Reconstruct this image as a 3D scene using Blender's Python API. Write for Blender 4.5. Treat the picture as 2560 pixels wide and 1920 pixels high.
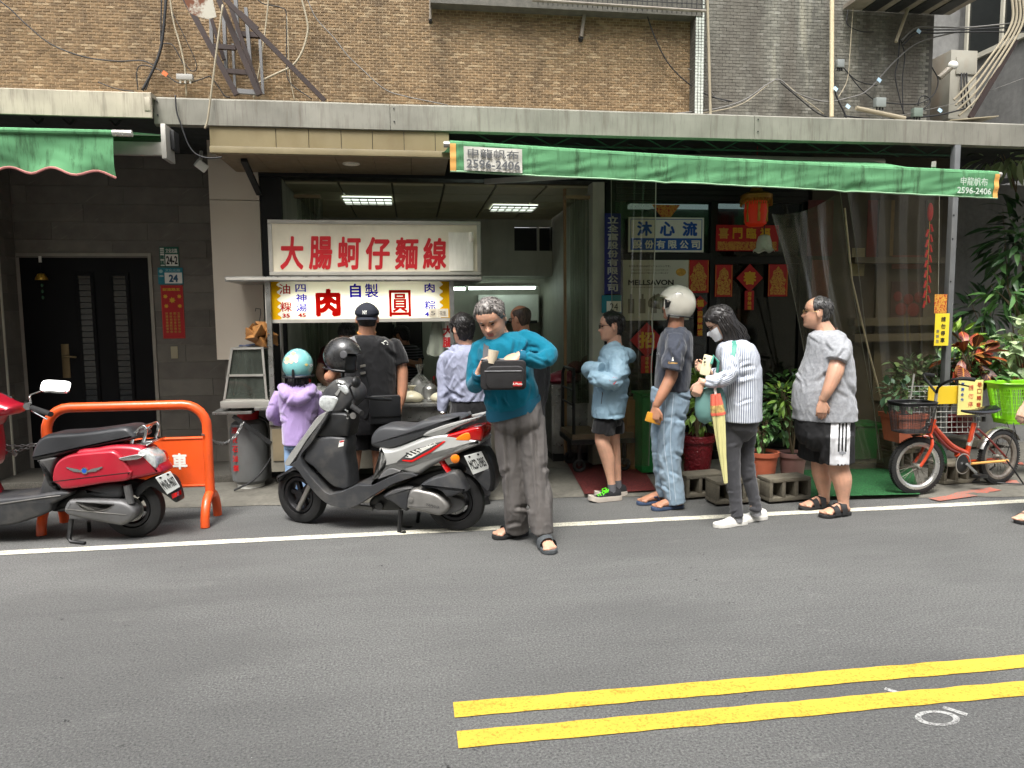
import bpy,bmesh,math,random
import numpy as np
from mathutils import Vector,Matrix,noise
from mathutils.bvhtree import BVHTree
for _o in list(bpy.data.objects):bpy.data.objects.remove(_o)
S=bpy.context.scene
COL=S.collection
R=math.radians
CF=1776.0/2560.0
CA,CP,CR=R(7.9),R(5.31),0.010
CH=1.55
c_r0=Vector((math.cos(CA),-math.sin(CA),0));c_fh=Vector((math.sin(CA),math.cos(CA),0))
c_f=c_fh*math.cos(CP)-Vector((0,0,1))*math.sin(CP)
c_u0=c_r0.cross(c_f)
c_u=c_u0*math.cos(CR)+c_r0*math.sin(CR)
c_r=c_r0*math.cos(CR)-c_u0*math.sin(CR)
cam=bpy.data.cameras.new('camera');camo=bpy.data.objects.new('camera',cam);COL.objects.link(camo)
cam.sensor_width=36;cam.lens=36*CF;cam.clip_start=0.05;cam.clip_end=400
mw=Matrix((c_r,c_u,-c_f)).transposed().to_4x4();mw.translation=(0,0,CH);camo.matrix_world=mw
S.camera=camo
W=bpy.data.worlds.new('World');S.world=W;W.use_nodes=True
wn=W.node_tree;wn.nodes.clear()
sky=wn.nodes.new('ShaderNodeTexSky');sky.sky_type='NISHITA';sky.sun_disc=False
SUN_EL,SUN_AZ=R(62),R(200)
sky.sun_elevation=SUN_EL;sky.sun_rotation=SUN_AZ
sky.air_density=1.0;sky.dust_density=4.0;sky.ozone_density=1.0
hs=wn.nodes.new('ShaderNodeHueSaturation');hs.inputs['Saturation'].default_value=0.25
bgn=wn.nodes.new('ShaderNodeBackground');bgn.inputs['Strength'].default_value=0.15
won=wn.nodes.new('ShaderNodeOutputWorld')
wn.links.new(sky.outputs[0],hs.inputs['Color']);wn.links.new(hs.outputs[0],bgn.inputs[0]);wn.links.new(bgn.outputs[0],won.inputs[0])
sl=bpy.data.lights.new('sun','SUN');sl.energy=1.5;sl.angle=R(24);sl.color=(1,0.97,0.93)
so=bpy.data.objects.new('sun',sl);COL.objects.link(so)
_sd=Vector((math.sin(SUN_AZ)*math.cos(SUN_EL),math.cos(SUN_AZ)*math.cos(SUN_EL),math.sin(SUN_EL)))
so.rotation_euler=_sd.to_track_quat('Z','Y').to_euler()
so.location=(0,-10,20)
vs=S.view_settings;vs.view_transform='Standard';vs.look='None';vs.gamma=1;vs.use_curve_mapping=False
vs.exposure=1.62
S.render.engine='CYCLES'
S.cycles.use_denoising=True
S.cycles.max_bounces=8;S.cycles.transparent_max_bounces=16;S.cycles.transmission_bounces=6
S.cycles.sample_clamp_indirect=6
def ray(x,y):return c_f+c_r*((x-1280)/1776.0)+c_u*((960-y)/1776.0)
CAMP=Vector((0,0,CH))
def PY(x,y,Y):
 d=ray(x,y);return CAMP+d*(Y/d.y)
def PZ(x,y,z=0.0):
 d=ray(x,y);return CAMP+d*((z-CH)/d.z)
def PX(x,y,X):
 d=ray(x,y);return CAMP+d*(X/d.x)
def XY(x,Y):return PY(x,800,Y).x
def tag(o,label=None,cat=None,group=None,kind=None):
 if label:o['label']=label
 if cat:o['category']=cat
 if group:o['group']=group
 if kind:o['kind']=kind
 return o
WL={}
def empty(name,loc,label=None,cat=None,rz=0.0,group=None,kind=None):
 o=bpy.data.objects.new(name,None);COL.objects.link(o);o.location=loc;o.rotation_euler=(0,0,rz)
 o.empty_display_size=0.1
 WL[o.name]=Vector(loc)
 return tag(o,label,cat,group,kind)
def V(*a):return Vector(a)
def frame(d,up=Vector((0,0,1))):
 d=d.normalized()
 if abs(d.dot(up))>0.98:up=Vector((0,1,0))if abs(d.y)<0.9 else Vector((1,0,0))
 s=d.cross(up).normalized();u=s.cross(d).normalized()
 return s,u
def crom(pts,n):
 P=[np.array(p,float)for p in pts];out=[]
 for i in range(len(P)-1):
  p0=P[i-1]if i>0 else 2*P[0]-P[1]
  p3=P[i+2]if i+2<len(P)else 2*P[-1]-P[-2]
  p1,p2=P[i],P[i+1]
  for k in range(n):
   t=k/n
   out.append(0.5*(2*p1+(p2-p0)*t+(2*p0-5*p1+4*p2-p3)*t*t+(3*p1-p0-3*p2+p3)*t**3))
 out.append(P[-1]);return out
def interp(tab,x):
 xs=[t[0]for t in tab];ys=[t[1]for t in tab]
 return float(np.interp(x,xs,ys))
class MB:
 def __init__(s):s.v=[];s.f=[];s.m=[]
 def add(s,v,f,m=0):
  b=len(s.v);s.v+=[tuple(p)for p in v];s.f+=[tuple(b+i for i in q)for q in f];s.m+=[m]*len(f);return s
 def box(s,x0,x1,y0,y1,z0,z1,m=0):
  if x0>x1:x0,x1=x1,x0
  if y0>y1:y0,y1=y1,y0
  if z0>z1:z0,z1=z1,z0
  v=[(x0,y0,z0),(x1,y0,z0),(x1,y1,z0),(x0,y1,z0),(x0,y0,z1),(x1,y0,z1),(x1,y1,z1),(x0,y1,z1)]
  return s.add(v,[(0,3,2,1),(4,5,6,7),(0,1,5,4),(1,2,6,5),(2,3,7,6),(3,0,4,7)],m)
 def obox(s,c,sz,M=None,m=0):
  M=M or Matrix.Identity(3);c=Vector(c);v=[]
  for z in(-.5,.5):
   for x,y in((-.5,-.5),(.5,-.5),(.5,.5),(-.5,.5)):v.append(c+M@Vector((x*sz[0],y*sz[1],z*sz[2])))
  return s.add(v,[(0,3,2,1),(4,5,6,7),(0,1,5,4),(1,2,6,5),(2,3,7,6),(3,0,4,7)],m)
 def bar(s,p,q,w,h=None,m=0,up=Vector((0,0,1))):
  h=h or w;p=Vector(p);q=Vector(q);a,u=frame(q-p,up);v=[]
  for c in(p,q):
   for x,y in((-.5,-.5),(.5,-.5),(.5,.5),(-.5,.5)):v.append(c+a*(x*w)+u*(y*h))
  return s.add(v,[(0,1,2,3),(7,6,5,4),(0,4,5,1),(1,5,6,2),(2,6,7,3),(3,7,4,0)],m)
 def tube(s,pts,r,n=8,m=0,cap=True,closed=False):
  P=[Vector(p)for p in pts];N=len(P);rr=r if isinstance(r,(list,tuple))else[r]*N
  rings=[];up=None
  for i in range(N):
   if closed:d=P[(i+1)%N]-P[i-1]
   else:d=P[min(i+1,N-1)]-P[max(i-1,0)]
   if d.length<1e-9:d=Vector((0,0,1))
   d.normalize()
   if up is None:a,u=frame(d)
   else:
    u=up-d*up.dot(d)
    if u.length<1e-6:a,u=frame(d)
    else:u.normalize();a=d.cross(u)
   up=u
   rings.append([P[i]+a*(math.cos(t)*rr[i])+u*(math.sin(t)*rr[i])for t in(2*math.pi*k/n for k in range(n))])
  return s.loft(rings,cap and not closed,m,closed)
 def loft(s,rings,cap=True,m=0,closed=False):
  n=len(rings[0]);b=len(s.v);f=[]
  for q in rings:s.v+=[tuple(p)for p in q]
  N=len(rings)
  for i in range(N if closed else N-1):
   j=(i+1)%N
   for k in range(n):
    l=(k+1)%n;f.append((b+i*n+k,b+i*n+l,b+j*n+l,b+j*n+k))
  if cap:
   f.append(tuple(b+k for k in reversed(range(n))));f.append(tuple(b+(N-1)*n+k for k in range(n)))
  s.f+=f;s.m+=[m]*len(f);return s
 def sheet(s,rows,m=0):
  n=len(rows[0]);b=len(s.v);f=[]
  for q in rows:s.v+=[tuple(p)for p in q]
  for i in range(len(rows)-1):
   for k in range(n-1):f.append((b+i*n+k,b+i*n+k+1,b+(i+1)*n+k+1,b+(i+1)*n+k))
  s.f+=f;s.m+=[m]*len(f);return s
 def lathe(s,prof,n=24,o=(0,0,0),M=None,m=0,sx=1,sy=1,cap=True):
  M=M or Matrix.Identity(3);o=Vector(o)
  return s.loft([[o+M@Vector((r*math.cos(2*math.pi*k/n)*sx,r*math.sin(2*math.pi*k/n)*sy,z))for k in range(n)]for r,z in prof],cap,m)
 def ell(s,c,r,M=None,nu=16,nv=10,m=0):
  return s.lathe([(max(math.sin(math.pi*i/nv),1e-4),-math.cos(math.pi*i/nv))for i in range(nv+1)],nu,c,(M or Matrix.Identity(3))@Matrix.Diagonal(Vector(r)),m)
 def prism(s,poly,o,ax,ay,dep,m=0):
  o=Vector(o);ax=Vector(ax);ay=Vector(ay);dep=Vector(dep);n=len(poly)
  A=[o+ax*u+ay*v for u,v in poly];Bq=[p+dep for p in A]
  f=[tuple(range(n)),tuple(reversed(range(n,2*n)))]+[(k,n+k,n+(k+1)%n,(k+1)%n)for k in range(n)]
  return s.add(A+Bq,f,m)
 def xf(s,M):
  s.v=[tuple(M@Vector(p))for p in s.v];return s
 def merge(s,o,M=None,dm=0):
  b=len(s.v);s.v+=[tuple(M@Vector(p))if M else p for p in o.v];s.f+=[tuple(b+i for i in q)for q in o.f];s.m+=[k+dm for k in o.m];return s
 def mesh(s,name,mats,bevel=0,seg=2,angle=35,flat=False,fixn=True):
  me=bpy.data.meshes.new(name);me.from_pydata(s.v,[],s.f)
  for mt in(mats if isinstance(mats,(list,tuple))else[mats]):me.materials.append(mt)
  if any(s.m):me.polygons.foreach_set('material_index',s.m)
  if bevel or fixn:
   bm=bmesh.new();bm.from_mesh(me)
   if fixn:bmesh.ops.recalc_face_normals(bm,faces=bm.faces)
   if bevel:
    ed=[e for e in bm.edges if len(e.link_faces)==2 and e.calc_face_angle(0)>R(30)]
    bmesh.ops.bevel(bm,geom=ed,offset=bevel,segments=seg,affect='EDGES',profile=0.6,clamp_overlap=True)
   bm.to_mesh(me);bm.free()
  if not flat:
   me.shade_smooth();me.set_sharp_from_angle(angle=R(angle))
  me.validate()
  return me
 def build(s,name,mats,parent=None,bevel=0,seg=2,angle=35,world=True,flat=False,fixn=True,origin=None):
  if world:
   if parent is not None:off=WL[parent.name]
   elif origin is not None:off=Vector(origin)
   else:
    a=np.array(s.v);off=Vector((a[:,0].mean(),a[:,1].mean(),a[:,2].min()))
   keep=s.v;s.v=[(p[0]-off.x,p[1]-off.y,p[2]-off.z)for p in s.v]
  else:off=Vector((0,0,0))
  me=s.mesh(name,mats,bevel,seg,angle,flat,fixn)
  o=bpy.data.objects.new(name,me);COL.objects.link(o)
  if parent is not None:o.parent=parent;WL[o.name]=WL.get(parent.name,Vector((0,0,0)))
  else:o.location=off;WL[o.name]=off
  return o
def inst(name,me,parent,loc,rot=None,sc=None):
 o=bpy.data.objects.new(name,me);COL.objects.link(o);o.parent=parent
 o.location=Vector(loc)-(WL.get(parent.name,Vector())if parent is not None else Vector())
 if rot is not None:o.rotation_euler=rot
 if sc is not None:o.scale=sc
 return o
def lin(c):
 if isinstance(c,(int,float)):c=(c,c,c)
 return tuple(((x/255)/12.92 if x/255<=0.04045 else((x/255+0.055)/1.055)**2.4)for x in c)
MATS={}
class NT:
 def __init__(s,name):
  s.mat=bpy.data.materials.new(name);s.mat.use_nodes=True;s.t=s.mat.node_tree;s.n=s.t.nodes;s.n.clear()
  s.out=s.n.new('ShaderNodeOutputMaterial');s.b=s.n.new('ShaderNodeBsdfPrincipled');s.l(s.b.outputs[0],s.out.inputs[0])
 def l(s,a,b):s.t.links.new(a,b)
 def pos(s,obj=False):
  if obj:return s.n.new('ShaderNodeTexCoord').outputs['Object']
  return s.n.new('ShaderNodeNewGeometry').outputs['Position']
 def map(s,src,sc=(1,1,1),rot=(0,0,0),loc=(0,0,0)):
  m=s.n.new('ShaderNodeMapping');m.inputs['Scale'].default_value=sc;m.inputs['Rotation'].default_value=rot;m.inputs['Location'].default_value=loc
  s.l(src,m.inputs[0]);return m.outputs[0]
 def noise(s,src,scale,det=3,rough=.55,dist=0):
  k=s.n.new('ShaderNodeTexNoise');k.inputs['Scale'].default_value=scale;k.inputs['Detail'].default_value=det;k.inputs['Roughness'].default_value=rough
  k.inputs['Distortion'].default_value=dist;s.l(src,k.inputs['Vector']);return k.outputs[0]
 def vor(s,src,scale,feat='F1'):
  k=s.n.new('ShaderNodeTexVoronoi');k.feature=feat;k.inputs['Scale'].default_value=scale;s.l(src,k.inputs['Vector']);return k.outputs[0]
 def ramp(s,src,stops,interp='LINEAR'):
  k=s.n.new('ShaderNodeValToRGB');k.color_ramp.interpolation=interp;e=k.color_ramp.elements
  while len(e)>1:e.remove(e[-1])
  for i,(p,c)in enumerate(stops):
   q=e[0]if i==0 else e.new(p);q.position=p
   q.color=(c,c,c,1)if isinstance(c,(int,float))else(*c,1)
  s.l(src,k.inputs[0]);return k.outputs[0]
 def mix(s,fac,a,b,mode='MIX'):
  k=s.n.new('ShaderNodeMix');k.data_type='RGBA';k.blend_type=mode
  for sock,val in((k.inputs[0],fac),(k.inputs[6],a),(k.inputs[7],b)):
   if hasattr(val,'is_output')or isinstance(val,bpy.types.NodeSocket):s.l(val,sock)
   elif isinstance(val,(int,float)):sock.default_value=val if sock==k.inputs[0]else(val,val,val,1)
   else:sock.default_value=(*val,1)
  return k.outputs[2]
 def math(s,op,a,b=0.0):
  k=s.n.new('ShaderNodeMath');k.operation=op
  for i,val in enumerate((a,b)):
   if isinstance(val,bpy.types.NodeSocket):s.l(val,k.inputs[i])
   else:k.inputs[i].default_value=val
  return k.outputs[0]
 def sep(s,src):
  k=s.n.new('ShaderNodeSeparateXYZ');s.l(src,k.inputs[0]);return k.outputs
 def bump(s,h,strength=.3,dist=.01):
  k=s.n.new('ShaderNodeBump');k.inputs['Strength'].default_value=strength;k.inputs['Distance'].default_value=dist
  s.l(h,k.inputs['Height']);s.l(k.outputs[0],s.b.inputs['Normal'])
 def col(s,c):
  if isinstance(c,bpy.types.NodeSocket):s.l(c,s.b.inputs['Base Color'])
  else:s.b.inputs['Base Color'].default_value=(*c,1)
 def rough(s,r):
  if isinstance(r,bpy.types.NodeSocket):s.l(r,s.b.inputs['Roughness'])
  else:s.b.inputs['Roughness'].default_value=r
def mat(name,c,rough=.5,metal=0.0,var=.12,vs=5.0,bump=0.0,bs=80.0,bd=.004,stain=None,coat=0.0,obj=False,spec=.5,emit=0.0,alpha=1.0,sheen=0.0,rvar=.08,fold=None):
 if name in MATS:return MATS[name]
 t=NT(name);c=lin(c);p=t.pos(obj)
 col=c
 if var>0:
  n=t.noise(p,vs,4)
  col=t.mix(t.ramp(n,[(.3,0),(.7,1)]),tuple(x*(1-var)for x in c),tuple(min(1,x*(1+var))for x in c))
 if stain:
  sc,am,ss,st=stain
  n2=t.noise(t.map(p,st),ss,5,.6)
  col=t.mix(t.math('MULTIPLY',t.ramp(n2,[(.45,0),(.75,1)]),am),col,lin(sc))
 t.col(col)
 if rvar>0:
  n3=t.noise(p,vs*2.3,3)
  t.rough(t.ramp(n3,[(.3,max(0,rough-rvar)),(.7,min(1,rough+rvar))]))
 else:t.rough(rough)
 t.b.inputs['Metallic'].default_value=metal;t.b.inputs['Coat Weight'].default_value=coat
 t.b.inputs['Specular IOR Level'].default_value=spec
 if sheen:t.b.inputs['Sheen Weight'].default_value=sheen
 if fold is None:fold=.1 if sheen>0 else 0
 if fold>0:
  fn=t.noise(t.map(p,(1,1,.6)),11,2,.5,.8);rg_=t.math('POWER',t.math('SUBTRACT',1,t.math('ABSOLUTE',t.math('SUBTRACT',t.math('MULTIPLY',fn,3),1.5))),2)
  t.bump(t.math('ADD',rg_,t.math('MULTIPLY',t.noise(p,bs,3),.06)),fold,.02)
 elif bump>0:t.bump(t.noise(p,bs,3),bump,bd)
 if emit>0:
  t.b.inputs['Emission Strength'].default_value=emit;t.b.inputs['Emission Color'].default_value=(*c,1)
 if alpha<1:t.b.inputs['Alpha'].default_value=alpha
 MATS[name]=t.mat;return t.mat
def glassy(name,tint=(255,255,255),trans=.85,rough=.03,dirt_haze=0.0,dirtc=(120,118,105),refl=1.0):
 if name in MATS:return MATS[name]
 m=bpy.data.materials.new(name);m.use_nodes=True;t=m.node_tree;t.nodes.clear()
 o=t.nodes.new('ShaderNodeOutputMaterial');tr=t.nodes.new('ShaderNodeBsdfTransparent');tr.inputs[0].default_value=(*[x*trans for x in lin(tint)],1)
 gl=t.nodes.new('ShaderNodeBsdfGlossy');gl.inputs['Roughness'].default_value=rough;gl.inputs[0].default_value=(1,1,1,1)
 fr0=t.nodes.new('ShaderNodeFresnel');fr0.inputs[0].default_value=1.5;fr=t.nodes.new('ShaderNodeMath');fr.operation='MULTIPLY';fr.inputs[1].default_value=refl;t.links.new(fr0.outputs[0],fr.inputs[0])
 if refl<.5:fm=t.nodes.new('ShaderNodeMath');fm.operation='MINIMUM';fm.inputs[1].default_value=.09;t.links.new(fr.outputs[0],fm.inputs[0]);fr=fm
 mx=t.nodes.new('ShaderNodeMixShader');t.links.new(fr.outputs[0],mx.inputs[0]);t.links.new(tr.outputs[0],mx.inputs[1]);t.links.new(gl.outputs[0],mx.inputs[2])
 last=mx.outputs[0]
 if dirt_haze>0:
  df=t.nodes.new('ShaderNodeBsdfDiffuse');df.inputs[0].default_value=(*lin(dirtc),1)
  g=t.nodes.new('ShaderNodeNewGeometry');n=t.nodes.new('ShaderNodeTexNoise');n.inputs['Scale'].default_value=6;n.inputs['Detail'].default_value=5
  mp=t.nodes.new('ShaderNodeMapping');mp.inputs['Scale'].default_value=(3,3,.5);t.links.new(g.outputs['Position'],mp.inputs[0]);t.links.new(mp.outputs[0],n.inputs[0])
  mm=t.nodes.new('ShaderNodeMath');mm.operation='MULTIPLY';mm.inputs[1].default_value=dirt_haze*2;t.links.new(n.outputs[0],mm.inputs[0])
  m2=t.nodes.new('ShaderNodeMixShader');t.links.new(mm.outputs[0],m2.inputs[0]);t.links.new(last,m2.inputs[1]);t.links.new(df.outputs[0],m2.inputs[2]);last=m2.outputs[0]
 t.links.new(last,o.inputs[0]);MATS[name]=m;return m
def on_plane(px,py,P0,d):
 n=Vector((-d.y,d.x,0));r_=ray(px,py);P=CAMP+r_*(n.dot(P0-CAMP)/n.dot(r_));return((P-P0).dot(d),P.z)
def text_mb(body,size,ext=.001,bold=0.0,shear=0.0,align='CENTER',space=1.0,sx=1.0):
 cu=bpy.data.curves.new('lettering','FONT');cu.body=body;cu.size=size;cu.extrude=ext;cu.shear=shear
 cu.align_x=align;cu.space_character=space;cu.resolution_u=3
 ob=bpy.data.objects.new('lettering',cu);me=ob.to_mesh()
 b=MB();n=len(me.vertices)
 if n:
  a=np.zeros(n*3);me.vertices.foreach_get('co',a);a=a.reshape(-1,3)
  cx=(a[:,0].min()+a[:,0].max())/2 if align=='CENTER' else 0;cy=(a[:,1].min()+a[:,1].max())/2
  b.add([((p[0]-cx)*sx,p[1]-cy,p[2])for p in a],[tuple(q.vertices)for q in me.polygons])
 ob.to_mesh_clear();bpy.data.objects.remove(ob);bpy.data.curves.remove(cu)
 if bold>0:
  c=MB().merge(b)
  for k,(ox,oy)in enumerate(((1,.3),(-1,-.3),(.3,1),(-.3,-1),(.8,-.8),(-.8,.8))):c.merge(b,Matrix.Translation((ox*bold,oy*bold,.00012*(k+1))))
  return c
 return b
def facing(o,ax=Vector((1,0,0)),ay=Vector((0,0,1))):
 ax=Vector(ax).normalized();ay=Vector(ay).normalized();az=ax.cross(ay)
 M=Matrix((ax,ay,az)).transposed().to_4x4();M.translation=Vector(o);return M
TS=bpy.data.scenes.new('union_work')
def remesh(mb,vox,smooth=2,dec=1.0,fac=.5):
 me=bpy.data.meshes.new('union');me.from_pydata(mb.v,[],mb.f)
 bm=bmesh.new();bm.from_mesh(me);bmesh.ops.recalc_face_normals(bm,faces=bm.faces);bm.to_mesh(me);bm.free()
 ob=bpy.data.objects.new('union',me);TS.collection.objects.link(ob)
 md=ob.modifiers.new('r','REMESH');md.mode='VOXEL';md.voxel_size=vox;md.adaptivity=0
 if smooth:sm=ob.modifiers.new('s','SMOOTH');sm.iterations=smooth;sm.factor=fac
 if dec<1:d=ob.modifiers.new('d','DECIMATE');d.ratio=dec
 with bpy.context.temp_override(scene=TS,view_layer=TS.view_layers[0]):dg=bpy.context.evaluated_depsgraph_get();dg.update()
 out=bpy.data.meshes.new_from_object(ob.evaluated_get(dg))
 bpy.data.objects.remove(ob);bpy.data.meshes.remove(me)
 return out
def mesh_np(me):
 n=len(me.vertices);a=np.zeros(n*3);me.vertices.foreach_get('co',a)
 b=np.zeros(n*3);me.vertex_normals.foreach_get('vector',b);return a.reshape(-1,3),b.reshape(-1,3)
def set_np(me,a):me.vertices.foreach_set('co',a.reshape(-1));me.update()
def link_mesh(name,me,mats,parent=None):
 me.materials.clear()
 for m_ in(mats if isinstance(mats,(list,tuple))else[mats]):me.materials.append(m_)
 me.shade_smooth();me.name=name
 o=bpy.data.objects.new(name,me);COL.objects.link(o);o.parent=parent
 WL[o.name]=WL.get(parent.name,Vector())if parent is not None else Vector()
 return o
rnd=random.Random(7)
# ground
def m_asphalt():
 t=NT('asphalt');p=t.pos()
 big=t.noise(p,.55,4);gr=t.noise(p,95,3,.75);gr2=t.noise(p,22,5,.8);mid=t.noise(t.map(p,(.6,2.2,1)),3.0,5,.65);fine=t.noise(p,260,2,.7);sp=t.vor(p,150)
 base=t.mix(t.ramp(big,[(.3,0),(.7,1)]),lin((74,74,73)),lin((90,90,88)))
 base=t.mix(t.math('MULTIPLY',t.ramp(mid,[(.42,0),(.8,1)]),.45),base,lin((72,72,71)))
 base=t.mix(t.ramp(fine,[(.35,0),(.75,.55)]),base,lin((122,122,119)))
 base=t.mix(t.ramp(fine,[(.22,.7),(.42,0)]),base,lin((46,46,45)))
 base=t.mix(t.ramp(gr,[(.5,0),(.66,.55)]),base,lin((132,132,129)))
 base=t.mix(t.ramp(gr,[(.32,.8),(.46,0)]),base,lin((46,46,45)))
 base=t.mix(t.ramp(gr2,[(.28,.6),(.42,0)]),base,lin((66,66,64)))
 scuff=t.noise(t.map(p,(1.2,3.5,1),loc=(3,1,0)),2.2,8,.75)
 base=t.mix(t.ramp(scuff,[(.6,0),(.74,.35)]),base,lin((146,145,140)))
 patch=t.noise(t.map(p,(.5,1.1,1),loc=(7,2,0)),.9,3,.5);base=t.mix(t.ramp(patch,[(.47,0),(.6,.3)]),base,lin((68,68,67)))
 track=t.noise(t.map(p,(.12,1.6,1),loc=(1,4,0)),1.1,4,.6);base=t.mix(t.ramp(track,[(.55,0),(.75,.25)]),base,lin((62,62,61)))
 wsp=t.vor(p,9.0)
 base=t.mix(t.ramp(wsp,[(.0,.8),(.028,.0)]),base,lin((190,190,184)))
 dk=t.vor(t.map(p,(1,1.6,1)),4.0)
 crumb=t.noise(p,38,4,.7)
 fl=t.math('MULTIPLY',t.ramp(dk,[(.06,1),(.2,0)]),t.ramp(crumb,[(.56,0),(.62,1)]))
 fl=t.math('MULTIPLY',fl,t.ramp(t.noise(p,.8,2),[(.42,0),(.55,1)]))
 base=t.mix(fl,base,lin((30,30,30)))
 t.col(base);t.rough(t.ramp(mid,[(.3,.78),(.7,.92)]));t.b.inputs['Specular IOR Level'].default_value=.35
 h=t.math('ADD',t.math('MULTIPLY',fine,.6),t.math('MULTIPLY',sp,.5));h=t.math('SUBTRACT',h,t.math('MULTIPLY',fl,2.0))
 t.bump(h,.55,.004);return t.mat
def m_paint(name,c,wear,dirtc):
 t=NT(name);p=t.pos();n=t.noise(p,75,4,.75);n2=t.noise(t.map(p,(1,3,1)),4,4)
 col=t.mix(t.ramp(n2,[(.3,0),(.75,1)]),lin(c),tuple(x*.84 for x in lin(c)))
 f=t.ramp(t.math('ADD',n,t.math('MULTIPLY',n2,.25)),[(.69-wear,0),(.8-wear,.85)])
 t.col(t.mix(f,col,lin(dirtc)));t.rough(.8);t.bump(t.noise(p,240,2),.25,.002);return t.mat
M_ASPH=m_asphalt()
M_WHITE_LINE=m_paint('white_road_paint',(212,208,190),.06,(120,116,104))
M_YELLOW=m_paint('yellow_road_paint',(206,172,58),.03,(150,112,20))
def m_conc(name,c,k=1.0):
 t=NT(name);p=t.pos();a=t.noise(p,2.2*k,6,.65);b=t.noise(p,30*k,4);cst=t.noise(t.map(p,(3,3,.35)),3.0*k,5,.6)
 col=t.mix(t.ramp(a,[(.3,0),(.7,1)]),tuple(x*.62 for x in lin(c)),tuple(x*1.15 for x in lin(c)))
 col=t.mix(t.math('MULTIPLY',t.ramp(cst,[(.5,0),(.75,1)]),.5),col,tuple(x*.4 for x in lin(c)))
 col=t.mix(t.ramp(b,[(.4,0),(.8,.4)]),col,tuple(min(1,x*1.4)for x in lin(c)))
 t.col(col);t.rough(.88);t.bump(b,.5,.005);return t.mat
M_CONC=m_conc('stained_concrete',(104,101,92));M_WALLC=m_conc('grey_render',(124,124,121),.6);M_BLOCK=m_conc('block_concrete',(106,100,86),2.0)
def band(x0,x1,y0,y1,z,wob,n,ends=0.0):
 rows=[[],[]]
 for i in range(n+1):
  x=x0+(x1-x0)*i/n
  rows[0].append((x+ends*noise.noise((0,7,i)),y0+wob*noise.noise((x*9,1.3,z)),z));rows[1].append((x,y1+wob*noise.noise((x*9,5.7,z)),z))
 b=MB();b.sheet(rows);return b
g=MB();g.sheet([[(-70,-60,0),(70,-60,0)],[(-70,30,0),(70,30,0)]]);tag(g.build('road',M_ASPH,fixn=False,origin=(0,0,0)),kind='structure')
tag(band(-14,14,5.062,5.158,.004,.006,900).build('road_edge_line',M_WHITE_LINE,fixn=False),kind='structure')
for ya,yb,x0 in((2.643,2.752,.128),(2.442,2.547,.130)):
 tag(band(x0,14,ya,yb,.004,.006,900).build('centre_line',M_YELLOW,fixn=False),kind='structure')
ch=MB();M_CHALK=m_paint('chalk_paint',(176,176,172),.1,(92,91,89))
o=PZ(2343,1796);pts=[(o.x+.075*math.cos(t),o.y+.045*math.sin(t))for t in np.linspace(0,2*math.pi,25)]
ch.sheet([[(o.x+(x-o.x)*1.15,o.y+(y-o.y)*1.15,.002)for x,y in pts],[(o.x+(x-o.x)*.82,o.y+(y-o.y)*.8,.002)for x,y in pts]])
a,b2=PZ(2212,1722),PZ(2418,1788);dx=(b2-a).normalized().cross(Vector((0,0,1)))*.012
for s0,s1 in((0,.25),(.72,1)):
 p,q=a.lerp(b2,s0),a.lerp(b2,s1);ch.sheet([[(p+dx).to_tuple()[:2]+(.0022,),(q+dx).to_tuple()[:2]+(.0022,)],[(p-dx).to_tuple()[:2]+(.0022,),(q-dx).to_tuple()[:2]+(.0022,)]])
tag(ch.build('chalk_mark',M_CHALK,fixn=False),kind='structure')
EDGE=[(-14,6.5),(-3.2,6.25),(-1.53,6.09),(-.4,6.02),(.69,5.93),(1.6,5.86),(2.5,5.75),(3.2,5.48),(4.2,5.36),(5.07,5.24),(8,5.0),(14,4.9)]
ap=MB();xs=np.arange(-13,13.6,.1);rowA,rowB,rowC,rowD=[],[],[],[]
for x in xs:
 y=interp(EDGE,x)+.035*noise.noise((x*2.5,0,0))+.015*noise.noise((x*11,3,0))
 rowA.append((x,y,.0045));rowB.append((x,y+.04,.022));rowC.append((x,max(y+.3,6.6),.03));rowD.append((x,7.4,.03))
ap.sheet([rowA,rowB,rowC,rowD]);tag(ap.build('pavement',M_CONC,fixn=False,origin=(0,6.5,0)),kind='structure')
M_RED_PAINT=m_paint('faded_red_paint',(190,92,70),.14,(120,110,100))
for(x0,y0),(x1,y1),w in(((2335,1243),(2490,1222),.05),((2490,1202),(2545,1206),.07),((2505,1156),(2558,1160),.07)):
 p,q=PZ(x0,y0,.03),PZ(x1,y1,.03);d=(q-p).normalized().cross(Vector((0,0,1)))*w
 rows=[[(lambda k:(k.x,k.y,interp([(0,.0045),(.04,.022),(.35,.03)],k.y-interp(EDGE,k.x)-.03)+.006))(p.lerp(q,i/20)+d*(s+.18*noise.noise((i*.9,s,x0))))for i in range(21)]for s in(-1,1)]
 tag(MB().sheet(rows).build('kerb_paint',M_RED_PAINT,fixn=False),kind='structure')
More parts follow.
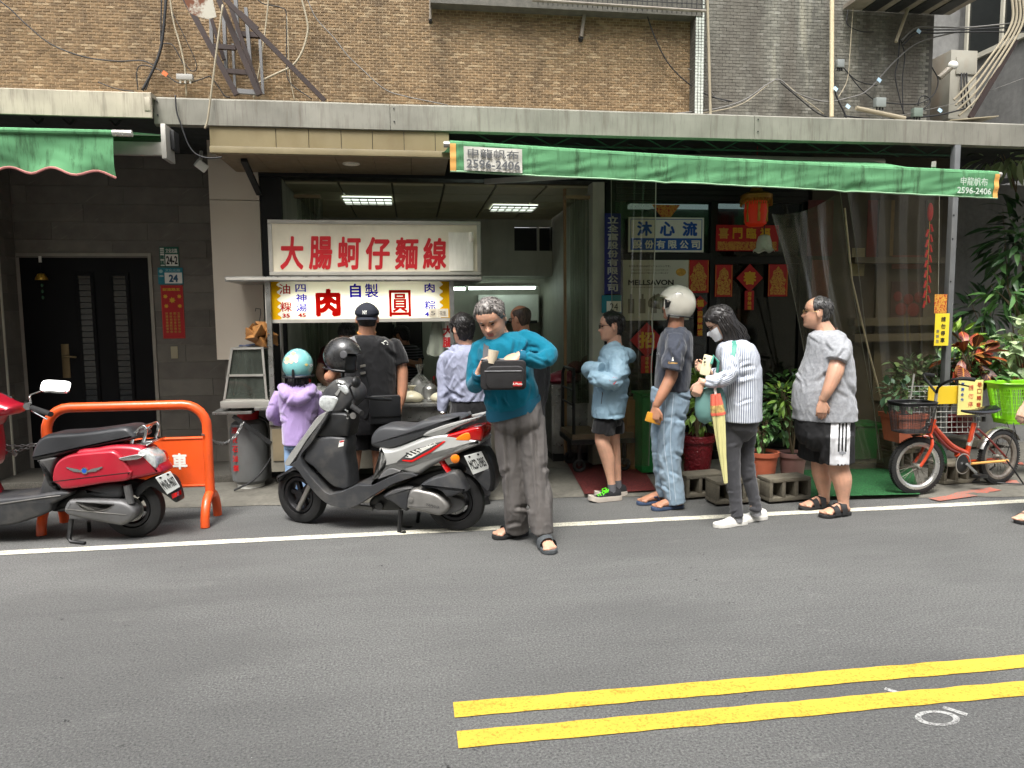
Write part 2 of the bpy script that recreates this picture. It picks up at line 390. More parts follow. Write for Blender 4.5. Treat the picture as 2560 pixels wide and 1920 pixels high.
# upper walls
def m_brick(name,c,grime):
 t=NT(name);p=t.pos();a=t.noise(p,1.1,5,.6);b=t.noise(p,24,3);d=t.noise(t.map(p,(2.2,2.2,.5)),1.6,5,.6);h=t.noise(p,140,3,.7)
 cell=t.noise(t.map(p,(13,1,34)),1,0);zone=t.noise(t.map(p,(1.5,1.5,.16),loc=(4.3,0,0)),1.7,3,.5)
 col=t.mix(t.ramp(b,[(.3,0),(.7,1)]),tuple(x*.8 for x in lin(c)),tuple(x*1.2 for x in lin(c)))
 col=t.mix(t.ramp(cell,[(.3,0),(.7,.55)]),col,tuple(x*.55 for x in lin(c)))
 col=t.mix(t.ramp(h,[(.35,.5),(.55,0)]),col,tuple(x*.5 for x in lin(c)))
 col=t.mix(t.math('MULTIPLY',t.ramp(d,[(.48,0),(.72,1)]),grime),col,tuple(x*.3 for x in lin(c)))
 if grime>.7:
  col=t.mix(t.ramp(zone,[(.44,0),(.56,.65)]),col,lin((84,78,69)));col=t.mix(t.ramp(zone,[(.32,.6),(.44,0)]),col,lin((196,190,166)))
 t.col(col);t.rough(.8);t.bump(h,.5,.003);return t.mat
MBR=[m_brick('tan_brick_a',(138,113,80),.6),m_brick('tan_brick_b',(120,97,67),.6),m_brick('tan_brick_c',(158,136,104),.5)]
M_MORT=m_brick('pale_mortar',(184,163,130),.5)
WY=7.0
XBR=PY(1737,120,WY).x
bb=empty('brick_building',(-1,WY,3.3),'tan brick upper storey above the metal canopy','building')
MB().box(-12,XBR,WY,WY+.3,3.24,7.0).build('wall',M_MORT,bb)
def brick_field(parent,x0,x1,z0,z1,Y,pw,ph,gap,dep,mats,near,name='brick',skip=None,wts=(5,4,1)):
 ms=[]
 for m_ in mats:
  b=MB();b.box(-pw/2+gap/2,pw/2-gap/2,-dep,.004,-ph/2+gap/2,ph/2-gap/2);ms.append(b.mesh(name,m_,flat=True))
 cells=[];nz=int((z1-z0)/ph)
 for j in range(nz):
  z=z0+ph*(j+.5);off=(j%2)*.5
  for i in range(int((x1-x0)/pw+1)):
   x=x0+pw*(i+off)
   if x<x0+pw*.45 or x>x1-pw*.45 or(skip and skip(x,z)):continue
   cells.append((x,z,rnd.choices(range(len(mats)),wts)[0],rnd.uniform(-.0015,.0015),rnd.uniform(-.012,.012)))
 cells.sort(key=lambda c:(c[0]-near[0])**2+(c[1]-near[1])**2)
 for x,z,k,d,ro in cells[:300]:inst(name,ms[k],parent,(x,Y+d,z),(0,ro,0))
 b=MB()
 for x,z,k,d,ro in cells[300:]:
  b.box(x-pw/2+gap/2,x+pw/2-gap/2,Y-dep+d,Y+.004,z-ph/2+gap/2,z+ph/2-gap/2,k)
 if b.v:tag(b.build(name+'_field',mats,parent,flat=True,fixn=False),kind='stuff')
brick_field(bb,-4.6,XBR,3.42,4.85,WY,.066,.0255,.0068,.0045,MBR,(.3,3.6))
M_GTILE=m_brick('grey_mosaic',(96,93,84),.5);M_DARK=mat('dark_metal',(26,27,27),.6);M_GROUT_D=mat('dark_grout',(40,40,38),.9)
zt=PY(1500,30,WY-.12).z
zt0=PY(1060,0,WY-.12).z;MB().box(PY(1075,0,WY).x,XBR+.02,WY-.14,WY-.002,zt,zt+1.2).build('lintel',M_GTILE,bb)
xc0,xc1=PY(1737,120,WY-.12).x,PY(1759,120,WY-.12).x
MB().box(xc0,xc1,WY-.13,WY+.1,3.2,6.0).build('corner_pier',M_GROUT_D,bb)
mo=MB()
for i in range(3):
 for j in range(64):
  w=(xc1-xc0)/3;x=xc0+w*i;z=3.3+j*.0285
  mo.box(x+.003,x+w-.003,WY-.134,WY-.129,z,z+.024)
tag(mo.build('mosaic_tile',mat('white_mosaic',(186,190,180),.5,var=.3,vs=30),bb,flat=True),kind='stuff')
mo=MB()
for j in range(50):
 z=3.3+j*.028;mo.box(xc0-.004,xc0,WY-.125,WY-.066,z,z+.023);mo.box(xc0-.004,xc0,WY-.06,WY-.004,z,z+.023)
tag(mo.build('reveal_tile',M_GTILE,bb,flat=True),kind='stuff')
M_RUST=mat('rusty_steel',(96,80,68),.75,var=.3,vs=18,stain=((94,52,30),.7,9,(1,1,1)),bump=.3)
M_PIPEG=mat('grey_pipe',(128,120,108),.6,var=.2,stain=((80,60,44),.5,14,(1,1,.3)))
gr=empty('window_grille',PY(1560,0,6.7),'grey steel window grille cut off at the top of the picture','grille')
b=MB();b.tube([PY(1330,0,6.72),PY(1765,28,6.72)],.014,8);b.build('rail',M_PIPEG,gr)
for i in range(34):
 x=1345+i*12.4;p=PY(x,2+(x-1330)*.064,6.74);MB().box(p.x-.003,p.x+.003,6.735,6.741,p.z-.03,p.z+.5).build('bar',M_DARK,gr)
for k in range(3):
 p=PY(1500,10-k*12,6.745);MB().box(XY(1345,6.74),XY(1750,6.74),6.742,6.748,p.z,p.z+.006).build('crossbar',M_DARK,gr)
for(x0,y0,x1,y1,r,lab)in((1472,-40,1453,92,.018,'slanting grey drain pipe ending halfway down the brick wall'),(1076,-30,1076,48,.012,'short grey pipe stub with clamp high on the brick wall')):
 p,q=PY(x0,y0,WY-.05),PY(x1,y1,WY-.03)
 e=empty('drain_pipe',q,lab,'pipe');MB().tube([p,q],r,10).build('pipe',M_PIPEG,e);MB().tube([q,q+Vector((0,.05,-.03))],r*1.3,10).build('clamp',M_DARK,e)
MG=[m_brick('grey_brick_a',(126,124,113),.85),m_brick('grey_brick_b',(112,110,100),.85),m_brick('grey_brick_c',(140,138,128),.8)]
gy=WY+.02
xg1=PY(2331,150,gy).x
gb=empty('tiled_building',(3.5,gy,3.3),'grey mosaic tiled upper storey with dark rain streaks','building')
MB().box(xc1-.02,xg1,gy,gy+1.6,3.24,7.0).build('wall',mat('grey_tile_grout',(92,90,83),.9,var=.3,stain=((36,34,31),.9,1.6,(3.5,3.5,.35))),gb)
brick_field(gb,xc1+.005,xg1-.01,3.42,4.9,gy,.072,.031,.004,.004,MG,(3.4,3.65),'tile')
xr=PY(2388,300,8.6).x
rb=empty('concrete_building',(xr+1,8.6,0),'bare grey concrete building with window beyond the alley','building')
MB().box(xg1-2.5,xr+3,8.6,8.9,0,7).build('back_wall',M_WALLC,rb)
MB().box(xr,xr+.3,6.6,8.6,3.15,7).build('side_wall',M_WALLC,rb)
M_ALU=mat('aluminium',(176,174,166),.45,.6,var=.1);M_CREAMF=mat('cream_window_frame',(190,186,170),.5)
M_GLASSD=mat('dark_window_glass',(22,28,28),.12,var=.3,vs=2,spec=.6)
zb0=PX(2450,133,xr-.01).z
wy0,wy1=7.35,8.42
w=empty('window',(xr,7.9,zb0),None,None);w.parent=rb;w.location=w.location-WL[rb.name];WL[w.name]=Vector((xr,7.9,zb0))
MB().box(xr-.012,xr-.002,wy0,wy1,zb0,zb0+1.3).build('pane',M_GLASSD,w)
fr_=MB();fr_.box(xr-.04,xr-.001,wy0-.05,wy1+.05,zb0-.06,zb0)
for yy in(wy0-.04,7.87,wy1):fr_.box(xr-.035,xr-.0005,yy,yy+.045,zb0,zb0+1.3)
fr_.build('window_frame',M_CREAMF,w)
lw=empty('concrete_wall',(5.6,7.55,0),'stained grey concrete wall behind the climbing plants','wall')
MB().box(PY(2371,600,7.5).x,11,7.5,7.75,0,3.02).build('wall_face',M_WALLC,lw)
# canopies
def m_flash(name,c):
 t=NT(name);p=t.pos();a=t.noise(t.map(p,(9,9,.8)),2.4,6,.65);b=t.noise(p,3,5,.6);f=t.noise(t.map(p,(30,30,2)),3,3)
 col=t.mix(t.ramp(b,[(.3,0),(.7,1)]),tuple(x*.8 for x in lin(c)),tuple(x*1.12 for x in lin(c)))
 col=t.mix(t.ramp(a,[(.52,0),(.75,.75)]),col,lin((92,84,74)));col=t.mix(t.ramp(f,[(.55,0),(.75,.35)]),col,lin((70,66,58)))
 t.col(col);t.b.inputs['Metallic'].default_value=.25;t.rough(t.ramp(b,[(.3,.42),(.7,.62)]));return t.mat
M_FLASH=m_flash('zinc_flashing',(134,132,121));M_FLASH2=m_flash('pale_flashing',(172,164,146))
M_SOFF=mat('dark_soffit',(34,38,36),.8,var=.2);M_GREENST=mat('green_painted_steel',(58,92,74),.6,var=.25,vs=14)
FY=6.1
cn=empty('canopy',(1.9,FY,3.15),'long grey sheet metal canopy edge above the shops','canopy')
seg=[PY(382,250,FY).x,PY(975,280,FY).x,PY(1886,310,FY).x,9.0]
for i in range(3):
 b=MB();x0,x1=seg[i]+.002,seg[i+1]-.002
 prof=[(-.0,3.135),(-.0,3.30),(.018,3.315),(.25,3.325),(.25,3.30),(.03,3.285),(.02,3.12),(.05,3.105),(.05,3.095),(.0,3.105)]
 b.loft([[(x,FY+y+.004*noise.noise((x,2,1)),z+.01*noise.noise((x*.8,0,3)))for y,z in prof]for x in np.linspace(x0,x1,14)])
 o=b.build('fascia_panel',M_FLASH,cn)
 for xx in(x0+.03,):
  for zz in(3.17,3.275):MB().lathe([(.006,0),(.006,.005),(.002,.007)],8,(xx,FY-.004,zz),Matrix.Rotation(R(90),3,'X')).build('rivet',M_DARK,o)
MB().box(seg[0]+.01,8.9,FY+.25,WY-.004,3.295,3.32).build('roof_sheet',M_FLASH,cn)
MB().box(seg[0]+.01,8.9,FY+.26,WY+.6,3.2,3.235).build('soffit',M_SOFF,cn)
TY=6.42
tr=empty('truss',(3,TY,2.9),'green zigzag steel truss in the dark under the canopy','truss')
bot=[(1243,359),(1381,363),(1526,366),(1663,372),(1802,375),(1932,379),(2060,382),(2189,384),(2319,388)]
zb=PY(1663,372,TY).z;xb=[PY(x,y,TY).x for x,y in bot]
MB().bar((xb[0]-.3,TY,zb),(xb[-1]+.3,TY,zb),.014).build('bottom_chord',M_GREENST,tr)
MB().bar((xb[0]-.3,TY,3.2),(xb[-1]+.3,TY,3.2),.02).build('top_chord',M_GREENST,tr)
for i,x in enumerate(xb):
 for k in(-1,1):MB().bar((x,TY,zb),(x+k*.25,TY,3.2),.011).build('web_bar',M_GREENST,tr)
 MB().bar((x-.05,TY+.35,zb+.06),(x-.3,TY+.35,3.22),.010).build('rear_web_bar',M_GREENST,tr)
LY=5.98
lc=empty('canopy',(-3.5,LY,3.15),'short pale metal canopy end in the top left corner','canopy')
xl=PY(377,250,LY).x;zt1,zb1=PY(200,224,LY).z,PY(200,279,LY).z
b=MB();prof=[(0,zb1),(0,zt1-.01),(.015,zt1),(.3,zt1+.01),(.3,zt1-.02),(.03,zt1-.03),(.03,zb1-.03),(.0,zb1-.03)]
b.loft([[(x,LY+y,z+.006*noise.noise((x,0,3)))for y,z in prof]for x in np.linspace(-9,xl,14)]);b.build('fascia_panel',M_FLASH2,lc)
MB().box(-9,xl-.01,LY+.31,WY-.003,zt1-.03,zt1).build('roof_sheet',M_FLASH2,lc)
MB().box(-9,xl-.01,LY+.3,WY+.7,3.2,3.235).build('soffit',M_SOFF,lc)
MB().box(xl-.05,xl-.005,LY-.006,LY+.006,zb1+.02,zt1-.04).build('end_plate',M_FLASH2,lc,bevel=.002)
for x,y in((95,310),(175,312),(290,314)):
 for k in(-1,1):
  p=PY(x,y,6.4);MB().bar((p.x,6.4,p.z),(p.x+k*.17,6.4,p.z+.17),.016).build('brace',M_DARK,lc)
# left house: tiled wall, door
DY=7.6
M_DTILE=[]
for i,c in enumerate(((102,98,91),(95,91,84),(110,106,98))):
 t=NT('slate_tile_%s'%'abc'[i]);p=t.map(t.pos(),(1,1,1),(0,R(32),0));v=t.noise(t.map(p,(.9,1,7)),3.1+i,6,.65,.4);s2=t.noise(p,8,4)
 col=t.mix(t.ramp(s2,[(.3,0),(.7,1)]),tuple(x*.85 for x in lin(c)),tuple(x*1.15 for x in lin(c)));col=t.mix(t.ramp(v,[(.62,0),(.72,.3)]),col,lin((168,160,150)))
 t.col(col);t.rough(.55);M_DTILE.append(t.mat)
hs_=empty('tiled_house',(-2.8,DY,.1),'house front of dark slate tiles with a black steel door','house')
XT0,XT1=PY(38,620,DY).x,PY(560,640,DY).x
dx0,dx1=PY(48,660,DY).x,PY(371,640,DY).x;dz1=PY(200,640,DY).z
MB().box(-9,XT1,DY+.012,DY+.3,0,3.3).build('wall',mat('tile_grout',(146,140,130),.9),hs_)
RH,TW,G=.1735,.885,.003
for j in range(18):
 z0,z1=.1+RH*j,.1+RH*(j+1);x=XT0-TW*(0,.62,.28,.85)[j%4]
 while x<XT1:
  for a_,b_ in([(x,x+TW)]):
   a2,b2=max(a_,XT0),min(b_,XT1)
   segs=[(a2,b2)]
   if z1<=dz1+.02:
    segs=[(a2,min(b2,dx0-.03)),(max(a2,dx1+.03),b2)]
   for s0,s1 in segs:
    if s1-s0>.02:MB().box(s0+G/2,s1-G/2,DY+rnd.uniform(-.001,.001),DY+.02,z0+G/2,min(z1,3.2)-G/2).build('tile',rnd.choice(M_DTILE),hs_,flat=True)
  x+=TW
for j in range(18):
 z0=.1+RH*j
 for y0,y1 in((7.59,7.2),(7.2,6.75))if j%2 else((7.59,7.42),(7.42,6.9)):
  MB().box(XT0-.02,XT0-.002,y0-G/2,y1+G/2,z0+G/2,z0+RH-G/2).build('tile',rnd.choice(M_DTILE),hs_,flat=True)
MB().box(XT0-.4,XT0-.02,6.9,7.6,0,3.2).build('pier',M_WALLC,hs_)
MB().box(XT0-.001,XT0+.012,7.28,7.30,.1,2.75).build('trim_strip',M_CREAMF,hs_)
M_DOOR=mat('black_steel_door',(8,9,12),.5,0,var=.15,vs=1.5,spec=.2);M_DFR=mat('door_frame_steel',(150,146,136),.45,.5)
dr=MB();dr.box(dx0,dx1,DY+.004,DY+.1,.1,dz1);d_=dr.build('door',M_DOOR,hs_)
MB().box(dx1-.004,dx1+.028,DY-.012,DY+.03,.1,dz1+.028).build('door_jamb',M_DFR,hs_)
MB().box(dx0-.028,dx1-.006,DY-.011,DY+.03,dz1,dz1+.028).build('door_head',M_DFR,hs_)
M_DGL=mat('door_glass',(34,36,36),.06,var=.3,vs=3,spec=.8)
for xa,xb_ in((196,226),(282,314)):
 x0,x1=PY(xa,700,DY).x,PY(xb_,700,DY).x;z1,z0=PY(xa,690,DY).z,PY(xa,1010,DY).z
 p_=MB();p_.box(x0,x1,DY-.002,DY+.003,z0,z1);p_.build('pane',M_DGL,d_)
 f_=MB()
 for s0,s1,t0,t1 in((x0-.03,x0,z0-.03,z1+.03),(x1,x1+.03,z0-.03,z1+.03),(x0,x1,z1,z1+.03),(x0,x1,z0-.03,z0)):f_.box(s0,s1,DY-.012,DY+.0035,t0,t1)
 for k in range(22):
  z=z0+(z1-z0)*(k+.5)/22;f_.box(x0,x1,DY-.007,DY-.0025,z-.004,z+.004)
 f_.build('pane_frame',M_DOOR,d_,bevel=.003)
hx,hz0,hz1=PY(163,880,DY).x,PY(163,945,DY).z,PY(163,860,DY).z
b=MB();b.box(hx-.035,hx+.035,DY-.002,DY+.03,hz0,hz1);b.tube([(hx,DY,hz1-.12),(hx,DY-.05,hz1-.12),(hx+.12,DY-.05,hz1-.13)],.01,8);b.build('handle',mat('brass_dull',(120,104,76),.4,.7),d_,bevel=.004)
p=PY(104,700,DY-.03);or_=empty('wind_bell',p,'small gold dotted bell ornament hung on the black door','ornament')
MB().lathe([(.001,.07),(.03,.06),(.052,.02),(.056,0),(.05,0)],16,p).build('dome',mat('gold_dots',(190,150,60),.35,.6,var=.5,vs=60),or_)
MB().box(p.x-.012,p.x+.012,p.y-.005,p.y+.005,p.z+.17,p.z+.23).build('tag',mat('white_plastic',(226,226,220),.4),or_)
MB().tube([p+Vector((0,0,.17)),p+Vector((0,0,.06))],.0015,5).build('string',M_DARK,or_)
for k in range(3):MB().ell(p+Vector((0,0,-.05-k*.06)),(.014,.014,.02)).build('bead',mat('green_glass_bead',(40,80,58),.2),or_)
t=NT('granite');p=t.pos();n=t.noise(p,120,3,.8);n2=t.noise(p,2,4)
c_=t.mix(t.ramp(n,[(.35,0),(.65,1)]),lin((62,60,54)),lin((120,116,106)));t.col(t.mix(t.math('MULTIPLY',n2,.6),c_,lin((50,47,42))));t.rough(.6);M_GRAN=t.mat
MB().box(-9,-1.62,6.92,7.62,.0,.1).build('doorstep',M_GRAN,hs_,bevel=.006)
def plate(name,px0,py0,px1,py1,Y,m_,label,cat,th=.006,group=None):
 a,c=PY(px0,py0,Y),PY(px1,py1,Y)
 e=empty(name,((a.x+c.x)/2,Y,c.z),label,cat,group=group);MB().box(a.x,c.x,Y-th,Y,c.z,a.z).build('board',m_,e,bevel=.0015,seg=1)
 return e,a.x,c.x,c.z,a.z
def letters(e,body,cx,cz,h,Y,m_,name='lettering',bold=.0,w=None,ext=.0012,shear=0,tilt=0):
 tb=text_mb(body,h,ext,bold*h,shear)
 a=np.array(tb.v);hh=a[:,1].max()-a[:,1].min();ww=a[:,0].max()-a[:,0].min()
 k=h/hh;kx=(w/ww)if w else k
 tb.v=[(p[0]*kx,p[1]*k,p[2])for p in tb.v]
 M_=facing((cx,Y-ext,cz),(math.cos(tilt),0,math.sin(tilt)),(-math.sin(tilt),0,math.cos(tilt)))
 tb.xf(M_);return tb.build(name,m_,e,flat=True,fixn=False)
def vtext(e,body,cx,z1,z0,Y,m_,h=None,bold=.03,w=None):
 n=len(body);st=(z1-z0)/n
 for i,chh in enumerate(body):letters(e,chh,cx,z1-st*(i+.5),(h or st*.86),Y,m_,bold=bold,w=w)
M_PGRN=mat('plate_green',(22,92,74),.4,var=.05);M_PBLU=mat('plate_teal',(20,120,136),.4,var=.05);M_WHITE=mat('sign_white',(226,226,218),.45,var=.05);M_BLACK=mat('sign_black',(16,18,18),.5)
M_RED=mat('festive_red',(176,20,24),.55,var=.12);M_GOLD=mat('gold_ink',(214,168,50),.4,.35,var=.15);M_DBLUE=mat('plate_dark_blue',(12,72,108),.4)
Yp=DY-.004
e,x0,x1,z0,z1=plate('number_plate',398,617,449,667,Yp,M_PGRN,'green house number plate reading 24-2 above the teal plate','sign')
w_=x1-x0;h_=z1-z0
MB().box(x0+w_*.3,x1-.008,Yp-.0085,Yp-.0062,z0+.008,z0+h_*.62).build('panel',M_WHITE,e);MB().box(x0+.008,x0+w_*.24,Yp-.0085,Yp-.0062,z0+.008,z1-.012).build('side_panel',M_WHITE,e)
letters(e,'24-2',x0+w_*.635,z0+h_*.33,h_*.42,Yp-.009,M_BLACK,bold=.03,w=w_*.58);letters(e,'文化北路',x0+w_*.63,z0+h_*.8,h_*.22,Yp-.0065,M_WHITE,bold=.01,w=w_*.6)
vtext(e,'三重區',x0+w_*.14,z1-.02,z0+.012,Yp-.009,M_PGRN,h=h_*.2)
e,x0,x1,z0,z1=plate('number_plate',394,669,459,711,Yp,M_PBLU,'teal house number plate reading 24 above the red poster','sign')
w_=x1-x0;h_=z1-z0
MB().box(x0+w_*.27,x1-.008,Yp-.0085,Yp-.0062,z0+.01,z0+h_*.7).build('panel',M_WHITE,e,bevel=.001)
letters(e,'24',x0+w_*.62,z0+h_*.36,h_*.45,Yp-.009,M_DBLUE,bold=.04,w=w_*.36);letters(e,'文化北路',x0+w_*.6,z0+h_*.84,h_*.16,Yp-.0065,mat('plate_pale',(150,190,190),.5),w=w_*.6)
MB().lathe([(.018,0),(.018,.002)],12,(x0+w_*.13,Yp-.006,z0+h_*.78),Matrix.Rotation(R(90),3,'X')).build('emblem',mat('plate_pale',0),e);letters(e,'三重區',x0+w_*.13,z0+h_*.5,h_*.1,Yp-.0065,M_WHITE,w=w_*.2)
e,x0,x1,z0,z1=plate('festive_poster',401,713,464,846,Yp,M_RED,'tall red gold-lettered fortune poster beside the black door','poster',.003)
w_=x1-x0;h_=z1-z0
letters(e,'財進路五',(x0+x1)/2-.004,z1-h_*.08,h_*.055,Yp-.0035,M_GOLD,bold=.03,w=w_*.78)
M_GOLD2=mat('gold_ink_dull',(190,146,60),.5)
for i,(s,k)in enumerate(((.22,'好運常常跟著你'),(.4,'善財招寶旺旺你'),(.58,'開心如意永隨你'),(.76,'五路財神保佑你'))):vtext(e,k,x0+w_*s,z0+h_*.5,z0+h_*.1,Yp-.0035,M_GOLD2,h=h_*.045,bold=.02)
M_CORAL=mat('poster_coral',(205,110,88),.5)
for u,v_,r in((.2,.79,.017),(.82,.79,.017),(.5,.72,.024),(.22,.61,.017),(.82,.61,.017)):
 c=(x0+w_*u,Yp-.003,z0+h_*v_);b=MB()
 b.prism([((r*(1+.28*math.cos(7*t)))*math.cos(t),(r*(1+.28*math.cos(7*t)))*math.sin(t))for t in np.linspace(0,2*math.pi,42,endpoint=False)],c,(1,0,0),(0,0,1),(0,-.0012,0));b.build('gold_flower',M_GOLD,e,flat=True)
b=MB()
for s in(0,1):
 xx=x0+.004+s*(w_-.008);b.box(xx-.001,xx+.001,Yp-.0042,Yp-.003,z0+.006,z1-.006)
for zz in(z0+.006,z1-.006):b.box(x0+.004,x1-.004,Yp-.0046,Yp-.003,zz-.001,zz+.001)
b.build('border_line',M_CORAL,e)
e,*_=plate('switch_plate',427,866,446,896,Yp,mat('aged_plastic',(168,160,134),.5),'blank beige switch plate on the dark tiles','switch plate',.008)
# pale panel and black post between house and food shop
PYY=7.0
M_PANEL=mat('taupe_panel',(200,190,174),.42,.1,var=.05,vs=1.2)
pn=empty('wall_panel',(-1.85,PYY,.8),'smooth taupe metal wall panel left of the food stall','panel')
x0,x1=PY(522,640,PYY).x+.03,PY(654,640,PYY).x;zs=PY(560,500,PYY).z;zb_=PY(560,899,PYY).z
MB().box(x0,x1,PYY,PYY+.62,zb_,zs-.003).build('lower_sheet',M_PANEL,pn);MB().box(x0,x1,PYY,PYY+.62,zs+.003,3.24).build('upper_sheet',M_PANEL,pn)
MB().box(x0+.05,x1,PYY+.06,PYY+.55,0,zb_-.002).build('plinth',M_DTILE[0],pn)
bp=empty('shutter_post',(-1.3,PYY,0),'black steel shutter post beside the taupe panel','post')
xp0,xp1=x1+.004,PY(707,640,PYY).x
MB().box(xp0,xp1,PYY+.02,PYY+.1,0,3.0).build('post',mat('black_steel',(12,14,15),.5,.2),bp)
bm_=empty('shutter_box',(0.4,PYY,2.9),'black shutter box spanning above the food shop opening','shutter box')
MB().box(xp0,PY(1520,500,PYY).x,PYY-.02,PYY+.18,PY(1000,446,PYY).z,3.22).build('casing',MATS['black_steel'],bm_)
# cream sign box under the canopy
CY=6.12
M_CREAM=mat('aged_cream_panel',(124,112,80),.5,var=.08,vs=3,stain=((104,88,56),.5,5,(1,1,.6)))
cb=empty('sign_box',(0,CY,2.8),'blank cream panelled sign box under the canopy','sign box')
cx0,cx1=PY(524,340,CY).x,PY(1123,340,CY).x;cz1=3.10;cz0=PY(820,388,CY).z
sm=[PY(x,350,CY).x for x in(524,690,772,853,931,1010,1088,1123)]
for i in range(7):MB().box(sm[i]+.0025,sm[i+1]-.0025,CY,CY+.03,cz0+.055,cz1).build('panel',M_CREAM,cb,flat=True)
MB().box(cx0,cx1,CY+.012,CY+.05,cz0+.05,cz1-.002).build('backing',M_DARK,cb)
MB().box(cx0-.004,cx1+.004,CY-.012,CY+.05,cz0,cz0+.052).build('bottom_trim',mat('cream_trim',(128,117,88),.45),cb,bevel=.004)
M_SOFB=mat('brown_soffit',(120,104,80),.55,var=.1)
for i in range(6):
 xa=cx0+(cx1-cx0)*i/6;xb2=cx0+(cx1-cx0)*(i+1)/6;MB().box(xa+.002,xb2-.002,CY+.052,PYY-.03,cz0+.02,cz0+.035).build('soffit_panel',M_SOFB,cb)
MB().box(cx1-.02,cx1,CY+.051,PYY-.03,cz0+.04,cz1).build('end_panel',M_CREAM,cb)
MB().box(cx0,cx0+.02,CY+.051,PYY-.03,cz0+.04,cz1).build('end_panel',M_CREAM,cb)
p=PZ(878,409,cz0+.019);MB().lathe([(.075,0),(.075,-.006),(.06,-.006),(.055,-.001)],20,p).build('downlight',mat('lamp_glass',(220,214,196),.3),cb)
MB().bar((cx0+.2,CY+.25,cz0),(cx0+.2,PYY-.05,cz0-.18),.05,.03).build('bracket',M_DARK,cb)
# the other side of the narrow street (behind the viewer; it shades and is mirrored in glass)
ob_=empty('facing_buildings',(0,-3.2,0),kind='structure')
for i,(x0,x1,h,c)in enumerate(((-26,-9,8.6,(190,184,172)),(-9,-1.5,9.8,(204,198,184)),(-1.5,6,8.8,(186,180,168)),(6,14,9.6,(198,194,182)),(14,28,8.4,(188,182,170)))):
 m_=mat('facing_wall_%d'%i,c,.8,var=.15,vs=.8);MB().box(x0,x1,-9,-3.2,0,h).build('facing_wall',m_,ob_)
 for fl in range(1,4):
  for k in range(int((x1-x0)/2.2)):
   x=x0+.5+k*2.2;MB().box(x,x+1.3,-3.2,-3.16,fl*3.1+.7,fl*3.1+2.1).build('facing_window',M_GLASSD,ob_)
 MB().box(x0+.1,x1-.1,-3.2,-2.3,3.0,3.1).build('facing_canopy',M_FLASH,ob_)
# food shop interior
M_IWALL=mat('shop_wall_paint',(176,176,162),.6,var=.06,stain=((120,116,100),.4,2.5,(2,2,.5)))
M_ICEIL=mat('ceiling_tile',(176,170,140),.7,var=.06);M_IFLOOR=m_conc('shop_floor',(96,92,82))
M_TBAR=mat('ceiling_bar',(96,90,70),.6)
si=empty('shop_room',(.5,8.5,.03),kind='structure')
IX0,IX1=xp1,PY(1486,600,7.1).x;CZ=2.86
BW=PZ(1100,547,CZ).y
MB().box(IX0-.2,IX1+1.2,7.0,11.5,-.02,.034).build('floor',M_IFLOOR,si)
MB().box(IX0-.16,IX0,7.105,11.4,.034,3.2).build('left_wall',M_IWALL,si)
MB().box(IX1+.05,IX1+.3,7.25,11.4,.034,3.2).build('right_wall',M_IWALL,si)
MB().box(IX0,IX1+.04,7.2,BW,CZ+.02,CZ+.05).build('ceiling_slab',M_TBAR,si)
nx,ny=6,5;tw=(IX1+.04-IX0)/nx;th=(BW-7.2)/ny
lamp_c=[PZ(920,498,CZ),PZ(1283,517,CZ)]
for i in range(nx):
 for j in range(ny):
  x0,y0=IX0+tw*i,7.2+th*j
  MB().box(x0+.012,x0+tw-.012,y0+.012,y0+th-.012,CZ,CZ+.019).build('ceiling_tile',M_ICEIL,si,flat=True)
def m_emit(name,c,s):
 t=NT(name);t.col(lin(c));t.b.inputs['Emission Color'].default_value=(*lin(c),1);t.b.inputs['Emission Strength'].default_value=s;return t.mat
M_LPANEL=m_emit('ceiling_light_panel',(214,226,216),.8)
for c,lab in zip(lamp_c,('lit louvred ceiling light above the sign, nearer the taupe panel','lit louvred ceiling light nearer the strip curtain')):
 e=empty('ceiling_light',c,lab,'light',group='shop ceiling lights')
 MB().box(c.x-.26,c.x+.26,c.y-.2,c.y+.2,CZ-.012,CZ-.004).build('diffuser',M_LPANEL,e)
 b=MB()
 for k in range(7):b.box(c.x-.26+.52*k/6-.004,c.x-.26+.52*k/6+.004,c.y-.2,c.y+.2,CZ-.03,CZ-.014)
 for k in range(3):b.box(c.x-.26,c.x+.26,c.y-.2+.2*k-.004,c.y-.2+.2*k+.004,CZ-.032,CZ-.0145)
 b.build('louvre',M_ALU,e)
zs_=PY(1300,690,BW).z;zv1,zv0=PY(1330,566,BW).z,PY(1330,627,BW).z
vx=[PY(x,600,BW).x for x in(1286,1345,1349,1408)]
b=MB();b.box(IX0,vx[0],BW,BW+.12,zs_,3.2);b.box(vx[3],IX1+.05,BW,BW+.12,zs_,3.2);b.box(vx[0],vx[3],BW,BW+.12,zs_,zv0);b.box(vx[0],vx[3],BW,BW+.12,zv1,3.2);b.box(vx[1],vx[2],BW+.02,BW+.1,zv0,zv1);b.build('back_wall',M_IWALL,si)
MB().box(vx[0],vx[3],BW+.14,BW+.16,zv0,zv1).build('vent_opening',M_BLACK,si)
MB().box(IX0,IX1+.05,BW+.12,BW+.9,zs_,zs_+.1).build('alcove_ceiling',M_IWALL,si)
MB().box(IX0,IX1+.05,BW+.9,BW+1.0,.034,zs_+.1).build('alcove_wall',M_IWALL,si)
xw=PY(1392,760,BW+.4).x
MB().box(xw,xw+.1,BW+.05,BW+.9,.034,zs_-.002).build('alcove_side',M_IWALL,si)
p0,p1=PY(1172,721,BW+.3),PY(1338,719,BW+.3)
e=empty('tube_light',p0,'lit fluorescent tube under the alcove soffit','light');M_TUBE=m_emit('fluorescent_tube',(235,255,244),3.2)
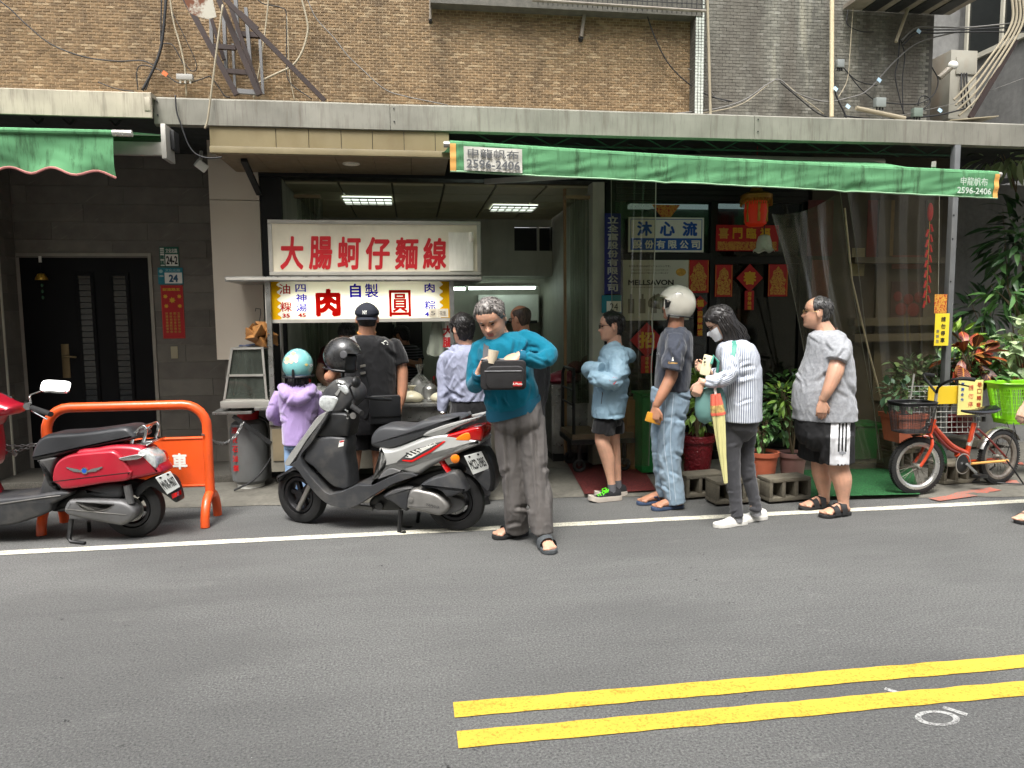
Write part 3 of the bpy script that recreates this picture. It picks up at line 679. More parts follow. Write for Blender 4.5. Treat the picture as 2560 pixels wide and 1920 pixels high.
MB().tube([p0,p1],.02,10).build('tube',M_TUBE,e);MB().box(p0.x-.04,p1.x+.04,p0.y-.03,p0.y+.03,p0.z+.022,p0.z+.07).build('fitting',M_WHITE,e)
p0,p1=PY(1132,722,BW+.3),PY(1163,722,BW+.3)
e=empty('tube_light',p0,'short visible end of a lit tube beside the sign post','light');MB().tube([p0,p1],.02,10).build('tube',M_TUBE,e);MB().box(p0.x,p1.x,p0.y-.03,p0.y+.03,p0.z+.022,p0.z+.07).build('fitting',M_WHITE,e)
a,c=PY(1195,737,BW+.7),PY(1346,806,BW+.7)
e=empty('air_conditioner',(a.x,BW+.7,c.z),'white wall air conditioner behind the queue','air conditioner')
MB().box(a.x,c.x,BW+.65,BW+.88,c.z,a.z).build('body',mat('ac_white',(206,208,200),.4),e,bevel=.02,seg=3);MB().box(a.x+.03,c.x-.03,BW+.63,BW+.66,c.z-.012,c.z+.03).build('flap',M_DARK,e)
M_PVC=glassy('pvc_strip',(232,238,228),.86,.2,.1,(130,132,120),.3)
M_PVC2=glassy('clear_curtain',(236,230,212),.93,.2,.07,(112,106,90),.28)
def strips(name,pxa,pxb,y0px,y1px,Y,n,label,group=None):
 xa,xb_=XY(pxa,Y),XY(pxb,Y);z1,z0=PY(pxa,y0px,Y).z,PY(pxa,y1px,Y).z
 e=empty(name,((xa+xb_)/2,Y,z0),label,'curtain',group=group)
 MB().box(xa-.02,xb_+.02,Y-.03,Y+.05,z1,z1+.03).build('rail',mat('tan_rail',(150,130,96),.6),e)
 for k in range(n):
  x0=xa+(xb_-xa)*k/n;w=(xb_-xa)/n*1.9;rows=[]
  for j in range(15):
   z=z1+(z0-z1)*j/14;ph=rnd.uniform(-.004,.004)
   rows.append([(x0+w*i/8+ph,Y+.012*k%.05+.022*math.sin(i*1.1+k*2+j*.12),z)for i in range(9)])
  MB().sheet(rows).build('strip',M_PVC,e,fixn=False)
 return e
strips('strip_curtain',752,806,495,1050,7.28,5,'bunched clear plastic strips behind the stall, beside the black post')
strips('strip_curtain',1418,1476,497,1010,7.15,6,'bunched clear plastic strips right of the food shop opening')
MB().box(PY(1480,600,7.05).x,PY(1509,600,7.05).x,7.02,7.24,.03,3.2).build('jamb',M_IWALL,si)
MB().box(PY(1410,600,7.2).x,PY(1416,600,7.2).x,7.2,7.24,.03,2.85).build('timber_edge',mat('timber_edge',(150,118,84),.7),si)
for(xa,ya,xb_,yb,Y,nm,lab,cat,c)in((990,800,1060,1010,8.9,'cupboard','tall dark cupboard deep inside the food shop','cupboard',(30,30,30)),(900,812,990,1010,9.3,'shelf_unit','dark open shelf unit behind the cook','shelf',(44,42,40))):
 a,c_2=PY(xa,ya,Y),PY(xb_,yb,Y);e=empty(nm,(a.x,Y,.03),lab,cat)
 MB().box(a.x,c_2.x,Y,Y+.4,.034,a.z).build('carcass',mat(nm+'_paint',c,.5),e,bevel=.01)
 for k in range(4):MB().box(a.x+.02,c_2.x-.02,Y-.02,Y-.002,.2+k*.35,.5+k*.35).build('drawer',mat(nm+'_front',tuple(x+10 for x in c),.4),e,bevel=.006)
# stall
M_STEEL=mat('worn_stainless',(150,150,146),.36,.75,var=.15,vs=9,stain=((90,84,74),.5,7,(1,1,.5)),rvar=.14)
M_FRAME=mat('sign_aluminium',(182,178,168),.45,.35,var=.1)
M_SIGNB=mat('aged_sign_face',(228,219,194),.5,var=.07,vs=2.5,stain=((140,128,104),.3,4,(1,1,.5)))
M_SRED=mat('sign_red_letters',(196,26,34),.5,var=.06)
SY=6.62
e=empty('shop_sign',(-.3,SY,1.94),'long aged white signboard with red brush lettering','sign')
x0,x1=PY(670,600,SY).x,PY(1202,600,SY).x;z1,z0=PY(935,551,SY).z,PY(935,688,SY).z
MB().box(x0+.02,x1-.02,SY+.012,SY+.16,z0+.02,z1-.02).build('face',M_SIGNB,e)
b=MB();t_=.034
for a_ in((x0,x1,z1-t_,z1),(x0,x1,z0,z0+t_)):b.box(a_[0],a_[1],SY,SY+.17,a_[2],a_[3])
for a_ in((x0,x0+t_),(x1-t_,x1)):b.box(a_[0],a_[1],SY+.001,SY+.169,z0+t_+.001,z1-t_-.001)
b.build('frame',M_FRAME,e,bevel=.004)
for chh,xa,xb_,ya,yb in(('大',697,760,590,674),('腸',769,832,590,674),('蚵',841,904,591,674),('仔',913,976,592,674),('麵',985,1048,593,674),('線',1055,1116,594,674)):
 a,c=PY(xa,ya,SY),PY(xb_,yb,SY);letters(e,chh,(a.x+c.x)/2,(a.z+c.z)/2,a.z-c.z,SY+.0115,M_SRED,bold=.028,w=c.x-a.x,shear=.08)
a,c=PY(1121,581,SY),PY(1184,677,SY);rows=[]
for j in range(9):
 rows.append([(a.x+(c.x-a.x)*i/12+.006*noise.noise((i,j,1)),SY-.002-.006*abs(math.sin(i*1.3))-(.05 if(i>10 and j<2)else 0),a.z+(c.z-a.z)*j/8+(.006*noise.noise((i*2,5,0))if j in(0,8)else 0))for i in range(13)])
MB().sheet(rows).build('taped_paper',mat('yellowed_paper',(244,240,226),.7,var=.08,stain=((150,140,112),.4,8,(1,1,.2))),e,fixn=False)
SR=empty('stall_roof',(-.3,6.45,1.85),'thin worn metal roof shelf between the two stall signs','roof shelf')
xr0,xr1=PY(562,697,6.42).x,PY(1206,697,6.42).x;zr1=PY(800,691,6.42).z;zr0=PY(800,703,6.42).z
MB().box(xr0,xr1,6.42,7.25,zr0,zr1).build('slab',M_STEEL,SR,bevel=.004)
MB().box(xr0+.01,xr1-.01,6.416,6.4185,zr0+.012,zr1-.008).build('edge_strip',M_FRAME,SR)
LYY=6.5
def m_trans(name,c,tr=.5):
 m=bpy.data.materials.new(name);m.use_nodes=True;t=m.node_tree;t.nodes.clear();o=t.nodes.new('ShaderNodeOutputMaterial')
 d=t.nodes.new('ShaderNodeBsdfDiffuse');k=t.nodes.new('ShaderNodeBsdfTranslucent');x=t.nodes.new('ShaderNodeMixShader');x.inputs[0].default_value=tr
 for q in(d,k):q.inputs[0].default_value=(*lin(c),1)
 t.links.new(d.outputs[0],x.inputs[1]);t.links.new(k.outputs[0],x.inputs[2]);t.links.new(x.outputs[0],o.inputs[0]);return m
M_LBOX=m_trans('lit_acrylic_white',(236,236,228));M_LYEL=m_trans('lit_acrylic_yellow',(226,176,20),.3);M_LRED=m_trans('lit_acrylic_red',(214,24,16));M_LBLU=m_trans('lit_acrylic_blue',(24,10,190),.2)
e=empty('menu_lightbox',(-.3,LYY,1.55),'lit white menu lightbox with red and blue characters','sign')
x0,x1=PY(672,750,LYY).x,PY(1124,750,LYY).x;z1,z0=PY(900,704,LYY).z,PY(900,797,LYY).z
MB().box(x0,x1,LYY,LYY+.004,z0,z1).build('acrylic_face',M_LBOX,e,flat=True)
b=MB();t_=.03
b.box(x0-t_,x1+t_,LYY-.012,LYY+.14,z0-t_,z0-.0005);b.box(x0-t_,x1+t_,LYY-.012,LYY+.14,z1+.0005,z1+.018);b.box(x0-t_,x0-.0005,LYY-.011,LYY+.139,z0,z1);b.box(x1+.0005,x1+t_,LYY-.011,LYY+.139,z0,z1)
b.box(x0,x1,LYY+.125,LYY+.139,z0,z1)
b.build('housing',M_FRAME,e)
zt_=PY(900,760,LYY).z
MB().tube([(x0+.16,LYY+.05,zt_),(x1-.14,LYY+.05,zt_)],.016,10).build('tube',m_emit('menu_tube',(255,250,236),9.0),e)
for s in(0,1):
 w=.085 if s==0 else.075;pl=[]
 for k in range(25):
  z=z0+(z1-z0)*k/24;d=w+.018*math.sin(k*1.35);pl.append((x0+.001+d if s==0 else x1-.001-d,z))
 pl=([(x0+.001,z0)]+pl+[(x0+.001,z1)])if s==0 else([(x1-.001,z0)]+pl+[(x1-.001,z1)])
 MB().prism(pl,(0,LYY-.0006,0),(1,0,0),(0,0,1),(0,-.001,0)).build('yellow_edge',M_LYEL,e,flat=True)
def lb(chh,xa,ya,xb_,yb,m_,bold=.02):
 a,c=PY(xa,ya,LYY),PY(xb_,yb,LYY);letters(e,chh,(a.x+c.x)/2,(a.z+c.z)/2,a.z-c.z,LYY-.0007,m_,bold=bold,w=c.x-a.x)
M_LDRED=m_trans('lit_acrylic_dark_red',(176,22,30),.2)
lb('油',697,710,726,735,M_LDRED,.008);lb('粿',700,755,730,779,M_LDRED,.008);lb('35',706,784,725,794,M_LDRED,.03)
lb('四',738,711,765,730,M_LBLU,.014);lb('神',739,735,767,755,M_LBLU,.014);lb('湯',740,758,768,779,M_LBLU,.014);lb('45',745,783,765,793,M_LDRED,.03)
lb('肉',788,722,853,791,M_LRED,.05);lb('圓',972,725,1028,791,M_LRED,.014);lb('自',874,709,903,744,M_LBLU,.03);lb('製',912,709,946,744,M_LBLU,.014);lb('40',900,759,925,778,M_LRED,.03)
lb('肉',1061,708,1087,731,M_LBLU);lb('粽',1061,751,1089,774,M_LBLU,.014);lb('45',1062,780,1082,791,M_LBLU,.03)
M_NOTE=mat('paper_note',(206,196,176),.7)
for xa,xb_,tx in((1073,1092,'5'),(1093,1121,'花生')):
 a,c=PY(xa,772,LYY),PY(xb_,793,LYY);MB().box(a.x,c.x,LYY-.006,LYY-.0035,c.z,a.z).build('paper_note',M_NOTE,e);letters(e,tx,(a.x+c.x)/2,(a.z+c.z)/2,(a.z-c.z)*.5,LYY-.0065,mat('ink_grey',(110,104,96),.7),w=(c.x-a.x)*.6)
CZT=PY(1150,1006,6.42).z
ct=empty('food_cart',(-.2,6.6,0),'stainless steel food cart counter under the lit menu','food cart')
x0,x1=PY(672,1060,6.42).x,PY(1240,1060,6.42).x
MB().box(x0-.02,x1+.02,6.40,7.2,CZT-.03,CZT).build('counter_top',M_STEEL,ct,bevel=.005)
zpb=PY(690,1180,6.45).z
MB().box(x0,x1,6.44,7.15,CZT-.16,CZT-.032).build('apron_panel',M_STEEL,ct)
M_CARTP=mat('cart_panel',(126,122,110),.5,.2,var=.15,stain=((70,62,50),.7,4,(1,1,.4)))
MB().box(x0,x1,6.46,7.12,zpb,CZT-.162).build('body_panel',M_CARTP,ct)
b=MB()
for k in range(9):b.lathe([(.018,0),(.018,-.004)],10,(x0+.3+k*.22,6.457,CZT-.215),Matrix.Rotation(R(90),3,'X'))
b.build('vent_holes',M_BLACK,ct)
MB().box(x0+.02,x0+.16,6.45,6.4555,zpb+.1,CZT-.2).build('side_board',mat('old_board',(120,108,84),.7,var=.2),ct)
M_TYRE=mat('tyre_rubber',(24,24,24),.75,var=.15,bump=.3,bs=160)
for wx in(x0+.08,x1-.1):
 for wy in(6.6,7.0):
  b=MB();b.tube([(wx,wy+.09*math.cos(t),.09+.003+.075*math.sin(t))for t in np.linspace(0,2*math.pi,20,endpoint=False)],.024,8,closed=True);w_=b.build('wheel',M_TYRE,ct);MB().lathe([(.055,-.012),(.055,.012)],14,(wx,wy,.093),Matrix.Rotation(R(90),3,'Y')).build('rim',M_STEEL,w_)
  MB().bar((wx,wy,.1),(wx,wy,zpb),.03).build('leg',M_DARK,ct)
for xx in(PY(678,900,6.47).x,PY(1132,900,6.47).x):
 MB().box(xx-.02,xx+.02,6.45,6.49,CZT+.001,zr0-.001).build('post',M_STEEL,ct)
xx=PY(706,900,6.85).x;MB().tube([(xx,6.85,CZT),(xx,6.85,zr0)],.015,10).build('rear_post',M_ALU,ct)
xx=PY(1120,900,7.1).x;MB().tube([(xx,7.1,CZT),(xx,7.1,zr0)],.015,10).build('rear_post',M_ALU,ct)
zf=PY(600,1028,6.45).z
MB().box(PY(531,1030,6.45).x,PY(630,1030,6.45).x,6.43,6.85,zf-.025,zf).build('flap_shelf',M_STEEL,ct,bevel=.003)
MB().box(PY(637,1022,6.45).x,x0-.022,6.425,6.85,zf+.004,zf+.03).build('ledge',M_STEEL,ct,bevel=.003)
MB().bar(PY(583,1040,6.46),PY(677,1108,6.46),.02,.035).build('brace',M_DARK,ct)
gc=empty('display_cabinet',(PY(615,1000,6.6).x,6.6,zf),'slant-sided glass food cabinet on the cart shelf','cabinet')
M_CGL=glassy('cabinet_glass',(170,180,172),.7,.04,.42,(86,92,84))  # grey-green film paints the dark inside and dark reflections into the panes
bl,br,tl,tr_=PY(561,1000,6.48),PY(667,1000,6.48),PY(580,872,6.48),PY(656,870,6.48)
dz=.34
def Yd(p,d=dz):return Vector((p.x,p.y+d,p.z))
bars=[(bl,tl),(br,tr_),(tl,tr_),(bl,br),(Yd(bl),Yd(tl)),(Yd(br),Yd(tr_)),(Yd(tl),Yd(tr_)),(Yd(bl),Yd(br)),(tl,Yd(tl)),(tr_,Yd(tr_)),(bl,Yd(bl)),(br,Yd(br)),(bl.lerp(tl,.48),br.lerp(tr_,.48))]
for a,c in bars:MB().bar(a,c,.018).build('frame_bar',M_ALU,gc)
zsft=Vector((0,.006,0))
for q in((bl,br,tr_,tl),(Yd(bl),Yd(br),Yd(tr_),Yd(tl)),(bl,Yd(bl),Yd(tl),tl),(br,Yd(br),Yd(tr_),tr_),(tl,tr_,Yd(tr_),Yd(tl))):
 MB().add([tuple(p+zsft)for p in q],[(0,1,2,3)]).build('pane',M_CGL,gc,fixn=False)
bx0=PY(550,1004,6.44).x;bx1=PY(674,1004,6.44).x
MB().box(bx0,bx1,6.44,6.9,zf+.028,bl.z-.009).build('base_tray',M_ALU,gc,bevel=.004)
b=MB();b.box(bx0+.05,bx0+.07,6.5,6.52,zf,zf+.027);b.box(bx1-.07,bx1-.05,6.5,6.52,zf,zf+.027);b.build('foot',M_DARK,gc)
mid=bl.lerp(tl,.48);MB().box(mid.x+.02,br.lerp(tr_,.48).x-.02,6.49,6.8,mid.z-.004,mid.z+.002).build('glass_shelf',M_CGL,gc)
M_FOOD=mat('white_dough',(214,208,194),.6,var=.1,vs=20)
for k,(u,r)in enumerate(((610,.045),(626,.05),(642,.045),(655,.05),(634,.04))):
 p=PY(u,986-(8 if k>2 else 0),6.58+.05*(k%2));tag(MB().ell((p.x,p.y,bl.z+.03+(.03 if k>2 else 0)),(r*1.4,r,r*.5)).build('dough_piece',M_FOOD),('pale dough roll on the cabinet floor, nearest the slanted side','pale dough roll second from the slanted cabinet side','pale dough roll third along the cabinet floor','pale dough roll against the upright cabinet post','pale dough roll lying on top of the others')[k],'food','dough rolls in the glass cabinet')
zc=PY(648,835,6.55);M_LEAF=mat('dried_bamboo_leaf',(142,98,52),.5,var=.35,vs=25,bump=.4,bs=60)
zg=empty('dumpling_bunch',zc,'bunch of brown leaf-wrapped rice dumplings hanging on a hook','dumplings')
for k in range(12):
 a_=k*2.4;rr=.055*(k%3)/2+.02;c=zc+Vector((rr*1.5*math.cos(a_),rr*math.sin(a_),.06-.013*k));M_=Matrix.Rotation(a_,3,'Z')@Matrix.Rotation(k*1.7,3,'X')
 s_=.072;pts_=[Vector((1,1,1)),Vector((1,-1,-1)),Vector((-1,1,-1)),Vector((-1,-1,1))]
 MB().add([c+M_@(q*s_*rnd.uniform(.6,.8))for q in pts_],[(0,1,2),(0,3,1),(0,2,3),(1,3,2)]).build('dumpling',M_LEAF,zg,bevel=.012,seg=2)
MB().tube([zc+Vector((.0,0,.08)),zc+Vector((.02,0,.18)),zc+Vector((.02,0,.22)),zc+Vector((-.02,0,.225)),zc+Vector((-.025,0,.2))],.004,6).build('hook',M_DARK,zg)
rows=[[(zc.x-.17+.3*i/10,6.5+.3*j/6,tl.z+.018+.03*abs(noise.noise((i*.6,j*.6,2))))for i in range(11)]for j in range(7)]
tag(MB().sheet(rows).build('cloth',mat('navy_cloth',(44,54,78),.8),fixn=False),'crumpled navy cloth on top of the glass cabinet','cloth')
p=PY(628,1205,6.72);p.z=.05;r=.165
gs=empty('gas_cylinder',(p.x,p.y,.03),'tall grey gas cylinder with red characters under the cart shelf','gas cylinder')
MB().lathe([(.001,.06),(r*.7,.06),(r*.95,.1),(r,.16),(r,.56),(r*.9,.62),(r*.5,.66),(.05,.67),(.05,.69),(.001,.69)],28,(p.x,p.y,0)).build('tank',mat('gas_grey',(112,114,114),.45,.2,var=.1,stain=((84,78,70),.5,4,(1,1,.4))),gs)
MB().lathe([(r*.72,.031),(r*.72,.07),(r*.68,.07),(r*.68,.031)],24,(p.x,p.y,0)).build('foot_ring',M_WHITE,gs)
MB().lathe([(r*.55,.64),(r*.6,.74),(r*.57,.74),(r*.52,.64)],20,(p.x,p.y,0)).build('collar',M_RED,gs)
for k,chh in enumerate('液化石油氣'):letters(gs,chh,p.x-.09,.575-k*.086,.06,p.y-math.sqrt(r*r-.09*.09)-.008,M_RED,bold=.03,w=.055)
tag(MB().tube([tuple(q)for q in crom([(p.x+.05,p.y,.7),(p.x+.2,p.y-.05,.6),(p.x+.22,p.y-.1,.35),(p.x+.08,p.y-.19,.14),(p.x-.1,p.y-.22,.045)],8)],.009,8).build('gas_hose',M_DARK),'black rubber hose looping past the gas cylinder','hose')
M_BAG=glassy('thin_plastic_bag',(250,250,244),.8,.2,.28,(214,214,206))
def bag(px,py,Y,rx,rz,label,m_=None,tail=True):
 p=PY(px,py,Y);b=MB();rows=[]
 prof=[(.01,0),(.8,.02),(1,.25),(.95,.5),(.7,.75),(.3,.95),(.12,1.05),(.25,1.3),(.4,1.45)]if tail else[(.01,0),(.8,.02),(1,.3),(.9,.7),(.5,.95),(.02,1)]
 rings=[[(p.x+rx*r_*math.cos(t)*(1+.14*noise.noise((math.cos(t)*2,math.sin(t)*2,z_*3+px))),p.y+rx*.8*r_*math.sin(t),CZT+.003+rz*z_+.01*noise.noise((t,z_,px)))for t in np.linspace(0,2*math.pi,20,endpoint=False)]for r_,z_ in prof]
 b.loft(rings,True);return tag(b.build('plastic_bag',m_ or M_BAG,angle=60),label,'bag','plastic bags on the counter')
M_BROTH=mat('soup_in_bag',(176,170,146),.35,var=.12,vs=14)
bag(1030,1000,6.55,.11,.1,'clear knotted bag of soup at the counter edge by the black shirt',M_BROTH)
bag(1100,1000,6.55,.09,.085,'clear knotted bag of soup by the pale shirt sleeve',M_BROTH)
bag(1050,960,6.95,.12,.22,'large empty white bag standing behind the soup bags')
p=PY(1092,812,6.62);rows=[]
b=MB();b.loft([[(p.x+(.045+.05*s)*math.cos(t)*(1+.25*noise.noise((math.cos(t)*3,math.sin(t)*3,s*3))),p.y+.04*math.sin(t),p.z+.02-.3*s-.02*noise.noise((t,1,2))*s)for t in np.linspace(0,2*math.pi,18,endpoint=False)]for s in np.linspace(0,1,9)])
tag(b.build('bag_bundle',glassy('frosted_bag',(236,240,226),.55,.3,.34,(190,196,178)),angle=60),'hanging bundle of thin white plastic bags under the menu','bags')
a,c=PY(1112,806,6.58),PY(1127,870,6.58);e=empty('banner',(a.x,6.58,c.z),'narrow white hanging strip with red characters and red edge','banner')
MB().box(a.x,c.x,6.575,6.58,c.z,a.z).build('strip',M_WHITE,e);MB().box(c.x,c.x+.03,6.572,6.58,c.z,a.z+.02).build('edge',M_RED,e);vtext(e,'大腸',(a.x+c.x)/2,a.z-.02,c.z,6.5745,M_RED,bold=.03)
for px,py,Y,r_,lab in((800,985,6.75,.13,'steel pot with domed lid behind the child'),(1075,996,6.78,.07,'small steel bowl between the soup bags')):
 p=PY(px,py,Y);e=empty('pot',(p.x,Y,CZT),lab,'pot');MB().lathe([(r_*.8,0.002),(r_,.03),(r_,.1),(r_*.98,.1),(.001,.09)],24,(p.x,Y,CZT)).build('body',M_STEEL,e);MB().lathe([(r_*1.05,.102),(r_*.9,.12),(r_*.4,.145),(.02,.15),(.02,.17),(.001,.17)],24,(p.x,Y,CZT)).build('lid',M_STEEL,e)
# right shop: dark glazed front
GY=7.12
M_BFR=mat('black_window_frame',(15,16,17),.4,.2)
rf=empty('glass_shopfront',(3.2,GY,.03),'dark glazed shopfront hung with red new year posters','shopfront')
gx0,gx1,gxe=PY(1512,600,GY).x,PY(2012,600,GY).x,PY(2352,600,GY).x
M_GL=glassy('shop_glass',(206,214,210),.8,.01,.02,(80,80,74))
zt2=PY(1700,634,GY).z;zt3=PY(1700,652,GY).z;mx0,mx1=PY(1774,600,GY).x,PY(1791,600,GY).x
ztop=PY(1700,506,GY).z
b=MB();b.box(gx0,gx0+.1,GY-.03,GY+.05,.03,3.2);b.box(mx0,mx1,GY-.03,GY+.05,.03,ztop);b.box(gx1-.06,gx1+.02,GY-.03,GY+.05,.03,ztop)
b.build('mullion',M_BFR,rf);MB().box(gx0+.1,gx1+.02,GY-.028,GY+.048,ztop,3.2).build('head_panel',M_BFR,rf);MB().box(gx0+.1,mx0,GY-.028,GY+.048,zt3,zt2).build('transom',M_BFR,rf);MB().box(mx1,gx1-.06,GY-.028,GY+.048,zt3-.03,zt2-.03).build('transom',M_BFR,rf)
for k in range(7):MB().box(gx0+.11,gx1,GY-.04,GY-.0285,ztop+.02+k*.055,ztop+.06+k*.055).build('shutter_slat',M_DARK,rf)
for xa,xb_ in((gx0+.1,mx0),(mx1,gx1-.06)):
 for za,zb3 in((zt2 if xa<mx0 else zt2-.03,ztop),(.12,zt3 if xa<mx0 else zt3-.03)):MB().box(xa,xb_,GY,GY+.004,za,zb3).build('pane',M_GL,rf,flat=True)
MB().box(gx0,gx1,GY-.03,GY+.05,.03,.12).build('threshold',M_BFR,rf)
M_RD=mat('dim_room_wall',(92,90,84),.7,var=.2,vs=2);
rr_=empty('office_room',(3.2,9,0),kind='structure')
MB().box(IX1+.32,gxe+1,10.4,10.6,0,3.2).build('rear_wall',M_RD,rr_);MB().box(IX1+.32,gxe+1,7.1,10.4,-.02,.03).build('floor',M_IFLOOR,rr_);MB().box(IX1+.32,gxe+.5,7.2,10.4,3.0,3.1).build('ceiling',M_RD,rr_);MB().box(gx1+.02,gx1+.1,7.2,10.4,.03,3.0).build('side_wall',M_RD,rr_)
for xa,xb_,lab in((1572,1775,'long glowing strip behind the left upper pane, standing in for a reflected tube'),(1793,1985,'long glowing strip behind the right upper pane, standing in for a reflected tube')):  # glowing strips added in the room to stand for tubes reflected in the glass
 a,c=PY(xa,511,8.6),PY(xb_,524,8.6);e=empty('reflection_strip',(a.x,8.6,c.z),lab,'light',group='glowing strips for reflected tubes');MB().box(a.x,c.x,8.55,8.65,c.z,a.z).build('diffuser',m_emit('reflection_glow',(214,230,236),.22),e);MB().box(a.x,c.x,8.54,8.66,a.z+.001,a.z+.05).build('housing',M_WHITE,e)
sh=empty('stock_shelf',(3.3,8.4,.03),'dim stock shelf behind the shop window','shelf')
for z in(.4,.9,1.35,1.8,2.25):MB().box(gx0+.3,gx1-.2,8.3,8.65,z,z+.025).build('shelf_board',mat('shelf_board',(110,96,76),.6),sh)
for x in(gx0+.28,mx0,gx1-.2):MB().box(x,x+.03,8.29,8.66,.03,2.5).build('upright',M_DARK,sh)
for z in(.425,.925,1.375,1.825,2.275):
 x=gx0+.36;k=0;shn={.425:'lowest',.925:'second lowest',1.375:'middle',1.825:'second highest',2.275:'top'}[z]
 while x<gx1-.4:
  w=rnd.uniform(.06,.16);h=rnd.uniform(.12,.3);c=rnd.choice(((150,130,100),(96,84,70),(140,140,132),(110,40,34),(60,70,60)))
  me=MB().box(x,x+w,8.35,8.55,z+.001,z+h);o=me.build('stock_box',mat('stock_%d_%d'%(c[0],c[1]),c,.6,var=.2),None,bevel=.004)
  k+=1;tag(o,'%s shelf, dim %s stock box, %s from the curtain'%(shn,{150:'tan',96:'brown',140:'grey',110:'red',60:'green'}[c[0]],'first second third fourth fifth sixth seventh eighth ninth tenth eleventh twelfth thirteenth'.split()[min(k-1,12)]),'box','stock boxes behind the shop window');x+=w+rnd.uniform(.02,.12)
M_SBLUE=mat('sign_blue',(16,78,168),.45,var=.05);M_NAVY=mat('sign_navy',(22,28,110),.45,var=.05)
Yg=GY-.045
e,x0,x1,z0,z1=plate('company_sign',1570,543,1757,631,Yg,M_WHITE,'white and blue company sign behind the plastic curtain','sign',.02)
w_=x1-x0;h_=z1-z0;Yf=Yg-.0205
b=MB();b.box(x0+.02,x1-.02,Yf-.002,Yf,z0+.02,z0+h_*.4)
for a_ in((x0+.02,x0+.026,z0+h_*.4,z1-.018),(x1-.026,x1-.02,z0+h_*.4,z1-.018),(x0+.02,x1-.02,z1-.024,z1-.018)):b.box(a_[0],a_[1],Yf-.002,Yf,a_[2],a_[3])
b.build('blue_field',M_SBLUE,e)
for k,chh in enumerate('沐心流'):letters(e,chh,x0+w_*(.21+.3*k),z0+h_*.67,h_*.42,Yf,M_SBLUE,bold=.04,w=w_*.2)
for k,chh in enumerate('股份有限公司'):letters(e,chh,x0+w_*(.115+.155*k),z0+h_*.22,h_*.24,Yf-.0025,M_WHITE,bold=.03,w=w_*.115)
Yv=6.98
e,x0,x1,z0,z1=plate('company_sign',1511,534,1550,735,Yv,M_NAVY,'tall narrow navy company sign with white characters','sign',.02)
vtext(e,'立全富股份有限公司',(x0+x1)/2,z1-.02,z0+.02,Yv-.021,mat('sign_grey_white',(176,178,180),.5),bold=.03,w=(x1-x0)*.66)
e,x0,x1,z0,z1=plate('number_plate',1504,738,1553,782,Yv,M_PBLU,'teal number plate reading 24 below the navy sign','sign')
w_=x1-x0;h_=z1-z0;MB().box(x0+w_*.25,x1-.004,Yv-.0085,Yv-.0062,z0+.01,z0+h_*.66).build('panel',M_WHITE,e);letters(e,'24',x0+w_*.62,z0+h_*.34,h_*.42,Yv-.009,M_BLACK,w=w_*.4)
M_POST=mat('pale_poster',(196,194,184),.5,var=.05);M_INK=mat('poster_ink',(40,38,36),.6);M_INK2=mat('poster_ink_grey',(124,120,110),.6)
e,x0,x1,z0,z1=plate('soap_poster',1557,650,1722,800,Yg,M_POST,'pale poster with bold black MELLSAVON lettering','poster',.003)
w_=x1-x0;h_=z1-z0;Yf=Yg-.0035
letters(e,'MELLSAVON',x0+w_*.42,z1-h_*.37,h_*.09,Yf,M_INK,bold=.03,w=w_*.68)
for k,(s,tx)in enumerate(((.1,'石けん生まれのボディウォッシュです。'),(.165,'素肌を洗うことを考えてこだわり作った'),(.215,'植物由来の成分で肌をやさしく洗います'),(.45,'うるおいのある肌へ毎日の習慣に'))):letters(e,tx,x0+w_*.4,z1-h_*s,h_*(.035 if k==0 else.025),Yf,M_INK2 if k else M_INK,w=w_*(.62 if k==0 else.56))
for k in range(5):
 xx=x0+w_*(.08+.17*k);b=MB();b.box(xx,xx+w_*.09,Yf-.002,Yf,z0+h_*.12,z0+h_*.36);b.box(xx+w_*.03,xx+w_*.06,Yf-.002,Yf,z0+h_*.361,z0+h_*.44);b.build('printed_bottle',M_INK2,e)
MB().ell((x0+w_*.87,Yf,z1-h_*.2),(.055,.002,.04)).build('printed_bowl',mat('honey_print',(196,150,60),.5,var=.3,vs=30),e)
M_GOLDP=None
t=NT('gold_print');p=t.pos();n=t.noise(p,55,5,.7,1.2);t.col(t.mix(t.ramp(n,[(.44,0),(.5,1)]),lin((160,20,22)),lin((196,148,56))));t.rough(.5);M_GOLDP=t.mat
for xa,ya,xb_,yb,lab in((1721,650,1771,732,'red and gold deity poster right of the pale soap poster'),(1788,662,1830,742,'red and gold deity poster just right of the black mullion'),(1921,661,1968,741,'red and gold deity poster beside the gathered plastic curtain')):
 e,x0,x1,z0,z1=plate('festive_poster',xa,ya,xb_,yb,Yg,M_RED,lab,'poster',.003,'door deity posters');w_,h_=x1-x0,z1-z0
 pl=[(.12,.06),(.88,.06),(.9,.2),(.82,.32),(.92,.5),(.78,.62),(.74,.8),(.6,.86),(.5,.95),(.4,.86),(.26,.8),(.22,.62),(.08,.5),(.18,.32),(.1,.2)]
 MB().prism([(x0+w_*u,z0+h_*v_)for u,v_ in pl],(0,Yg-.0032,0),(1,0,0),(0,0,1),(0,-.001,0)).build('gold_figure',M_GOLDP,e,flat=True)
 b=MB();
 for a_ in((x0+.006,x0+.009,z0+.006,z1-.006),(x1-.009,x1-.006,z0+.006,z1-.006)):b.box(a_[0],a_[1],Yg-.0045,Yg-.003,a_[2],a_[3])
 b.build('gold_border',M_GOLD,e)
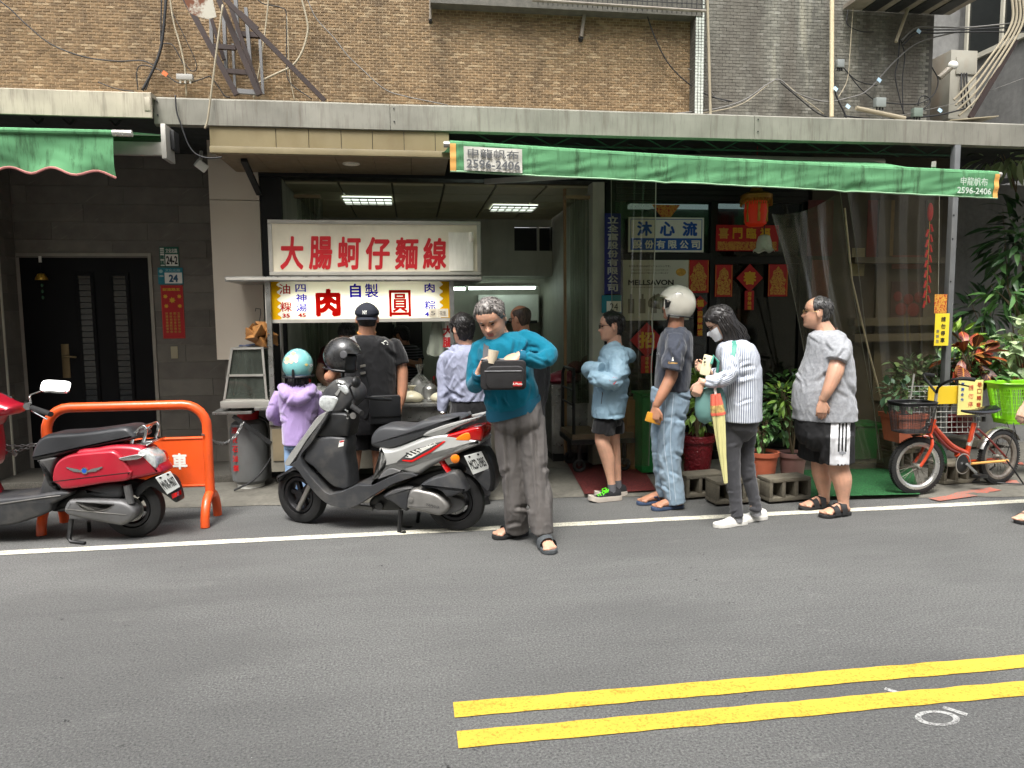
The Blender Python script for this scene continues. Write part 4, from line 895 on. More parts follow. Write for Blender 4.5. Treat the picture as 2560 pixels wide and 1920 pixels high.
def diamond(px,py,rpx,lab,chh,tail,Y=Yg,m_=None):
 c=PY(px,py,Y);r_=abs(PY(px+rpx,py,Y).x-c.x);e=empty('festive_diamond',c,lab,'decoration',group='red diamond couplets')
 MB().prism([(r_,0),(0,r_),(-r_,0),(0,-r_)],c,(1,0,0),(0,0,1),(0,-.004,0)).build('diamond',m_ or M_RED,e,flat=True)
 if chh:letters(e,chh,c.x,c.z,r_*.95,Y-.0045,M_GOLD,bold=.04)
 if tail:
  w=r_*.34;MB().box(c.x-w,c.x+w,Y-.004,Y-.0005,c.z-r_*.9-tail,c.z-r_*.9).build('tail',M_RED,e)
  vtext(e,'迎春納福',c.x,c.z-r_*.95,c.z-r_*.9-tail,Y-.0045,M_GOLD,bold=.02)
diamond(1874,695,33,'red diamond with gold spring character between two deity posters','春',.2)
diamond(1750,758,18,'small red diamond with hanging tail behind the white helmet','福',.27)
diamond(1617,850,42,'large dim red diamond low behind the plastic curtain','招',.18)
e,x0,x1,z0,z1=plate('festive_banner',1790,562,1945,628,Yg,M_RED,'wide red banner with gold characters above the glass door','banner',.004)
for k,chh in enumerate('喜門臨福'):letters(e,chh,x0+(x1-x0)*(.12+.22*k),z0+(z1-z0)*.68,(z1-z0)*.42,Yg-.0045,M_GOLD if k else M_GOLD2,bold=.03)
MB().box(x0+.02,x1-.02,Yg-.0052,Yg-.004,z0+.01,z0+(z1-z0)*.36).build('gold_pattern',M_GOLDP,e)
c=PY(1665,512,Yg);w_=PY(1700,512,Yg).x-c.x
e=empty('pennant',c,'gold patterned triangular pennant above the company sign','pennant');MB().prism([(-w_,0),(w_,0),(.3*w_,-.13),(0,-.17),(-.3*w_,-.13)],c,(1,0,0),(0,0,1),(0,-.004,0)).build('cloth',M_GOLDP,e,flat=True)
c=PY(1890,530,6.75);LN=empty('lantern',c,'lit red paper lantern with gold fringe under the awning','lantern')
b=MB();b.lathe([(.07,-.14),(.1,-.12),(.115,0),(.105,.1),(.08,.12)],12,c);b.build('shade',m_emit('lantern_paper',(190,44,16),.05),LN)
MB().lathe([(.115,.1),(.15,.12),(.155,.16),(.12,.18),(.06,.2),(.05,.24),(.001,.245)],16,c).build('crown',mat('lantern_gold',(150,106,30),.5,.3),LN)
for k in range(40):
 t_=2*math.pi*k/40;q=c+Vector((.15*math.cos(t_),.15*math.sin(t_),.12));MB().tube([q,q+Vector((0,0,-.06))],.005,4).build('fringe',MATS['lantern_gold'],LN)
MB().tube([c+Vector((0,0,.24)),Vector((c.x,c.y,3.2))],.004,5).build('cord',mat('red_cord',(120,30,30),.7),LN)
for k in range(6):
 t_=2*math.pi*k/6+.3;q=c+Vector((.1*math.cos(t_),.1*math.sin(t_),0));MB().box(q.x-.012,q.x+.012,q.y-.012,q.y+.012,q.z-.1,q.z+.08).build('gold_panel',M_GOLD2,LN)
c=PY(1910,612,6.72);e=empty('bell_lamp',c,'white bell-shaped glass lamp shade with scalloped rim','lamp')
b=MB();b.loft([[(c.x+r_*(1+(.08*math.cos(6*t)if z_<-.05 else 0))*math.cos(t),c.y+r_*math.sin(t),c.z+z_+(.012*math.cos(6*t)if z_<-.05 else 0))for t in np.linspace(0,2*math.pi,30,endpoint=False)]for r_,z_ in((.02,.1),(.055,.085),(.072,.03),(.078,-.03),(.105,-.065))],False);b.build('shade',mat('opal_glass',(206,208,196),.25),e)
MB().tube([c+Vector((0,0,.1)),Vector((c.x,c.y,3.2))],.006,6).build('stem',M_DARK,e)
# notice wall behind the right curtain
NY=7.05
nw=empty('cluttered_wall',(4.6,NY,0),'dim brown wall of shelves and posters behind the clear curtain','wall')
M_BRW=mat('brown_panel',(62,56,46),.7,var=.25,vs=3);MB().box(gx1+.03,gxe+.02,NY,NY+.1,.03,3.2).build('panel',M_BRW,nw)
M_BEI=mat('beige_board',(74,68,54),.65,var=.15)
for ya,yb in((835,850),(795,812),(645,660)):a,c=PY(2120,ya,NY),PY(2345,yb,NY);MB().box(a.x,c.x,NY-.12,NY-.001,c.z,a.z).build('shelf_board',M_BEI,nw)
for xa,xb_,lab in((2195,2205,''),(2315,2330,'')):a,c=PY(xa,500,NY),PY(xb_,1000,NY);MB().box(a.x,c.x,NY-.03,NY-.0005,c.z,a.z).build('upright',M_BEI,nw)
def poster(xa,ya,xb_,yb,c_,lab,extra=None):
 e,x0,x1,z0,z1=plate('wall_poster',xa,ya,xb_,yb,NY-.002,mat('poster_%d_%d_%d'%c_,c_,.6,var=.25,vs=12),lab,'poster',.003)
 if extra:extra(e,x0,x1,z0,z1)
def tomatoes(e,x0,x1,z0,z1):
 for u,v_,r_ in((.3,.3,.07),(.65,.28,.075),(.5,.55,.06),(.2,.62,.055),(.8,.6,.06)):MB().ell((x0+(x1-x0)*u,NY-.004,z0+(z1-z0)*v_),(r_,.004,r_)).build('printed_tomato',mat('tomato_print',(92,34,28),.5),e)
poster(2228,703,2312,802,(58,40,34),'dark poster of red tomatoes behind the curtain',tomatoes)
poster(2230,638,2312,672,(96,48,36),'orange-red paper strip above the tomato poster')
poster(2205,500,2232,640,(112,92,54),'faded tan hanging scroll behind the curtain')
poster(2170,500,2200,648,(104,34,26),'dark red vertical couplet behind the curtain')
poster(2020,500,2080,640,(86,24,22),'deep red cloth poster behind the gathered curtain')
poster(2030,650,2070,760,(120,70,56),'brownish picture with pale green top behind the gathered curtain')
poster(2130,620,2160,690,(126,118,84),'pale yellowish notice beside the bamboo stick')
p=PY(2326,520,6.5);e=empty('firecracker_string',(p.x,6.5,p.z-.9),'hanging string of red paper firecrackers beside the pole','decoration')
MB().ell(p+Vector((0,0,-.04)),(.03,.02,.09)).build('tassel_knot',M_RED,e)
for k in range(16):
 q=p+Vector((.012*(-1)**k,0,-.16-k*.05));MB().tube([q,q+Vector((.02*(-1)**k,0,-.07))],.011,8).build('cracker',M_RED,e)
MB().tube([p,p+Vector((0,0,-.95))],.003,5).build('string',M_GOLD2,e)
M_HEM=mat('plastic_hem',(120,118,106),.35)
# plastic curtains hung from the canopy
def curtain(name,poly,Y,amp,freq,label,nx=60,ny=26,sag=0,mt=None):
 L,Rr=poly;e=empty(name,PY(L[-1][0],L[-1][1],Y),label,'curtain');rows=[]
 Lp=crom([PY(x,y,Y)for x,y in L],12);Rp=crom([PY(x,y,Y)for x,y in Rr],12);n=min(len(Lp),len(Rp))
 for j in range(ny+1):
  s=j/ny*(n-1);i0=min(int(s),n-2);f_=s-i0
  a=Vector(Lp[i0]).lerp(Vector(Lp[i0+1]),f_);c=Vector(Rp[i0]).lerp(Vector(Rp[i0+1]),f_);row=[]
  for i in range(nx+1):
   u=i/nx;q=a.lerp(c,u);d=amp*(math.sin(u*freq*6.28+1.5*math.sin(j*.11)+2.2*noise.noise((u*3,j*.06,Y)))+.12*math.sin(u*freq*15+j*.2))*(.6+.4*j/ny)
   q=q+Vector((.3*d,d,-sag*4*u*(1-u)*(1-.6*j/ny)));row.append(tuple(q))
  rows.append(row)
 MB().sheet(rows).build('sheet',mt or M_PVC2,e,fixn=False)
 for side in(0,-1):MB().tube([r_[side]for r_ in rows],.0035,5).build('edge_hem',M_HEM,e)
 return e
curtain('plastic_curtain',([(1528,440),(1530,800),(1535,1160)],[(1640,440),(1632,800),(1622,1165)]),6.3,.012,4,'clear plastic curtain over the company sign',)
curtain('plastic_curtain',([(1930,535),(1985,740),(2060,1150)],[(2100,478),(2135,750),(2206,1155)]),6.3,.022,2.6,'clear plastic curtain gathered aside behind the grey shirt',sag=.07,mt=glassy('hazy_curtain',(228,222,206),.88,.2,.2,(138,132,116),.3))
curtain('plastic_curtain',([(2112,430),(2150,700),(2200,1150)],[(2350,430),(2346,760),(2342,1090)]),6.22,.011,3.2,'wide clear plastic curtain beside the steel pole')
tag(MB().tube([PY(2112,520,6.18),PY(2130,700,6.17),PY(2170,870,6.17),PY(2204,1000,6.17)],.008,7).build('bamboo_stick',mat('bamboo',(176,160,128),.55,var=.2,vs=20)),'thin bamboo stick clipped along the curtain edge','stick')
tag(MB().tube([tuple(q)for q in crom([PY(1640,420,6.24),PY(1638,600,6.24),PY(1630,800,6.24),PY(1634,850,6.24),PY(1628,930,6.24),PY(1636,1060,6.24)],6)],.004,6).build('cord',mat('white_cord',(200,198,186),.6)),'thin white cord hanging beside the white helmet','cord')
# awnings
def m_canvas(name,c):
 m=bpy.data.materials.new(name);m.use_nodes=True;t=m.node_tree;t.nodes.clear();N=NT.__new__(NT);N.mat=m;N.t=t;N.n=t.nodes
 o=t.nodes.new('ShaderNodeOutputMaterial');p=N.pos();a=N.noise(N.map(p,(8,8,1)),2.6,6,.7);b=N.noise(p,2.5,4);f=N.noise(N.map(p,(40,40,4)),2,3)
 col=N.mix(N.ramp(b,[(.3,0),(.7,1)]),tuple(x*.82 for x in lin(c)),tuple(x*1.12 for x in lin(c)))
 col=N.mix(N.ramp(a,[(.5,0),(.68,.75)]),col,lin((58,78,56)));col=N.mix(N.ramp(f,[(.6,0),(.8,.35)]),col,lin((40,60,44)))
 d=t.nodes.new('ShaderNodeBsdfDiffuse');k=t.nodes.new('ShaderNodeBsdfTranslucent');x=t.nodes.new('ShaderNodeMixShader');x.inputs[0].default_value=.1
 N.l(col,d.inputs[0]);N.l(col,k.inputs[0]);N.l(d.outputs[0],x.inputs[1]);N.l(k.outputs[0],x.inputs[2]);N.l(x.outputs[0],o.inputs[0]);return m
M_GCAN=m_canvas('green_canvas',(98,150,108));M_OTRIM=mat('orange_trim',(214,160,84),.6,var=.15);M_PTRIM=mat('pink_trim',(170,110,104),.7,var=.15)
AY=4.9
aw=empty('awning',(2.3,AY,2.4),'long green canvas awning with phone number over the queue','awning')
Lt,Rt=PY(1124,361,AY),PY(2492,437,AY);zdl,zdr=PY(1130,429,AY).z,PY(2502,497,AY).z
Nn=90;top=[Lt.lerp(Rt,i/Nn)+Vector((0,0,-.012*math.sin(3.14*i/Nn)))for i in range(Nn+1)]
MB().tube(top,.026,10).build('front_bar',M_GCAN,aw)
MB().tube([Lt+Vector((-.04,0,0)),Lt+Vector((-.0,0,0))],.02,10).build('bar_end',M_ALU,aw);MB().tube([Rt,Rt+Vector((.03,0,0))],.02,10).build('bar_end',M_ALU,aw)
rows=[]
for j in range(13):
 v_=j/12;row=[]
 for i in range(Nn*3+1):
  u=i/(Nn*3);b0=Lt.lerp(Rt,u);zb4=zdl+(zdr-zdl)*u
  seam=sum(math.exp(-((u-s)/.012)**2)for s in(.365,.70));tri=math.sin(u*60+v_*4)*math.exp(-((u-.365)/.06)**2)+math.sin(u*60-v_*4)*math.exp(-((u-.7)/.06)**2)
  d=.011*noise.noise((u*16+v_*3.2,v_*1.6,4))+.008*noise.noise((u*44+v_*5,v_*3,9))-.02*seam*v_*(1-v_)*2+.007*tri
  row.append((b0.x,AY-.026+d*(.3+v_)+.012*v_,(b0.z-.012*math.sin(3.14*u))*(1-v_)+(zb4-.006*seam+.002*noise.noise((u*30,0,0)))*v_))
 rows.append(row)
MB().sheet(rows).build('valance',M_GCAN,aw,fixn=False,angle=180)
MB().tube(rows[-1][::3],.006,6).build('valance_hem',mat('pale_green_hem',(140,176,140),.6),aw)
for s in(0,-1):
 rr2=[r_[s]for r_ in rows];b=MB();dxx=.04*(1 if s==0 else-1);b.sheet([[(p[0],p[1]-.004,p[2])for p in rr2],[(p[0]+dxx,p[1]-.005,p[2])for p in rr2]]);b.build('orange_edge',M_OTRIM,aw,fixn=False)
rows2=[[(lambda q:(q.x,AY+(6.35-AY)*v_,q.z*(1-v_)+2.99*v_-.02*math.sin(3.14*v_)))(Lt.lerp(Rt,i/40))for i in range(41)]for v_ in np.linspace(0,1,9)]
MB().sheet(rows2).build('roof_cloth',M_GCAN,aw,fixn=False,angle=180)
MB().tube([(Lt.x-.05,6.37,2.99),(Rt.x+.1,6.37,2.99)],.035,10).build('roller',M_ALU,aw)
for x in(Lt.x+.35,Rt.x-.5):MB().bar((x,AY+.03,2.66),(x+.75,5.9,2.72),.03,.04).build('folding_arm',M_ALU,aw);MB().bar((x+.75,5.9,2.72),(x+.1,6.9,2.85),.035,.045).build('folding_arm',M_ALU,aw)
def on_val(body,ua,ub,va,vb,m_,bold=.03,lift=.03):
 xa,xb_=Lt.x+(Rt.x-Lt.x)*ua,Lt.x+(Rt.x-Lt.x)*ub;um=(ua+ub)/2;zt_=Lt.z+(Rt.z-Lt.z)*um;zb4=zdl+(zdr-zdl)*um
 za,zc_=zt_+(zb4-zt_)*va,zt_+(zb4-zt_)*vb;tl_=math.atan2(Rt.z-Lt.z,Rt.x-Lt.x)
 return letters(aw,body,(xa+xb_)/2,(za+zc_)/2,za-zc_,AY-.026-lift,m_,bold=bold,w=xb_-xa,tilt=tl_)
b=MB();ua,ub=.022,.118;rws=[]
for v_ in np.linspace(.1,.98,6):
 rws.append([(Lt.x+(Rt.x-Lt.x)*u,AY-.05+.008*noise.noise((u*90,v_*4,0)),(Lt.z+(Rt.z-Lt.z)*u)*(1-v_)+(zdl+(zdr-zdl)*u)*v_)for u in np.linspace(ua,ub,16)])
b.sheet(rws);b.build('white_patch',mat('dirty_white_canvas',(196,194,184),.7,var=.12,vs=12,stain=((110,110,104),.6,9,(1,1,.4))),aw,fixn=False)
M_PINK_=mat('faded_black_print',(84,86,88),.7,var=.2,vs=60)
on_val('申龍帆布',.028,.112,.18,.5,M_PINK_,.01,.034);on_val('2596-2406',.026,.114,.58,.9,M_PINK_,.02,.034)
M_FWP=mat('faded_white_print',(176,190,176),.7,var=.25,vs=50)
on_val('申龍帆布',.918,.972,.22,.56,M_FWP,.0,.02);on_val('2596-2406',.912,.98,.64,.9,M_FWP,.02,.02)
A2=5.6
al=empty('awning',(-3.2,A2,2.6),'short green scalloped awning with pink trim in the corner','awning')
xe=PY(283,345,A2).x;zt4=PY(200,338,A2).z
nW=90;rows=[]
def sc_z(x):
 px_u=(x-xe)/.30
 return PY(100,425,A2).z+.022*math.cos(px_u*6.283+2.4)-.03*max(0,1+(x-xe)/.5)
for j in range(11):
 v_=j/10;rows.append([])
 for i in range(nW+1):
  x=xe-3.2+3.2*i/nW;d=.03*math.sin(x*7+v_*2.5)*v_+.02*noise.noise((x*5-v_*3,v_*2,1))*v_
  rows[-1].append((x,A2+d,zt4*(1-v_)+sc_z(x)*v_))
MB().sheet(rows).build('valance',M_GCAN,al,fixn=False,angle=180)
MB().tube(rows[-1],.009,6).build('scallop_trim',M_PTRIM,al)
MB().tube([(xe-3.2,A2,zt4+.02),(xe+.0,A2,zt4+.02)],.022,10).build('front_bar',M_GCAN,al)
MB().tube([(xe,A2,zt4+.02),(xe+.13,A2,zt4+.02)],.024,12).build('bar_end',mat('bright_aluminium',(206,206,200),.3,.8),al)
xr2=PY(415,350,5.95).x
MB().sheet([[(xe-3.2,A2,zt4+.04),(xe,A2,zt4+.04)],[(xe-3.2,5.95,zt4+.1),(xr2,5.95,zt4+.1)]]).build('roof_cloth',M_GCAN,al,fixn=False)
MB().tube([(xe-3.2,5.98,zt4+.06),(xr2,5.98,zt4+.06)],.045,14).build('roller',mat('dark_green_roll',(36,66,34),.6),al)
zz=PY(350,372,5.95).z;MB().box(xe-3,xr2-.02,5.93,5.97,zz-.05,zz+.05).build('cassette_rail',M_ALU,al,bevel=.006)
MB().box(xr2-.005,xr2+.03,5.85,6.05,zz-.09,zt4+.16).build('end_bracket',M_ALU,al,bevel=.004)
MB().box(xr2+.032,xr2+.06,5.95,6.08,zz-.0,zt4+.14).build('motor_box',M_DARK,al,bevel=.006)
for k,(px,Y,r_,n_,lab)in enumerate(((716,6.95,.05,7,'stack of white bowls beside the rear stall post'),(742,7.05,.045,5,'low stack of white bowls behind the child'),(1012,7.08,.05,6,'stack of white bowls behind the soup bags'))):
 x=XY(px,Y);e=empty('bowl_stack',(x,Y,CZT),lab,'bowls')
 for j in range(n_):MB().lathe([(r_*.5,0),(r_,.04),(r_*.96,.04),(r_*.46,.006)],18,(x,Y,CZT+.002+j*.018)).build('bowl',M_WHITE,e)
for k,(px,Y,c,lab)in enumerate(((1100,7.0,(150,40,30),'red sauce bottle behind the pale sleeve'),(1082,7.02,(70,44,26),'brown sauce bottle behind the soup bags'),(768,6.98,(200,190,150),'pale sauce bottle behind the child'))):
 x=XY(px,Y);e=empty('sauce_bottle',(x,Y,CZT),lab,'bottle');MB().lathe([(.026,.001),(.028,.02),(.028,.11),(.012,.14),(.011,.17),(.001,.17)],14,(x,Y,CZT)).build('bottle',mat('sauce_%d'%k,c,.3),e);MB().lathe([(.014,.165),(.014,.185),(.004,.2)],10,(x,Y,CZT)).build('cap',M_RED if k else M_WHITE,e)
# vehicles
def smooth_poly(p,n=4,closed=True):
 P=[np.array(q,float)for q in p];N=len(P);out=[]
 for i in range(N):
  p0,p1,p2,p3=P[i-1],P[i],P[(i+1)%N],P[(i+2)%N]
  for k in range(n):
   t=k/n;out.append(0.5*(2*p1+(p2-p0)*t+(2*p0-5*p1+4*p2-p3)*t*t+(3*p1-p0-3*p2+p3)*t**3))
 return out
def inset(poly,d):
 P=[np.array(q,float)for q in poly];N=len(P);A=sum(P[i][0]*P[(i+1)%N][1]-P[(i+1)%N][0]*P[i][1]for i in range(N));sg=1 if A>0 else-1;out=[]
 for i in range(N):
  e1=P[i]-P[i-1];e2=P[(i+1)%N]-P[i];n1=np.array((-e1[1],e1[0]))/(np.linalg.norm(e1)+1e-9);n2=np.array((-e2[1],e2[0]))/(np.linalg.norm(e2)+1e-9)
  n=n1+n2;L=np.linalg.norm(n);n=n/L if L>1e-6 else n1;out.append(P[i]+n*sg*d)
 return out
def pillow(poly,y0,y1,r,rin=None,sm=4,m=0,b=None):
 b=b or MB();q=smooth_poly(poly,sm)if sm>1 else poly;rin=r if rin is None else rin;rings=[]
 for a in(90,60,30,0):rings.append(([(p[0],p[1])for p in inset(q,rin*(1-math.cos(R(a))))],y0+r*(1-math.sin(R(a)))))
 for a in(0,30,60,90):rings.append(([(p[0],p[1])for p in inset(q,rin*(1-math.cos(R(a))))],y1-r*(1-math.sin(R(a)))))
 b.loft([[(p[0],y,p[1])for p in rg]for rg,y in rings],True,m);return b
def wheel(parent,cx,cz,r,w,rim_r,name='wheel',spokes=5,dirv=None,cy=0.0,knob=0,m_tyre=None,m_rim=None,disc=True,thin=False):
 a=dirv or 0.0;M3=Matrix.Rotation(a,3,'Z');o=Vector((cx,cy,cz))
 def T(b):b.v=[tuple(o+M3@Vector(p))for p in b.v];return b
 b=MB();prof=[(-w*.5,r-w*.75),(-w*.52,r-w*.4),(-w*.38,r-w*.1),(0,r),(w*.38,r-w*.1),(w*.52,r-w*.4),(w*.5,r-w*.75),(0,r-w*.8)]
 n=44;b.loft([[((q[1])*math.cos(t),q[0],q[1]*math.sin(t))for q in prof]for t in np.linspace(0,2*math.pi,n,endpoint=False)],False,0,True)
 if knob:
  for k in range(knob):
   t=2*math.pi*k/knob
   for s in(-1,1):
    M_=Matrix.Rotation(-t,3,'Y');c=M_@Vector((r-.002,s*w*.3,0));b.obox(c,(.012,w*.24,.6*2*math.pi*r/knob),M_)
 tyre=T(b).build('tyre' if False else name,m_tyre or M_TYRE,parent,world=False)
 b=MB();rr=rim_r;pr=[(-w*.45,rr),(-w*.45,rr-.02),(-w*.2,rr-.035),(w*.2,rr-.035),(w*.45,rr-.02),(w*.45,rr),(0,rr+.012)]
 b.loft([[(q[1]*math.cos(t),q[0],q[1]*math.sin(t))for q in pr]for t in np.linspace(0,2*math.pi,36,endpoint=False)],False,0,True)
 T(b).build('rim',m_rim or M_RIMD,tyre,world=False)
 if spokes:
  b=MB()
  if thin:
   for k in range(spokes):
    t=2*math.pi*k/spokes;h=.02 if k%2 else-.02;t2=t+(.5 if(k//2)%2 else-.5);b.tube([(.018*math.cos(t2),h,.018*math.sin(t2)),(rr*.97*math.cos(t),0,rr*.97*math.sin(t))],.0014,4)
   T(b).build('spokes',M_SPOKE,tyre,world=False)
  else:
   for k in range(spokes):
    t=2*math.pi*k/spokes;b.bar((.03*math.cos(t),0,.03*math.sin(t)),((rr-.02)*math.cos(t+.18),0,(rr-.02)*math.sin(t+.18)),.03,.035,up=Vector((0,1,0)))
   T(b).build('spokes',m_rim or M_RIMD,tyre,world=False,bevel=.004)
 T(MB().lathe([(.035 if not thin else.018,-.045),(.035 if not thin else.018,.045)],16,(0,0,0),Matrix.Rotation(R(90),3,'X'))).build('hub',M_RIMD if not thin else M_ALU,tyre,world=False,bevel=.004)
 if disc:T(MB().lathe([(.09,.048),(.09,.052)],28,(0,0,0),Matrix.Rotation(R(-90),3,'X'))).build('brake_disc',M_STEEL,tyre,world=False)
 return tyre
M_RIMD=mat('dark_alloy',(40,40,42),.42,.6);M_SPOKE=mat('spoke_steel',(96,90,84),.5,.7)
def car_paint(name,c,metal=.0,rough=.32,coat=.6):return mat(name,c,rough,metal,var=.04,vs=3,coat=coat,obj=True,stain=((90,84,76),.18,6,(1,1,1)))
M_SILV=car_paint('silver_paint',(168,168,164),.45,.38,.4);M_REDP=car_paint('crimson_paint',(172,22,44),.25,.36,.5)
M_PLG=mat('grey_plastic',(48,49,51),.52,var=.12,vs=8,obj=True,stain=((110,106,98),.35,7,(1,1,1)));M_PLB=mat('black_plastic',(15,16,17),.45,var=.12,obj=True,stain=((70,68,64),.25,6,(1,1,1)))
M_SEAT=mat('seat_vinyl',(58,59,61),.5,var=.08,obj=True,bump=.25,bs=220,bd=.002);M_SEAT2=mat('seat_vinyl_dark',(44,45,47),.42,var=.08,obj=True,bump=.2,bs=200,bd=.002)
M_CHROME=mat('chrome',(210,210,208),.14,1.0,var=.03);M_CAST=mat('cast_aluminium',(138,136,132),.45,.7,var=.12,obj=True,vs=14);M_CASTD=mat('painted_casting',(96,96,96),.5,.3,var=.15,obj=True,vs=10,stain=((60,56,50),.5,6,(1,1,1)))
M_TAIL=mat('tail_red',(190,12,10),.12,var=.05,coat=.6);M_AMB=mat('amber_lens',(226,120,14),.15,var=.05,coat=.5);M_LENS=mat('clear_lens',(196,200,198),.08,.35,var=.3,vs=40,coat=.5)
def plate_obj(parent,corners,text,m_edge=M_WHITE):
 tl_,tr2,br_,bl_=[Vector(c)for c in corners];ax=(tr2-tl_);ay=(tl_-bl_);n=ax.cross(ay).normalized();W_=ax.length;H_=ay.length
 b=MB();b.add([bl_,br_,tr2,tl_,bl_-n*.004,br_-n*.004,tr2-n*.004,tl_-n*.004],[(0,1,2,3),(7,6,5,4),(0,4,5,1),(1,5,6,2),(2,6,7,3),(3,7,4,0)])
 pl=b.build('licence_plate',m_edge,parent,world=False,bevel=.002,seg=1)
 tb=text_mb(text,1,.0008,.02);a=np.array(tb.v);w=a[:,0].max()-a[:,0].min();h=a[:,1].max()-a[:,1].min();c=(tl_+tr2+br_+bl_)/4-ay*.04
 tb.v=[tuple(c+ax*(p[0]/w*.86)+ay*(p[1]/h*.5)+n*(.001+min(p[2],.0012)))for p in tb.v];tb.build('lettering',M_BLACK,pl,world=False,flat=True,fixn=False)
 for s in(.25,.75):
  q=tl_.lerp(tr2,s)-ay*.1;MB().lathe([(.008,0),(.008,.003)],8,q,Matrix((ax.normalized(),ay.normalized(),n)).transposed()).build('bolt',M_BLACK,pl,world=False)
 return pl
rc,fc=PZ(1140,1325),PZ(758,1305)
hd=(fc-rc);hd.z=0;WB=hd.length;hd.normalize();ang=math.atan2(hd.y,hd.x)
sc=empty('motor_scooter',rc,'silver and grey motor scooter with red tail lamp on its stand','scooter',rz=ang)
def Q(zx,zy,off=0.0):
 lf=Vector((-hd.y,hd.x,0));return on_plane(640+zx/3.456,900+zy/3.456,rc+lf*off,hd)
def QP(pts,off=0.0):return[Q(x,y,off)for x,y in pts]
def part(name,pts,y0,y1,r,m_,parent=None,off=None,sm=4,rin=None):
 return pillow(QP(pts,(y1 if off is None else off)),y0,y1,r,rin,sm).build(name,m_,parent or sc,world=False,angle=50)
RW=.222
fs,fz=Q(405,1188,0);rs,rz_=Q(1728,1262,0)
TURN=R(14)
wheel(sc,fs,RW,RW,.10,.135,cy=.0,dirv=-TURN,spokes=6,disc=False)
wheel(sc,rs,RW,RW,.105,.135,spokes=6)
a=Q(455,1115,.06);c=Q(372,1290,.06)
for y in(-.075,.075):MB().tube([(a[0]+(a[0]-c[0])*.9,y,a[1]+(a[1]-c[1])*.9),(c[0],y,c[1])],.019,12).build('fork',M_CAST,sc,world=False)
part('front_fender',[(170,1010),(230,975),(340,930),(430,1000),(450,1090),(400,1010),(330,985),(250,1005),(190,1060)],-.06,.06,.02,M_PLB)
part('floor_skirt',[(285,915),(345,868),(385,835),(402,905),(470,1000),(560,1100),(640,1158),(800,1112),(880,1078),(1010,1078),(1240,972),(1390,1000),(1190,1072),(1000,1182),(900,1247),(800,1285),(650,1264),(560,1207),(470,1112),(390,1002),(335,932)],-.19,.19,.03,M_PLG,rin=.006,sm=2)
part('shield_rim',[(385,838),(345,868),(420,730),(520,590),(606,456),(626,470),(548,602),(474,722),(404,802)],-.185,.185,.02,M_PLG,rin=.003,sm=2)
part('front_apron',[(612,445),(540,475),(480,545),(400,660),(300,790),(262,850),(243,885),(252,914),(292,916),(346,846),(396,768),(446,690),(526,588),(596,496)],-.17,.17,.05,M_SILV,rin=.008,sm=2)
part('inner_panel',[(455,720),(505,668),(765,672),(768,800),(806,1100),(705,1112),(620,1065),(485,925),(400,855)],-.05,.155,.03,M_PLG,rin=.02,sm=2)
part('upper_inner_panel',[(615,470),(700,455),(805,480),(792,640),(762,666),(505,662),(560,570)],-.05,.15,.03,M_PLB,rin=.02,sm=2)
part('glove_hook',[(745,600),(790,575),(825,605),(800,650),(760,660),(740,640)],.0,.04,.01,M_PLB)
part('key_fob',[(748,640),(795,610),(805,640),(770,662)],.04,.05,.004,M_RED,sm=2)
part('warning_sticker',[(722,700),(762,692),(755,745),(708,755)],.152,.158,.002,M_WHITE,sm=1)
part('sticker_band',[(725,701),(761,694),(759,707),(722,714)],.157,.1595,.001,M_RED,sm=1)
hc=part('headset_cowl',[(690,165),(765,172),(850,240),(866,330),(812,400),(740,462),(640,467),(566,425),(548,372),(575,290),(620,220)],-.125,.13,.05,M_PLG,off=.1,rin=.03)
part('headlight',[(556,330),(600,300),(720,320),(700,400),(655,452),(580,425),(553,385)],-.11,.137,.035,M_LENS,off=.11,rin=.012)
part('chrome_strip',[(700,172),(770,180),(780,215),(720,300),(700,300),(735,225)],-.1,.138,.02,M_SILV,off=.1)
part('speedometer',[(720,200),(790,215),(820,270),(790,300),(730,250)],-.06,.14,.02,M_LENS,off=.1)
g0,g1=Q(850,392,.2),Q(930,455,.34)
MB().tube([(g0[0]+.06,.08,g0[1]+.03),(g0[0],.22,g0[1]),(g1[0],.36,g1[1])],.012,8).build('handlebar',M_PLB,sc,world=False)
MB().tube([(g0[0]-.005,.24,g0[1]-.005),(g1[0],.37,g1[1])],[.0175,.0175],12).build('grip',M_TYRE,sc,world=False)
h0,h1=Q(775,430,.2),Q(800,500,.28);MB().tube([(h0[0],.2,h0[1]),((h0[0]+h1[0])/2-.01,.24,(h0[1]+h1[1])/2+.015),(h1[0],.3,h1[1])],[.008,.007,.008],8).build('brake_lever',M_CHROME,sc,world=False)
MB().tube([(g0[0]+.06,-.08,g0[1]+.03),(g0[0]+.02,-.22,g0[1]),(g0[0]-.06,-.36,g0[1]-.02)],.014,8).build('handlebar',M_PLB,sc,world=False)
k0=Q(843,480,.16);MB().lathe([(.024,0),(.024,.006)],16,(k0[0],.165,k0[1]),Matrix.Rotation(R(-90),3,'X')).build('ignition_lock',M_CAST,sc,world=False)
m0=Q(870,188,.22);m1=Q(838,330,.16)
MB().tube([tuple(p)for p in crom([(m1[0],.15,m1[1]),(m1[0]+.012,.17,m1[1]+.06),(m1[0]+.002,.2,m1[1]+.09),(m0[0],.22,m0[1])],5)],.008,8).build('mirror_stem',M_PLB,sc,world=False)
MB().ell((m0[0],.23,m0[1]),(.028,.055,.042),nu=20).build('mirror',M_PLB,sc,world=False)
m2=Q(752,150,-.16);MB().tube([(m2[0]+.01,-.14,m2[1]-.06),(m2[0],-.16,m2[1]),(m2[0]+.0,-.17,m2[1]+.1)],.012,8).build('mirror_stem',M_PLB,sc,world=False)
